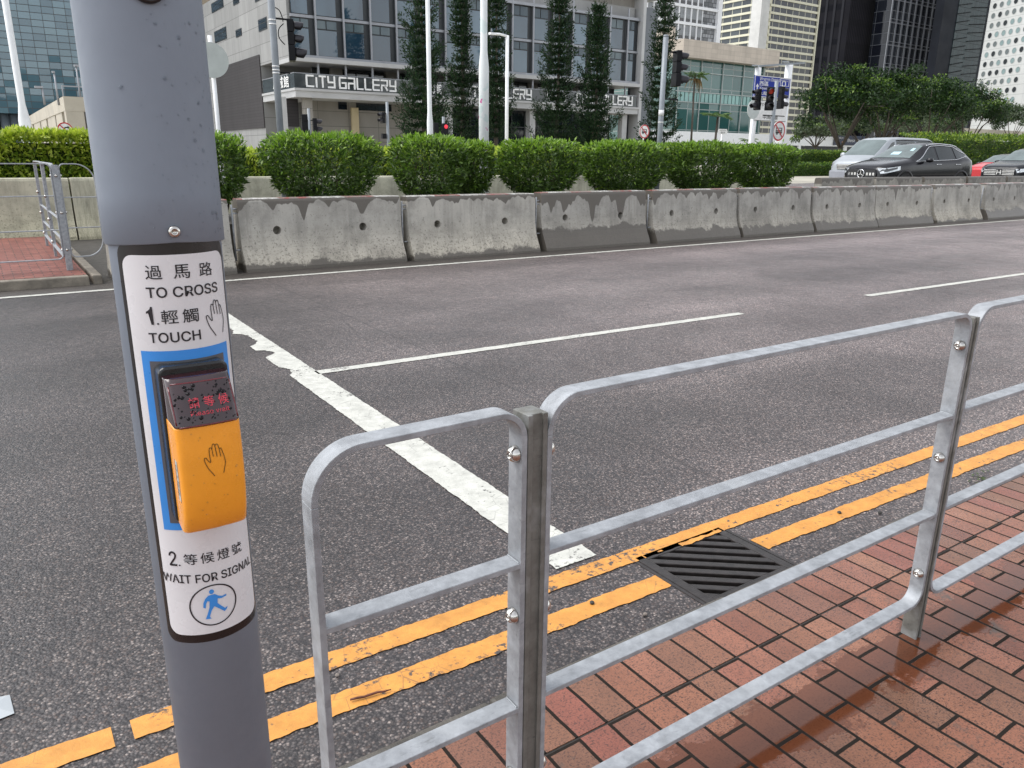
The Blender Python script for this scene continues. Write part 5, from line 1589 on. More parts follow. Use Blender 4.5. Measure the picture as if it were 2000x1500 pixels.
# ---- concrete podium with columns
YP = 62.0
pxx = lambda px, py: float(onY(px, py, YP)[0]); pzz = lambda px, py: float(onY(px, py, YP)[2])
Xp = pxx(125, 200)
zpt, zpb = pzz(125, 188), pzz(140, 217)
pd = empty('concrete_podium', (Xp+5, YP+6, .45), 'pale concrete podium structure with a row of square columns behind the left hedge', 'concrete structure')
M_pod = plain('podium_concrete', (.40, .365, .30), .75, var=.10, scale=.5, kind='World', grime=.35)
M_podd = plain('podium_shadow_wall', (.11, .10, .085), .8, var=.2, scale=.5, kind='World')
ypl = float(onX(46, 205, Xp)[1])
XPE = pxx(262, 200)
mb = MB(); mb.box(Xp, XPE, YP, YP+.8, zpb, zpt); mb.box(Xp, Xp+.8, YP+.8, ypl+1, zpt-.9, zpt-.001); mb.box(Xp+.8, XPE-3.5, YP+.8, ypl+1, zpt-.45, zpt-.003); mb.build('roof_slab', M_pod, pd)
for p0, p1 in ((48, 60), (63, 75), (77, 88), (91, 106), (108, 120)):
    ya, yb2 = float(onX(p0, 230, Xp)[1]), float(onX(p1, 230, Xp)[1])
    mb = MB(); mb.box(Xp+.05, Xp+.75, yb2, ya, .45, zpt-.9); mb.build('column', M_pod, pd)
mb = MB(); mb.box(Xp+.02, Xp+1.1, YP+.02, YP+1.2, .45, zpb-.002); mb.build('column', M_pod, pd)
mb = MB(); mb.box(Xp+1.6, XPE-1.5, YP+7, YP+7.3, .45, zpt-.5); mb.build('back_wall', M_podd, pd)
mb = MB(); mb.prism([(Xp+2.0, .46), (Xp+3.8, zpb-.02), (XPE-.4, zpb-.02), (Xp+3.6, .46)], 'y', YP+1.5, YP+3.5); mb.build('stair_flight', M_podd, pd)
mb = MB()
for x in np.arange(Xp, XPE, 1.4): mb.box(x, x+.07, YP+.2, YP+.27, zpt, zpt+.62)
mb.box(Xp, XPE, YP+.2, YP+.27, zpt+.62, zpt+.70); mb.build('roof_railing', M_fin, pd)
for (p, q0, q1, lab) in ((89, 165, 196, 'small curved-arm lamp on the podium, leftmost of three'), (113, 134, 190, 'slim grey pole on the podium, middle of three'), (158, 121, 190, 'slim grey pole with side bracket on the podium beside the signal pole')):
    x = pxx(p, q0); t = empty('podium_lamp', (x, YP+3, zpt), lab, 'lamp post', 'posts on the concrete podium')
    z1 = pzz(p, q0)
    mb = MB(); mb.cyl((x, YP+3, zpt-.44), (x, YP+3, z1), .07, .05, 8); mb.build('post', M_fin, t)
    mb = MB(); mb.box(x-.45 if p < 100 else x-.12, x+.05 if p < 150 else x+.35, YP+2.9, YP+3.1, z1-.05, z1+.08); mb.build('lamp_head', M_fin, t)
# beige block just past the gallery's far end
mb = MB(); bx0 = float(onY(392, 100, 150)[0]); mb.box(bx0, bx0+14, 150, 170, .45, 60)
tag(mb.build('beige_block', stone_panels('beige_cladding', (.42, .34, .25), 2, 2, .7)), 'narrow beige building strip between the signal pole and the gallery side wall', 'building')

# ---- low stone-topped building with teal glazing
YT = 112.0
tx_ = lambda px, py: float(onY(px, py, YT)[0]); tz = lambda px, py: float(onY(px, py, YT)[2])
x0t, x1t = tx_(1318, 120), tx_(1506, 120)
zt_t, zt_b = tz(1420, 90), tz(1420, 123.5)
tb = empty('teal_glass_hall', ((x0t+x1t)/2, YT+12, .45), 'low hall with a pale stone parapet over teal glazing, behind the blue road sign', 'hall building')
M_tstone = stone_panels('hall_stone', (.50, .44, .375), 1.6, .8, .8, 0, .07)
mb = MB(); mb.box(x0t, x1t, YT-2.0, YT+25, zt_b, zt_t); mb.box(x0t+1, x1t-26, YT+2, YT+22, zt_t+.002, zt_t+2.6); mb.build('stone_parapet', M_tstone, tb)
M_teal = curtain('teal_glazing', 3.05, 3.9, .16, (.26, .30, .29), (.022, .080, .078), (.050, .130, .122), .16, (.4, 1.4), 0, .06, .6)
zl1, zl2 = tz(1420, 186), tz(1420, 203)
mb = MB(); mb.box(x0t+.5, x1t-1.5, YT, YT+24, .45, zt_b-.01); mb.build('glazing', M_teal, tb)
M_teal2 = plain('pale_teal_panel', (.22, .40, .375), .3, var=.12, scale=.3, kind='World')
n = 22
for k in range(n):
    xa_ = x0t+1+(x1t-3-x0t)*k/n; xb__ = x0t+1+(x1t-3-x0t)*(k+1)/n-.28
    mb = MB(); mb.box(xa_, xb__, YT-.08, YT-.01, zl2, zl1); mb.build('pale_panel', M_teal2, tb)
mb = MB()
x = x0t+1
while x < x1t-2: mb.box(x, x+.14, YT-.30, YT-.09, .45, zt_b-.02); x += 6.1
for z in (zl1+.05, zl2-.2, tz(1420, 148)): mb.box(x0t+.6, x1t-1.6, YT-.22, YT-.09, z, z+.14)
mb.build('mullions', plain('hall_mullion', (.36, .40, .39), .4, .2), tb)

# ---- white footbridge wall with banner
YW = 92.0
wx = lambda px, py: float(onY(px, py, YW)[0]); wz = lambda px, py: float(onY(px, py, YW)[2])
fb = empty('white_footbridge', (wx(1450, 270), YW, .45), 'long white parapet with a dark gap below, behind the right-hand hedge', 'footbridge')
mb = MB(); mb.box(wx(1262, 270), wx(1720, 270), YW, YW+.4, wz(1450, 281.5), wz(1450, 260.5)); mb.build('parapet', M_wpole, fb)
for p in (1292, 1380, 1480, 1560, 1650): 
    mb = MB(); mb.box(wx(p, 290), wx(p+5, 290), YW+.1, YW+.35, .45, wz(1450, 281.5)-.003); mb.build('support', M_wpole, fb)
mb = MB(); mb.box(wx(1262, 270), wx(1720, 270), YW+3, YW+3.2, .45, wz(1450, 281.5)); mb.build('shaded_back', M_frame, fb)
mb = MB(); a, b = wx(1627, 275), wx(1690, 275); mb.box(a, b, YW-.16, YW-.12, wz(1655, 284), wz(1655, 265)); bn = tag(mb.build('banner', plain('navy_banner', (.020, .030, .062), .5)), 'dark blue banner with white lettering hung on the white parapet', 'banner')
zb4, zt4 = wz(1655, 284), wz(1655, 265)
mb = MB(); text_fit(mb, 'Best Sens', a+.42*(b-a), a+.95*(b-a), zb4+.35*(zt4-zb4), zb4+.68*(zt4-zb4), lambda s, z: (s, YW-.165, z)); text_fit(mb, 'Tokyo', a+.10*(b-a), a+.28*(b-a), zb4+.62*(zt4-zb4), zb4+.85*(zt4-zb4), lambda s, z: (s, YW-.165, z)); mb.build('lettering', M_sw, bn)
mb = MB()
for q in (.10, .27): mb.cyl((a+q*(b-a), YW-.162, zb4+.28*(zt4-zb4)), (a+q*(b-a), YW-.17, zb4+.28*(zt4-zb4)), .24, None, 12)
mb.build('orange_motif', plain('orange_motif', (.55, .22, .12), .5), bn)
# elevated road at the right edge
YR = 95.0
ex = lambda px, py: float(onY(px, py, YR)[0]); ez = lambda px, py: float(onY(px, py, YR)[2])
er = empty('elevated_road', (ex(1960, 260), YR, .45), 'white parapet of an elevated road at the far right behind the hedge', 'flyover')
mb = MB(); mb.box(ex(1870, 260), ex(2080, 260), YR, YR+.5, ez(1950, 268), ez(1950, 254)); mb.build('parapet', M_pod, er)
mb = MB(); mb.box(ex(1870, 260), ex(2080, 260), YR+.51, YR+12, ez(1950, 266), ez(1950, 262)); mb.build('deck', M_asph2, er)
for p in (1890, 1950, 2010):
    mb = MB(); mb.box(ex(p, 270), ex(p+10, 270), YR+2, YR+4, .45, ez(1950, 268)); mb.build('pier', M_pod, er)

# ---- towers
def facade_tower(name, label, Yv, p0, p1, py, ztop, depth, mats, cat='tower'):
    x0, x1 = float(onY(p0, py, Yv)[0]), float(onY(p1, py, Yv)[0])
    t = empty(name, ((x0+x1)/2, Yv, .45), label, cat)
    return t, x0, x1
# white gridded block
YV = 172.0
vx = lambda px, py: float(onY(px, py, YV)[0]); vz = lambda px, py: float(onY(px, py, YV)[2])
vt = empty('white_grid_block', (vx(1330, 40), YV+12, .45), 'white gridded office block with patterned end panels behind the low hall', 'office building')
M_vwhite = plain('block_white', (.70, .71, .73), .5, var=.05, scale=.2, kind='World')
xv0, xv1 = vx(1180, 40), vx(1408, 40)
mb = MB(); mb.box(xv0, xv1, YV+.5, YV+26, .45, 62); mb.build('block', M_vwhite, vt)
rowp = vz(1330, 40)-vz(1330, 74); zr0 = vz(1330, 78)
M_vwin = plain('block_window', (.16, .17, .18), .15, var=.3, scale=.4, kind='World'); M_vdark = plain('block_window_dark', (.035, .033, .035), .2)
def mosaic():
    t = NT('patterned_panel'); c = t.coord('World'); s = t.sep(c)
    v = t.node('ShaderNodeTexBrick'); t.l.new(t.comb(s[0], s[2], 0.0), v.inputs['Vector']); v.offset = .37; v.squash = 1.6; v.squash_frequency = 3
    v.inputs['Scale'].default_value = 1; v.inputs['Brick Width'].default_value = 1.15; v.inputs['Row Height'].default_value = 1.05; v.inputs['Mortar Size'].default_value = .09
    v.inputs['Color1'].default_value = (.05, .055, .06, 1); v.inputs['Color2'].default_value = (.30, .31, .33, 1); v.inputs['Mortar'].default_value = (.014, .015, .018, 1)
    return t.out(v.outputs['Color'], .4)
M_mos = mosaic()
xm0, xm1 = vx(1373, 40), vx(1401, 40)
colw = (vx(1350, 40)-vx(1338, 40))
for r in range(-1, 5):
    zb2, zt2 = zr0+rowp*r+rowp*.10, zr0+rowp*(r+1)-rowp*.08
    if zb2 < .6: continue
    mb = MB(); mb.box(xm0+.4, xm1-.4, YV+.40, YV+.49, zb2, zt2); mb.build('patterned_panel', M_mos, vt)
    x = xv0+.6; k = 0
    while x < xm0-colw*.7:
        mb = MB(); mb.box(x+colw*.22, x+colw*.86, YV+.42, YV+.49, zb2+(zt2-zb2)*.26, zt2); w = mb.build('window', M_vwin, vt)
        mb = MB(); mb.box(x+colw*.22, x+colw*.86, YV+.41, YV+.488, zb2, zb2+(zt2-zb2)*.25); mb.build('window_sill_panel', M_vdark, w)
        x += colw
    mb = MB(); mb.box(xv0, xv1, YV+.05, YV+.495, zt2+.02, zt2+rowp*.17); mb.build('floor_band', M_vwhite, vt)
x = xv0+.6
while x < xm0:
    mb = MB(); mb.box(x-.22, x+.22, YV+.15, YV+.49, .46, 61.8); mb.build('mullion', M_vwhite, vt); x += colw
mb = MB(); mb.box(xv1-1.6, xv1+.1, YV-.2, YV+.48, .46, 62.1); mb.build('edge_pier', M_vwhite, vt)
# cream hotel tower with stone core at its corner
YC = 232.0
cx_ = lambda px, py: float(onY(px, py, YC)[0]); cz = lambda px, py: float(onY(px, py, YC)[2])
ct = empty('cream_window_tower', (cx_(1520, 60), YC+15, .45), 'cream tower with rows of dark windows and a plain stone corner strip', 'tower')
M_ccream = plain('tower_cream', (.56, .545, .43), .6, var=.05, scale=.1, kind='World', grime=.12)
M_cgrey = plain('tower_stone_core', (.50, .50, .49), .7, var=.12, scale=.25, kind='World', grime=.2)
xcA, xcB = cx_(1482, 60), cx_(1597, 30)
ycB = float(onX(1404, 20, xcA)[1])
ht = 118
mb = MB(); mb.box(xcA, xcB, YC, ycB, .45, ht); 
M_cwin = curtain('tower_window_dark', 4.2, 1000.0, .22, (.60, .585, .47), (.010, .011, .015), (.032, .034, .042), .08, (0, 0), 0, .08, .35)
M_cwin2 = curtain('tower_window_side', 4.9, 1000.0, .22, (.60, .585, .47), (.012, .016, .022), (.06, .072, .080), .08, (0, 0), 1, .08, .35)
core = mb.build('block', M_ccream, ct)
fh = (cz(1540, 20)-cz(1540, 34.5))
zoff = cz(1540, 20) % fh
z = zoff+.4; k = 0
xs0, xs1 = cx_(1503, 60), xcB-.5
ws = cx_(1583, 60)-cx_(1571.5, 60)
while z < ht-4 and k < 34:
    if z > 1:
        mb = MB(); mb.box(xs0, xs1, YC-.06, YC-.005, z+fh*.30, z+fh*.98); mb.build('window_row', M_cwin, ct)
        mb = MB(); mb.box(xcA-.06, xcA-.005, YC+4.5, ycB-.3, z+fh*.30, z+fh*.98); mb.build('side_window_row', M_cwin2, ct)
        mb = MB(); mb.box(xs0-1.2, xcB+.05, YC-.45, YC-.001, z-fh*.02, z+fh*.295); mb.box(xcA-.45, xcA-.001, YC+4.2, ycB, z-fh*.02, z+fh*.295); mb.build('floor_band', M_ccream, ct)
    z += fh; k += 1
mb = MB(); mb.box(xcA-1.5, xs0-3.2, YC-1.5, YC+3.6, .45, ht+2); mb.build('stone_core', M_cgrey, ct)
mb = MB(); mb.box(xcB-.45, xcB+.25, YC-.75, YC-.46, .45, ht); mb.build('edge_strip', M_ccream, ct)
# dark ribbed tower
YD = 300.0
dxx = lambda px, py: float(onY(px, py, YD)[0])
dt = empty('dark_ribbed_tower', (dxx(1650, 60), YD+15, .45), 'very dark brown tower with fine vertical ribs beside the cream tower', 'tower')
xdA, xdB = dxx(1655, 60), dxx(1718, 60)
ydB = float(onX(1560, 60, xdA)[1])
def ribbed(name, sp, a, b, axis):
    t = NT(name); s = t.sep(t.coord('World'))
    f = t.math('FRACT', t.math('DIVIDE', s[axis], sp)); m = t.math('LESS_THAN', f, .42)
    n = t.noise(t.coord('World', (.03, .03, .05)), 1.0, 4); col = t.mix(m, a, b)
    col = t.mix(1.0, col, t.ramp(n, [(.35, .75), (.7, 1.25)]), 'MULTIPLY')
    fv = t.math('FRACT', t.math('DIVIDE', s[2], 13.0)); col = t.mix(t.math('MULTIPLY', t.math('LESS_THAN', fv, .28), .55), col, (.010, .010, .012))
    return t.out(col, .55, 0, .06)
mb = MB(); mb.box(xdA, xdB, YD, YD+40, .45, 150); mb.build('ribbed_face', ribbed('dark_ribs', 1.7, (.008, .008, .011), (.020, .019, .023), 0), dt)
mb = MB(); mb.box(xdA+.02, xdA+30, YD+.02, ydB, .45, 149.5); mb.build('side_face', ribbed('dark_side', 9.0, (.010, .0105, .014), (.015, .0155, .020), 1), dt)
M_dmul = plain('dark_pier', (.018, .0185, .023), .55, 0, .08)
yy = YD+4
while yy < ydB-4:
    mb = MB(); mb.box(xdA-.35, xdA-.01, yy, yy+1.5, .45, 149); mb.build('pier', M_dmul, dt); yy += (ydB-YD)/6.2
M_dwin = plain('dark_recess', (.004, .0045, .007), .5, 0, .05)
rg = np.random.default_rng(4)
for r in range(11):
    for k in range(6):
        if rg.random() < .45: continue
        ya = YD+6+(ydB-YD)/6.2*k
        z = 30+r*9.5
        mb = MB(); mb.box(xdA-.05, xdA-.005, ya, ya+(ydB-YD)/6.2*.72, z, z+3.2); mb.build('window_group', M_dwin, dt)
# mirror glass tower with white grid
YM = 285.0
mx = lambda px, py: float(onY(px, py, YM)[0])
mt = empty('mirror_glass_tower', (mx(1790, 60), YM+15, .45), 'mirrored glass tower with a thin white grid between two dark towers', 'tower')
xmA, xmB = mx(1735, 60), mx(1826, 100)
M_mir = curtain('mirror_glass', 6.2, 6.1, .20, (.16, .165, .18), (.008, .010, .014), (.030, .034, .042), .22, (0, 0), 0, .02, .6)
mb = MB(); mb.box(xmA, xmB, YM, YM+4, .45, 150); mb.build('grid_face', M_mir, mt)
M_mside = curtain('mirror_side_glass', 6.0, 6.1, .25, (.05, .055, .065), (.005, .006, .010), (.011, .013, .018), .3, (0, 0), 1, .05, .3)
ymB = float(onX(1703, 60, xmA)[1])
mb = MB(); mb.box(xmA-.01, xmA+20, YM+.01, ymB, .45, 150.5); mb.build('side_face', M_mside, mt)
M_mfr = plain('white_tower_frame', (.26, .27, .30), .4)
x = xmA
while x < xmB+.1:
    mb = MB(); mb.box(x-.12, x+.12, YM-.35, YM-.01, .45, 150); mb.box(x+1.0, x+1.16, YM-.30, YM-.01, .45, 150); mb.build('grid_mullion', M_mfr, mt); x += 6.2
z = 6.0
while z < 150:
    mb = MB(); mb.box(xmA, xmB, YM-.28, YM-.01, z, z+.20); mb.box(xmA, xmB, YM-.26, YM-.01, z+2.1, z+2.26); mb.build('grid_transom', M_mfr, mt); z += 12.2
# dark teal tower
YK = 262.0
kx = lambda px, py: float(onY(px, py, YK)[0])
kt = empty('dark_teal_tower', (kx(1880, 60), YK+10, .45), 'dark teal tower with slanting louvre lines behind the right-hand trees', 'tower')
xkA, xkB = kx(1826, 130), kx(1948, 130)
mb = MB(); mb.box(xkA, xkB, YK, YK+5, .45, 150); mb.build('dark_face', plain('dark_tower_face', (.012, .014, .019), .6, 0, .08, var=.3, scale=.06, kind='World'), kt)
M_kteal = curtain('teal_tower_glass', 1.3, 4.6, .10, (.006, .010, .011), (.010, .021, .023), (.018, .034, .036), .25, (0, 0), 0, .2, .10)
xk0, xk1 = kx(1853, 130), kx(1908, 130)
mb = MB(); mb.box(xk0, xk1, YK-.3, YK-.01, 20, 148); mb.build('teal_glazing', M_kteal, kt)
z = 24
M_kl = plain('louvre_dark', (.004, .006, .007), .6, 0, .05)
while z < 146:
    mb = MB()
    L = (xk1-xk0)
    mb.bar((xk0+.2, YK-.6, z), (xk0+L*.42, YK-.6, z+2.2), .5, .45); mb.bar((xk0+L*.46, YK-.6, z+.2), (xk1-.2, YK-.6, z+2.0), .5, .45)
    mb.build('louvre', M_kl, kt); z += 4.6
# tower with round windows
ub = R_(204); uu = np.array([math.sin(ub), math.cos(ub)]); nn_ = np.array([uu[1], -uu[0]])   # outward normal towards the camera side
if nn_ @ np.array([-1, -.45]) < 0: nn_ = -nn_
P0 = ray(1915, 120); P0 = P0/np.hypot(P0[0], P0[1])*370; P0 = np.array([P0[0], P0[1]])
rt = empty('round_window_tower', (P0[0], P0[1], .45), 'pale grey tower covered in round porthole windows at the right edge', 'tower')
def rp(s, z, o=0.0): q = P0+uu*s+nn_*o; return (q[0], q[1], z)
def panel_tower():
    t = NT('round_tower_cladding'); g = t.coord('World'); s = t.sep(g)
    u = t.math('ADD', t.math('MULTIPLY', t.math('SUBTRACT', s[0], float(P0[0])), float(uu[0])), t.math('MULTIPLY', t.math('SUBTRACT', s[1], float(P0[1])), float(uu[1])))
    fu = t.math('FRACT', t.math('DIVIDE', t.math('ADD', u, -.35), RS)); fv = t.math('FRACT', t.math('DIVIDE', t.math('ADD', s[2], -RZ0), RZ))
    a = t.math('GREATER_THAN', t.math('ABSOLUTE', t.math('SUBTRACT', fu, .5)), .482); b = t.math('GREATER_THAN', t.math('ABSOLUTE', t.math('SUBTRACT', fv, .5)), .478)
    m = t.math('MULTIPLY', t.math('MAXIMUM', t.math('MULTIPLY', a, .5), b), .5)
    base = t.ramp(t.noise(t.coord('World', (.1, .1, .03)), 1.0, 5), [(.3, (.42, .43, .425)), (.7, (.50, .51, .505))])
    return t.out(t.mix(m, base, (.12, .125, .13)), .5, 0, .4)
def zpx(py, px=1950):
    d = ray(px, py); return CAM_H + d[2]/np.hypot(d[0], d[1])*366
RZ = (zpx(10)-zpx(200))/10.05; RS = RZ*.98; RZ0 = zpx(9.5)-RZ*.5 - 20*RZ
mb = MB(); S1 = 60
mb.add([rp(0, .45), rp(S1, .45), rp(S1, .45, -30), rp(0, .45, -30), rp(0, 140), rp(S1, 140), rp(S1, 140, -30), rp(0, 140, -30)], [(0, 3, 2, 1), (4, 5, 6, 7), (0, 1, 5, 4), (1, 2, 6, 5), (2, 3, 7, 6), (3, 0, 4, 7)])
mb.build('block', panel_tower(), rt)
M_rwin = [plain('porthole_dark', (.03, .035, .04), .08), plain('porthole_grey', (.13, .15, .155), .08), plain('porthole_teal', (.20, .27, .275), .08)]
M_rrim = plain('porthole_rim', (.30, .31, .31), .5)
rg = np.random.default_rng(9)
cnt = 0
for r in range(9, 24):
    for k in range(0, 6):
        z = RZ0+RZ*(r+.5); s_ = .35+RS*(k+.68); rad = RZ*.285
        if z < 16: continue
        mb = MB(); n = 20; ring = []
        for rr_, o_ in ((rad*1.10, .02), (rad*1.06, .10), (rad*.97, .10), (rad*.95, .02)):
            ring.append([rp(s_+rr_*math.cos(2*math.pi*j/n), z+rr_*math.sin(2*math.pi*j/n), o_) for j in range(n)])
        mb.rings(ring, True, False); w = mb.build('round_window', M_rrim, rt)
        mb = MB(); mb.add([rp(s_+rad*.96*math.cos(2*math.pi*j/n), z+rad*.96*math.sin(2*math.pi*j/n), .03) for j in range(n)], [tuple(range(n))])
        mb.build('pane', M_rwin[int(rg.choice([0, 0, 1, 1, 2]))], w, recalc=False); cnt += 1
# hillside added out of view behind the viewer, to darken the glass reflections
rg = np.random.default_rng(2)
mb = MB(); pts = []
xs2 = np.linspace(-520, 620, 58)
hh = 30+10*np.sin(xs2*.011+1)+6*np.sin(xs2*.037)+3*np.sin(xs2*.11)
mb.rings([[(x, -230, -.5) for x in xs2], [(x, -250+3*math.sin(x*.2), h*.7) for x, h in zip(xs2, hh)], [(x, -300, h) for x, h in zip(xs2, hh)], [(x, -380, -.5) for x in xs2]], closed=False, caps=False)
struct(mb, 'added_hills', plain('added_hill', (.022, .034, .022), .9, var=.5, scale=.06, kind='World'))
# ------------------------------------------------------------------ trees
M_bark = plain('grey_bark', (.075, .062, .050), .85, var=.35, scale=4, bump=.6, bscale=20)
M_pine = leafmat('pine_needles', (.008, .024, .012), (.022, .048, .020), .55, .10, .2)
M_pine2 = leafmat('pine_needles_light', (.022, .048, .020), (.042, .078, .030), .55, .12, .2)
M_palm = leafmat('palm_leaf', (.035, .085, .018), (.10, .17, .04), .4, .2)
M_palmd = leafmat('dead_palm_leaf', (.20, .12, .045), (.30, .19, .08), .6, .2)
M_tleaf = leafmat('tree_leaf', (.007, .024, .006), (.026, .060, .013), .45, .18, .3)
M_tleafy = leafmat('young_tree_leaf', (.08, .15, .022), (.16, .24, .04), .45, .3)
M_farleaf = leafmat('far_tree_leaf', (.050, .075, .045), (.11, .14, .085), .6, .2)
def pine(x, y, h, w, seed, label, zbase=.45, bare=.10, expo=.62):
    rg = np.random.default_rng(seed)
    root = empty('pine_tree', (x, y, zbase), label, 'pine tree', 'pines before the gallery')
    br = MB(); br.tube([(x, y, zbase-.1), (x+.1, y, zbase+h*.4), (x, y, zbase+h)], [.22, .15, .03], 9); P, A, L = [], [], []
    z = zbase+h*bare
    while z < zbase+h*.985:
        f = (z-zbase)/h
        env = (1-f)**expo*(1.0 if f > .15 else .75+f*1.6)
        nb = rg.integers(6, 9)
        ph = rg.random()*6.28; wf = rg.uniform(.72, 1.18)
        for k in range(nb):
            if rg.random() < .17: continue
            a = ph+k*6.283/nb+rg.normal(0, .14)
            ln = w*env*wf*rg.uniform(.55, 1.1)+.12
            m = max(4, int(ln/.16)); ts = np.linspace(.08, 1, m)
            lift = rg.uniform(-.02, .22)
            X_ = x+np.cos(a)*ln*ts; Y_ = y+np.sin(a)*ln*ts; Z_ = z+ln*(lift*ts - .20*np.sin(ts*2.2)+.55*ts**3)
            br.tube([(x, y, z), (X_[m//2], Y_[m//2], Z_[m//2]), (X_[-1], Y_[-1], Z_[-1])], [.035, .022, .008], 4)
            rep = 18
            pp = np.repeat(np.c_[X_, Y_, Z_], rep, 0); tt = np.repeat(ts, rep)
            dirv = np.array([np.cos(a), np.sin(a), .25])
            side = rg.normal(size=(len(pp), 3))
            P.append(pp+side*np.array([.075, .075, .06])*(1+tt[:, None])); A.append(unit(dirv*.75+side*.42+[0, 0, .55])); L.append(.15+.13*rg.random(len(pp)))
        z += h*.034*rg.uniform(.8, 1.25)*(1.15-.35*f)
    br.build('trunk', M_bark, root)  # this mesh holds the branches as well as the trunk
    P, A, L = np.concatenate(P), np.concatenate(A), np.concatenate(L)
    leaf_cloud('crown', P, A, rg.normal(size=P.shape), L, L*.42, [M_pine, M_pine2], (rg.random(len(P)) < .22).astype(int), root)
    return root
PY = 62.0
def ptree(px, pyb, apex, w, seed, label, Y=PY, bare=.12, expo=.55):
    x = float(onY(px, 200, Y)[0]); zt = float(onY(px, apex, Y)[2])
    return pine(x, Y, zt-.45, w*.99, seed, label, .45, bare, expo)
ptree(826, 265, -95, 2.35, 1, 'dark pine directly behind the slim white lamp post', 60, .10)
ptree(902, 265, -75, 1.45, 2, 'slender pine just left of the flower-painted lamp post', 63)
ptree(968, 265, -60, 1.75, 3, 'dark pine just right of the flower-painted lamp post', 61, .18)
ptree(1088, 265, -55, 2.35, 4, 'pine with two visible trunks right of the curved-arm white lamp', 62, .14)
ptree(1163, 270, 5, 2.3, 5, 'conical pine whose tip shows below the photo top, in front of the last gallery letters', 59, .03)
ptree(1288, 270, -80, 2.25, 6, 'tall column pine at the right end of the gallery beside the signal post', 60, .06)

def fronds(P, A, L, W, mi, base, heading, ln, droop, rg, wd=.10, nseg=16, lmul=1.0, m=0):
    d = np.array([math.cos(heading), math.sin(heading), 0])
    for i in range(1, nseg+1):
        t = i/nseg
        p = np.array(base)+d*ln*t*(1-.15*droop*t)+np.array([0, 0, ln*(.62*t-.95*droop*t*t)])
        tang = unit(d+np.array([0, 0, .62-1.9*droop*t]))
        s = np.cross(tang, [0, 0, 1]); s = s/np.linalg.norm(s)
        for sg_ in (-1, 1):
            P.append(p); A.append(unit(s*sg_+tang*.55-np.array([0, 0, .25+.3*rg.random()]))); L.append(lmul*ln*.34*math.sin(math.pi*(.12+.80*t))); W.append(wd); mi.append(m)
def palm(px, pyc, Y, ln, label, seed, r=.11, dead=False, n=15):
    rg = np.random.default_rng(seed); c = onY(px, pyc, Y)
    root = empty('palm_tree', (c[0], Y, .45), label, 'palm tree', 'palms before the hall')
    xb = c[0]+rg.uniform(-.3, .3)
    MB().tube([(xb, Y, .3), (xb*.6+c[0]*.4, Y, c[2]*.5), (c[0], Y, c[2])], [r*1.5, r, r*.8], 8).build('trunk', M_bark, root)
    P, A, L, W, mi = [], [], [], [], []
    for k in range(n):
        fronds(P, A, L, W, mi, c, k*6.283/n*1.0+rg.normal(0, .2), ln*rg.uniform(.8, 1.1), rg.uniform(.35, .95), rg, .09*ln/1.8)
    if dead:
        for k in range(9): fronds(P, A, L, W, mi, c-np.array([0, 0, .3]), rg.random()*6.28, ln*.75, rg.uniform(1.3, 1.9), rg, .10, m=1)
    P = np.array(P)
    leaf_cloud('crown', P, np.array(A), np.tile([0, 0, 1.0], (len(P), 1)), np.array(L), np.array(W), [M_palm, M_palmd], np.array(mi), root)
palm(1357, 150, 72, 1.9, 'thin tall palm with a brown skirt of dead fronds before the teal glazing', 31, .12, True)
palm(1402, 228, 66, 2.1, 'short palm with spreading green fronds above the street name plate', 32, .14)
palm(1463, 275, 60, 1.3, 'tiny palm just above the hedge, left of the white sign posts', 33, .10, False, 9)

def broad(x, y, h, rx, rz, seed, label, zbase=.45, nclump=46, nleaf=230, ls=.24, mats=None, trunk=.17, fork=.38, cat='tree', group='broad trees at the right'):
    rg = np.random.default_rng(seed); mats = mats or [M_tleaf, M_tleafy]
    root = empty('broadleaf_tree', (x, y, zbase), label, cat, group)
    tr = MB(); zf = zbase+h*fork
    tr.tube([(x, y, zbase-.1), (x+.05, y, zbase+h*fork*.5), (x-.05, y, zf)], [trunk*1.3, trunk, trunk*.85], 9)
    tr.build('trunk', M_bark, root)
    limbs = MB(); tips = []
    zc = zbase+h-rz
    for k in range(8):
        a = k*6.283/8+rg.normal(0, .25); r1 = rx*rg.uniform(.35, .55); r2 = rx*rg.uniform(.65, .92)
        p1 = (x+math.cos(a)*r1, y+math.sin(a)*r1, zf+(zc-zf)*rg.uniform(.35, .75)+.3)
        p2 = (x+math.cos(a)*r2, y+math.sin(a)*r2, zc+rz*rg.uniform(-.35, .45))
        limbs.tube([(x, y, zf-.1), p1, p2], [trunk*.6, trunk*.36, .03], 6); tips += [p1, p2]
    limbs.build('limbs', M_bark, root)
    P, A, N, L, mi = [], [], [], [], []
    for k in range(nclump):
        d = unit(rg.normal(size=3)); d[2] = abs(d[2])*1.2-.95*rg.random()
        q = np.array([x, y, zc])+d*np.array([rx, rx, rz])*rg.uniform(.35, .98)
        cr = rx*rg.uniform(.17, .30); m = int(nleaf*rg.uniform(.6, 1.3))
        e = unit(rg.normal(size=(m, 3))); rr = rg.random(m)**.45
        pp = q+e*rr[:, None]*cr*np.array([1.15, 1.15, .62])
        P.append(pp); A.append(unit(e*.6+rg.normal(size=(m, 3))*.6+[0, 0, -.15])); N.append(unit(rg.normal(size=(m, 3))*.6+[0, 0, 1.0])); L.append(ls*rg.uniform(.6, 1.3, m))
        yo = rg.random() < .30
        mi.append(((rg.random(m) < (.42 if yo else .04)) & (e[:, 2] > -.1)).astype(int))
    P, A, N, L, mi = map(np.concatenate, (P, A, N, L, mi))
    leaf_cloud('crown', P, A, N, L, L*.50, mats, mi, root)
    return root
TY = 44.0
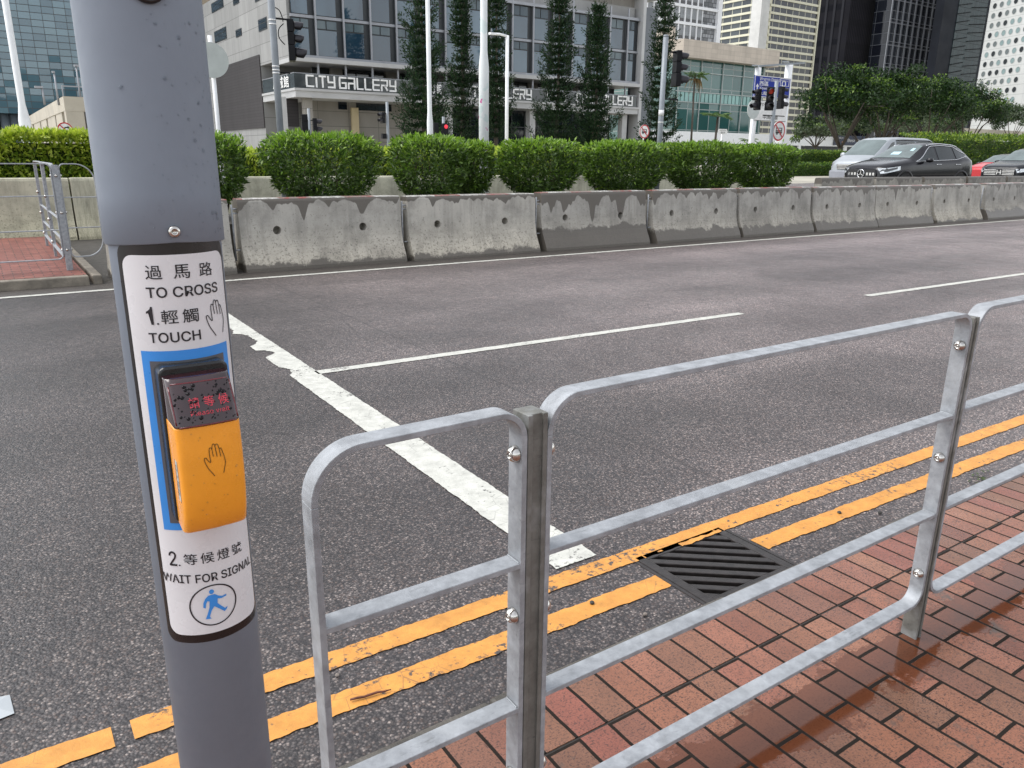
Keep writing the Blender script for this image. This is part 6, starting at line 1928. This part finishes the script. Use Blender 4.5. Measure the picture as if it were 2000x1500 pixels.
def bt(px, Y, top, rpx, rz, seed, label, **k):
    c = onY(px, top, Y); s = float(np.linalg.norm(c-[0, 0, CAM_H]))/F_PX*.86
    return broad(c[0], Y, c[2]-.45, rpx*s, rz, seed, label, **k)
bt(1662, 40, 122, 92, 2.7, 41, 'spreading dark tree with a forked trunk, left end of the tree group', nclump=95, fork=.24)
bt(1745, 42, 116, 78, 3.1, 42, 'tallest bushy tree behind the van roof', nclump=95, fork=.27)
bt(1835, 43, 142, 88, 2.8, 43, 'wide dark tree right of the van roof', nclump=95, fork=.26)
bt(1905, 44, 168, 66, 2.4, 44, 'smaller tree with a thin leaning trunk, right end of the tree group', nclump=70, fork=.24, trunk=.12)
bt(1988, 92, 200, 34, 3.2, 45, 'grey-green far tree at the right edge above the flyover', mats=[M_farleaf, M_tleaf], nclump=34, nleaf=120, ls=.5, group='hazy trees farther back')
for i, (px, Y, top, r, lab) in enumerate(((1600, 84, 226, 46, 'pale far tree just right of the white sign post'), (1690, 86, 218, 52, 'pale far tree seen under the first dark crown'), (1775, 88, 214, 56, 'pale far tree seen between the dark trunks'), (1850, 86, 226, 44, 'pale far tree above the right-hand hedge'))):
    bt(px, Y, top, r, 2.2, 50+i, lab, mats=[M_farleaf, M_tleafy], nclump=40, nleaf=110, ls=.45, group='hazy trees farther back')
# hedges behind the cars
HB = 33.5
def hx(px, py, Y): return float(onY(px, py, Y)[0])
def hz_(px, py, Y): return float(onY(px, py, Y)[2])
hedge(hx(1535, 300, 37), hx(1668, 300, 37), 37, 39, .45, hz_(1600, 296, 37), 6500, 61, 'upper tier of the dark clipped hedge left of the grey van', [M_dleaf, M_hleaf], .25, .13, name='hedge')
hedge(hx(1535, 300, 35), hx(1660, 300, 35), 35, 36, .45, hz_(1600, 320, 35), 4500, 62, 'low front tier of the dark clipped hedge left of the grey van', [M_dleaf, M_hleaf], .12, .11, name='hedge')
hedge(hx(1800, 300, 30), hx(2080, 300, 30), 30, 32, .45, hz_(1830, 268, 30), 12000, 63, 'tall leafy hedge behind the red and black cars', [M_dleaf, M_hleaf], .38, .17, zend=hz_(1990, 266, 30), name='hedge', top_amp=.3)
# ------------------------------------------------------------------ cars on the far carriageway
def carpaint(name, col, rough=.22, metal=.2):
    t = NT(name); c = t.coord('Object')
    n = t.ramp(t.noise(c, 3, 5), [(.3, .92), (.7, 1.05)])
    return t.out(t.mix(1.0, col, n, 'MULTIPLY'), rough, metal, .35, .12)
M_cglass = plain('car_glass', (.020, .026, .028), .04, var=.3, scale=2, kind='Object')
M_cscreen = plain('windscreen_glass', (.12, .15, .15), .05, var=.25, scale=1.5, kind='Object')
M_chrome = plain('chrome', (.62, .63, .65), .12, .95, var=.1)
M_trim = plain('black_trim', (.014, .014, .016), .4)
M_tyre = plain('tyre', (.016, .016, .016), .8)
M_lampc = plain('headlamp_clear', (.55, .58, .60), .10, .35, var=.3, scale=14)
M_lampd = plain('headlamp_dark', (.06, .065, .07), .12)
M_tail = plain('tail_lamp_red', (.35, .02, .02), .2)
def car(name, label, front, bearing, zc, zb, wb, wt, L, paint, side_glass, screen, wheels, mats2=None, grille=None, S=1.0, group='cars queueing beyond the barriers'):
    Z0 = .456
    d = np.array([math.sin(bearing), math.cos(bearing), 0]); n = np.array([-d[1], d[0], 0])     # rearwards, to the far side
    F = np.array([front[0], front[1], Z0])
    def T(x, y, z): return F + (d*x + n*y + np.array([0, 0, z]))*S
    I = lambda tab, x: float(np.interp(x, [a for a, b in tab], [b for a, b in tab]))
    def section(x):
        zcx, zbx, w, t_ = I(zc, x), I(zb, x), I(wb, x), I(wt, x)
        zt = max(zbx+.004, zcx-.075*min(1, max(.15, (zcx-zbx)/.4)))
        t_ = min(t_, w*.97)
        return [(w*.93, .20), (w*.985, .34), (w, .55), (w*.995, zbx-.12), (w*.975, zbx-.03), (w*.955, zbx), (t_, zt), (t_*.90, zcx-(zcx-zt)*.45), (t_*.62, zcx-(zcx-zt)*.10), (0, zcx)]
    root = empty(name, tuple(F), label, 'car' if 'van' not in name else 'van', group)
    xs = sorted(set([0, .03, .08, .15] + list(np.linspace(.2, L-.2, 46)) + [L-.12, L-.05, L]))
    mb = MB(); rs = []
    for x in xs:
        s = section(x)
        rs.append([T(x, -y, z) for y, z in s] + [T(x, y, z) for y, z in reversed(s[:-1])])
    mb.rings(rs, True, True)
    body = mb.build('body', paint, root)
    def pt_side(x, k, sgn, off=.008):     # k: 0 belt .. 1 roof edge
        s = section(x); a, b = np.array(s[5]), np.array(s[6]); p = a+(b-a)*k
        e = b-a; nn = np.array([e[1], -e[0]]); nn = nn/max(np.hypot(*nn), 1e-6)
        if nn[0] < 0: nn = -nn
        p = p+nn*off
        return T(x, p[0]*sgn, p[1])
    def pt_top(x, v, off=.008):           # v: -1..1 across the top
        s = section(x); ys = [q[0] for q in s[6:]][::-1]; zs = [q[1] for q in s[6:]][::-1]
        y = abs(v)*s[6][0]; return T(x, v*s[6][0], float(np.interp(y, ys, zs))+off)
    # side windows: lists of (x, k) outlines filled as strips
    for (xa, xb, k0f, k1f) in side_glass:
        for sgn in (-1, 1):
            xs2 = np.linspace(xa, xb, 12); mb = MB()
            lo = [pt_side(x, k0f(x), sgn) for x in xs2]; hi = [pt_side(x, k1f(x), sgn) for x in xs2]
            mb.add(lo+hi, [(i, i+1, 12+i+1, 12+i) for i in range(11)], 0, True)
            w = mb.build('side_window', M_cglass, root, recalc=False)
    xa, xb, vv = screen
    mb = MB(); vs = np.linspace(-vv, vv, 13); xs2 = np.linspace(xa, xb, 9)
    for x in xs2: mb.v += [tuple(pt_top(x, v*(1-.04*(x-xa)/(xb-xa)))) for v in vs]
    for i in range(8):
        for j in range(12): mb.f.append((i*13+j, i*13+j+1, (i+1)*13+j+1, (i+1)*13+j)); mb.m.append(0); mb.sm.append(True)
    mb.build('windscreen', M_cscreen, root, recalc=False)
    for wx_, r in wheels:
        for sgn in (-1, 1):
            w = I(wb, wx_)
            mb = MB(); a = T(wx_, sgn*(w-.20), r); b = T(wx_, sgn*(w+.012), r); mb.cyl(a, b, r, None, 28); tw = mb.build('wheel', M_tyre, root)
            mb = MB(); mb.cyl(T(wx_, sgn*(w+.0125), r), T(wx_, sgn*(w+.02), r), r*.66, r*.6, 20); mb.build('rim', M_chrome, tw)
            mb = MB(); ri_, ro_ = r*1.06, r*1.22
            ring = [[T(wx_+q*math.cos(t), sgn*(w*o), r+q*math.sin(t)) for t in np.linspace(0, math.pi, 15)] for q, o in ((ri_, .99), (ri_, 1.015), (ro_, 1.015), (ro_, .99))]
            mb.rings(ring, closed=False, caps=False); mb.build('wheel_arch', M_trim, root)
    return root, T, section, pt_side, pt_top, I
def lamp_patch(T, sec, xa, xb, z0a, z1a, z0b, z1b, sgn, name, mat, root, off=.012, n=8):
    """patch on the flank/front corner between two stations"""
    mb = MB(); lo, hi = [], []
    for i in range(n):
        t = i/(n-1); x = xa+(xb-xa)*t
        s = sec(x); ys = [q[0] for q in s[:7]]; zs = [q[1] for q in s[:7]]
        for arr, z in ((lo, z0a+(z0b-z0a)*t), (hi, z1a+(z1b-z1a)*t)):
            arr.append(T(x-off*.6, sgn*(float(np.interp(z, zs, ys))+off), z))
    mb.add(lo+hi, [(i, i+1, n+i+1, n+i) for i in range(n-1)], 0, True)
    return mb.build(name, mat, root, recalc=False)
# black hatchback
P_blk = carpaint('black_car_paint', (.010, .010, .013), .16, .1)
g1, T, sec, ps, pt, I = car('black_hatchback', 'shiny black hatchback with round star emblem, in front of the silver van', (25.45, 16.05), R_(97.5),
    [(0, .74), (.06, .86), (.25, .93), (.7, 1.02), (1.18, 1.09), (1.95, 1.52), (2.25, 1.585), (2.7, 1.61), (3.3, 1.58), (3.75, 1.50), (4.1, 1.33), (4.3, 1.08), (4.4, .80)],
    [(0, .66), (.1, .80), (.5, .92), (1.2, 1.0), (2.0, 1.02), (3.2, 1.06), (3.9, 1.13), (4.15, 1.05), (4.4, .72)],
    [(0, .58), (.05, .70), (.15, .80), (.4, .88), (1, .915), (3.5, .915), (4.1, .86), (4.3, .78), (4.4, .70)],
    [(0, .50), (.5, .66), (1.15, .74), (2.0, .60), (3.3, .59), (3.9, .56), (4.4, .52)], 4.4, P_blk,
    [(1.42, 2.32, lambda x: .06, lambda x: min(.90, .06+(x-1.38)*1.05)), (2.42, 3.22, lambda x: .06, lambda x: .90), (3.28, 3.82, lambda x: .08+max(0, x-3.3)*.35, lambda x: .90-max(0, x-3.35)*.85)],
    (1.24, 1.98, .93), [(.86, .34), (3.56, .34)], S=1.09)
for sgn in (-1, 1):
    lamp_patch(T, sec, .035, .62, .64, .80, .76, .87, sgn, 'headlight', M_lampc, g1)
    lamp_patch(T, sec, .09, .5, .69, .77, .79, .845, sgn, 'headlight_insert', M_lampd, g1, .016)
    mb = MB(); c = T(1.72, sgn*1.0, 1.06); a = T(1.62, sgn*.90, 1.04)
    rs = [[np.array(T(1.72+.10*math.cos(t)*q, sgn*(.92+o), 1.06+.075*math.sin(t)*q)) for t in np.linspace(0, 2*math.pi, 12, endpoint=False)] for q, o in ((.3, 0), (.9, .05), (1, .14), (.75, .21), (.2, .23))]
    mb.rings(rs); mb.build('wing_mirror', P_blk, g1)
    mb = MB()
    pts = [ps(x, min(.94, .10+(x-1.36)*1.06), sgn, .012) for x in np.linspace(1.36, 2.15, 10)] + [ps(x, .945-max(0, x-3.3)*.87, sgn, .012) for x in np.linspace(2.25, 3.85, 16)]
    mb.tube(pts, .014, 6); mb.tube([ps(x, .03+max(0, x-3.3)*.34, sgn, .012) for x in np.linspace(1.3, 3.86, 16)], .012, 6); mb.build('window_trim', M_chrome, g1)
    for hx2 in (2.25, 3.2):
        mb = MB(); mb.tube([T(hx2, sgn*.925, .93), T(hx2+.06, sgn*.945, .935), T(hx2+.20, sgn*.945, .935), T(hx2+.25, sgn*.925, .93)], .013, 6); mb.build('door_handle', M_chrome, g1)
    mb = MB(); mb.tube([pt(x, sgn*.97, .02) for x in np.linspace(2.05, 3.6, 14)], .018, 6); mb.build('roof_rail', M_chrome, g1)
mb = MB(); mb.prism([(-.50, .50), (.50, .50), (.56, .62), (.50, .76), (-.50, .76), (-.56, .62)], 'x', 0, 1); mb.v = [tuple(T(-.035+.04*x, y, z)) for x, y, z in mb.v]; gri = mb.build('grille', M_trim, g1)
mb = MB(); mb.v, mb.f = [], []
def on_front(mb_, quads, x=-.045):
    for q in quads: mb_.add([T(x, y, z) for y, z in q], [tuple(range(len(q)))])
mb = MB(); st_ = []
for y in np.arange(-.46, .47, .115):
    if abs(y) > .14: st_.append([(y-.035, .585), (y+.035, .585), (y+.035, .665), (y-.035, .665)])
on_front(mb, st_); mb.build('grille_studs', M_chrome, gri, recalc=False)
mb = MB(); mb.tube([T(-.055, .125*math.cos(t), .63+.125*math.sin(t)) for t in np.linspace(0, 2*math.pi, 25)], .014, 6)
for a in (90, 210, 330):
    mb.bar(T(-.055, 0, .63), T(-.055, .125*math.cos(R_(a)), .63+.125*math.sin(R_(a))), .022, .022, tuple(d_ for d_ in (T(1, 0, 0)-T(0, 0, 0))))
mb.build('star_emblem', M_chrome, gri)
M_stick = plain('windscreen_sticker', (.42, .60, .66), .3)
mb = MB(); 
for (xa, v0, v1) in ((1.40, -.2, .25), (1.62, -.72, -.55)):
    mb.add([pt(xa, v0, .014), pt(xa, v1, .014), pt(xa+.16, v1, .014), pt(xa+.16, v0, .014)], [(0, 1, 2, 3)])
mb.build('windscreen_stickers', M_stick, g1, recalc=False)
# silver van
P_sil = carpaint('silver_van_paint', (.36, .385, .41), .30, .3)
v1, T, sec, ps, pt, I = car('silver_van', 'tall pale silver van behind the black hatchback', (32.9, 21.6), R_(93),
    [(0, .92), (.05, 1.06), (.2, 1.16), (.62, 1.28), (.78, 1.32), (1.72, 2.02), (2.1, 2.13), (2.8, 2.17), (4.8, 2.16), (5.15, 2.08), (5.28, 1.80), (5.34, .9)],
    [(0, .86), (.1, 1.0), (.5, 1.14), (1.0, 1.24), (5.2, 1.28), (5.34, .85)],
    [(0, .68), (.06, .80), (.2, .88), (.6, .935), (5.1, .935), (5.28, .9), (5.34, .8)],
    [(0, .6), (.6, .80), (.8, .84), (1.8, .80), (5.1, .79), (5.34, .7)], 5.34, P_sil,
    [(1.15, 2.15, lambda x: .05, lambda x: min(.86, .05+(x-1.1)*.95)), (2.3, 3.7, lambda x: .05, lambda x: .86), (3.82, 5.0, lambda x: .05, lambda x: .86)],
    (.82, 1.76, .95), [(1.0, .34), (4.2, .34)])
for sgn in (-1, 1):
    lamp_patch(T, sec, .02, .45, .80, 1.0, .92, 1.12, sgn, 'headlight', M_lampc, v1); lamp_patch(T, sec, .05, .38, .83, .96, .93, 1.07, sgn, 'headlight_insert', M_lampd, v1, .018)
    mb = MB(); rs = [[np.array(T(1.15+.08*math.cos(t)*q, sgn*(.93+o), 1.36+.12*math.sin(t)*q)) for t in np.linspace(0, 2*math.pi, 12, endpoint=False)] for q, o in ((.3, 0), (.9, .06), (1, .16), (.7, .24), (.2, .25))]
    mb.rings(rs); mb.build('wing_mirror', P_sil, v1)
    mb = MB(); mb.tube([ps(x, .93, sgn, .012) for x in np.linspace(2.25, 5.05, 12)], .02, 6); mb.build('window_trim', M_trim, v1)
mb = MB(); mb.prism([(-.42, .72), (.42, .72), (.46, .94), (-.46, .94)], 'x', 0, 1); mb.v = [tuple(T(-.03+.03*x, y, z)) for x, y, z in mb.v]; gv = mb.build('grille', M_trim, v1)
mb = MB()
for z in (.76, .82, .88, .93): on_front(mb, [[(-.42, z-.012), (.42, z-.012), (.42, z+.012), (-.42, z+.012)]], -.04)
mb.build('grille_bars', M_chrome, gv, recalc=False)
mb = MB(); mb.prism([(-.80, .30), (.80, .30), (.82, .66), (-.82, .66)], 'x', 0, 1); mb.v = [tuple(T(-.05+.16*x, y, z)) for x, y, z in mb.v]; mb.build('bumper', carpaint('bumper_grey', (.26, .27, .30), .35, .2), v1, bevel=.04)
# black people carrier at the right edge
P_blk2 = carpaint('dark_car_paint', (.014, .015, .018), .2, .2)
h1, T, sec, ps, pt, I = car('black_people_carrier', 'black people carrier with wide chrome grille cut by the right edge', (35.1, 16.0), R_(94),
    [(0, .82), (.06, .94), (.3, 1.02), (.8, 1.10), (1.15, 1.15), (1.95, 1.60), (2.3, 1.68), (3.4, 1.69), (4.2, 1.58), (4.6, 1.2), (4.75, .8)],
    [(0, .74), (.1, .88), (.5, 1.0), (1.2, 1.06), (4.0, 1.12), (4.75, .8)],
    [(0, .62), (.06, .76), (.2, .86), (.5, .92), (4.2, .92), (4.6, .85), (4.75, .7)],
    [(0, .56), (.5, .72), (1.15, .78), (2.0, .64), (4.0, .62), (4.75, .5)], 4.75, P_blk2,
    [(1.4, 2.4, lambda x: .06, lambda x: min(.9, .06+(x-1.35)*1.0)), (2.5, 3.5, lambda x: .06, lambda x: .9), (3.6, 4.3, lambda x: .06, lambda x: .85)],
    (1.2, 2.0, .94), [(.9, .34), (3.8, .34)])
for sgn in (-1, 1):
    lamp_patch(T, sec, .03, .65, .70, .84, .84, .95, sgn, 'headlight', M_lampc, h1)
    mb = MB(); rs = [[np.array(T(1.65+.10*math.cos(t)*q, sgn*(.93+o), 1.12+.08*math.sin(t)*q)) for t in np.linspace(0, 2*math.pi, 12, endpoint=False)] for q, o in ((.3, 0), (.9, .05), (1, .14), (.7, .21), (.2, .22))]
    mb.rings(rs); mb.build('wing_mirror', P_blk2, h1)
mb = MB(); mb.prism([(-.56, .58), (.56, .58), (.62, .82), (-.62, .82)], 'x', 0, 1); mb.v = [tuple(T(-.03+.03*x, y, z)) for x, y, z in mb.v]; gh = mb.build('grille', M_trim, h1)
mb = MB()
for z in (.62, .68, .74, .80): on_front(mb, [[(-.60, z-.012), (.60, z-.012), (.61, z+.013), (-.61, z+.013)]], -.04)
on_front(mb, [[(-.09, .62), (-.06, .62), (-.05, .80), (-.085, .80)], [(.06, .62), (.09, .62), (.085, .80), (.05, .80)], [(-.06, .695), (.06, .695), (.06, .725), (-.06, .725)]], -.052)
mb.build('grille_bars', M_chrome, gh, recalc=False)
mb = MB(); on_front(mb, [[(-.12, .60), (.12, .60), (.12, .83), (-.12, .83)]], -.0465); mb.build('emblem_plate', M_trim, gh, recalc=False)
# red saloon
P_red = carpaint('red_car_paint', (.50, .035, .042), .22, .1)
r1, T, sec, ps, pt, I = car('red_car', 'red car half hidden behind the black people carrier', (42.9, 20.5), R_(93),
    [(0, .70), (.06, .82), (.3, .90), (.8, 1.0), (1.2, 1.06), (2.0, 1.44), (2.4, 1.50), (3.2, 1.48), (3.9, 1.2), (4.3, 1.08), (4.5, .8)],
    [(0, .62), (.1, .76), (.5, .88), (1.2, .96), (4.0, 1.0), (4.5, .75)],
    [(0, .60), (.06, .74), (.2, .84), (.5, .89), (4.0, .89), (4.5, .7)],
    [(0, .54), (.5, .70), (1.2, .74), (2.0, .60), (3.2, .58), (4.5, .5)], 4.5, P_red,
    [(1.5, 2.4, lambda x: .06, lambda x: min(.9, .06+(x-1.45)*1.0)), (2.5, 3.4, lambda x: .06, lambda x: .88)],
    (1.25, 2.05, .94), [(.9, .33), (3.6, .33)])
for sgn in (-1, 1):
    lamp_patch(T, sec, .03, .55, .62, .74, .74, .84, sgn, 'headlight', M_lampc, r1)
    mb = MB(); rs = [[np.array(T(1.65+.10*math.cos(t)*q, sgn*(.90+o), 1.02+.08*math.sin(t)*q)) for t in np.linspace(0, 2*math.pi, 12, endpoint=False)] for q, o in ((.3, 0), (.9, .05), (1, .14), (.7, .21), (.2, .22))]
    mb.rings(rs); mb.build('wing_mirror', P_blk2, r1)
mb = MB(); rs = []
for x in np.linspace(2.1, 3.3, 8): rs.append([pt(x, v, .012) for v in np.linspace(-.98, .98, 9)])
mb.rings(rs, closed=False, caps=False); mb.build('dark_roof', P_blk2, r1, recalc=False)
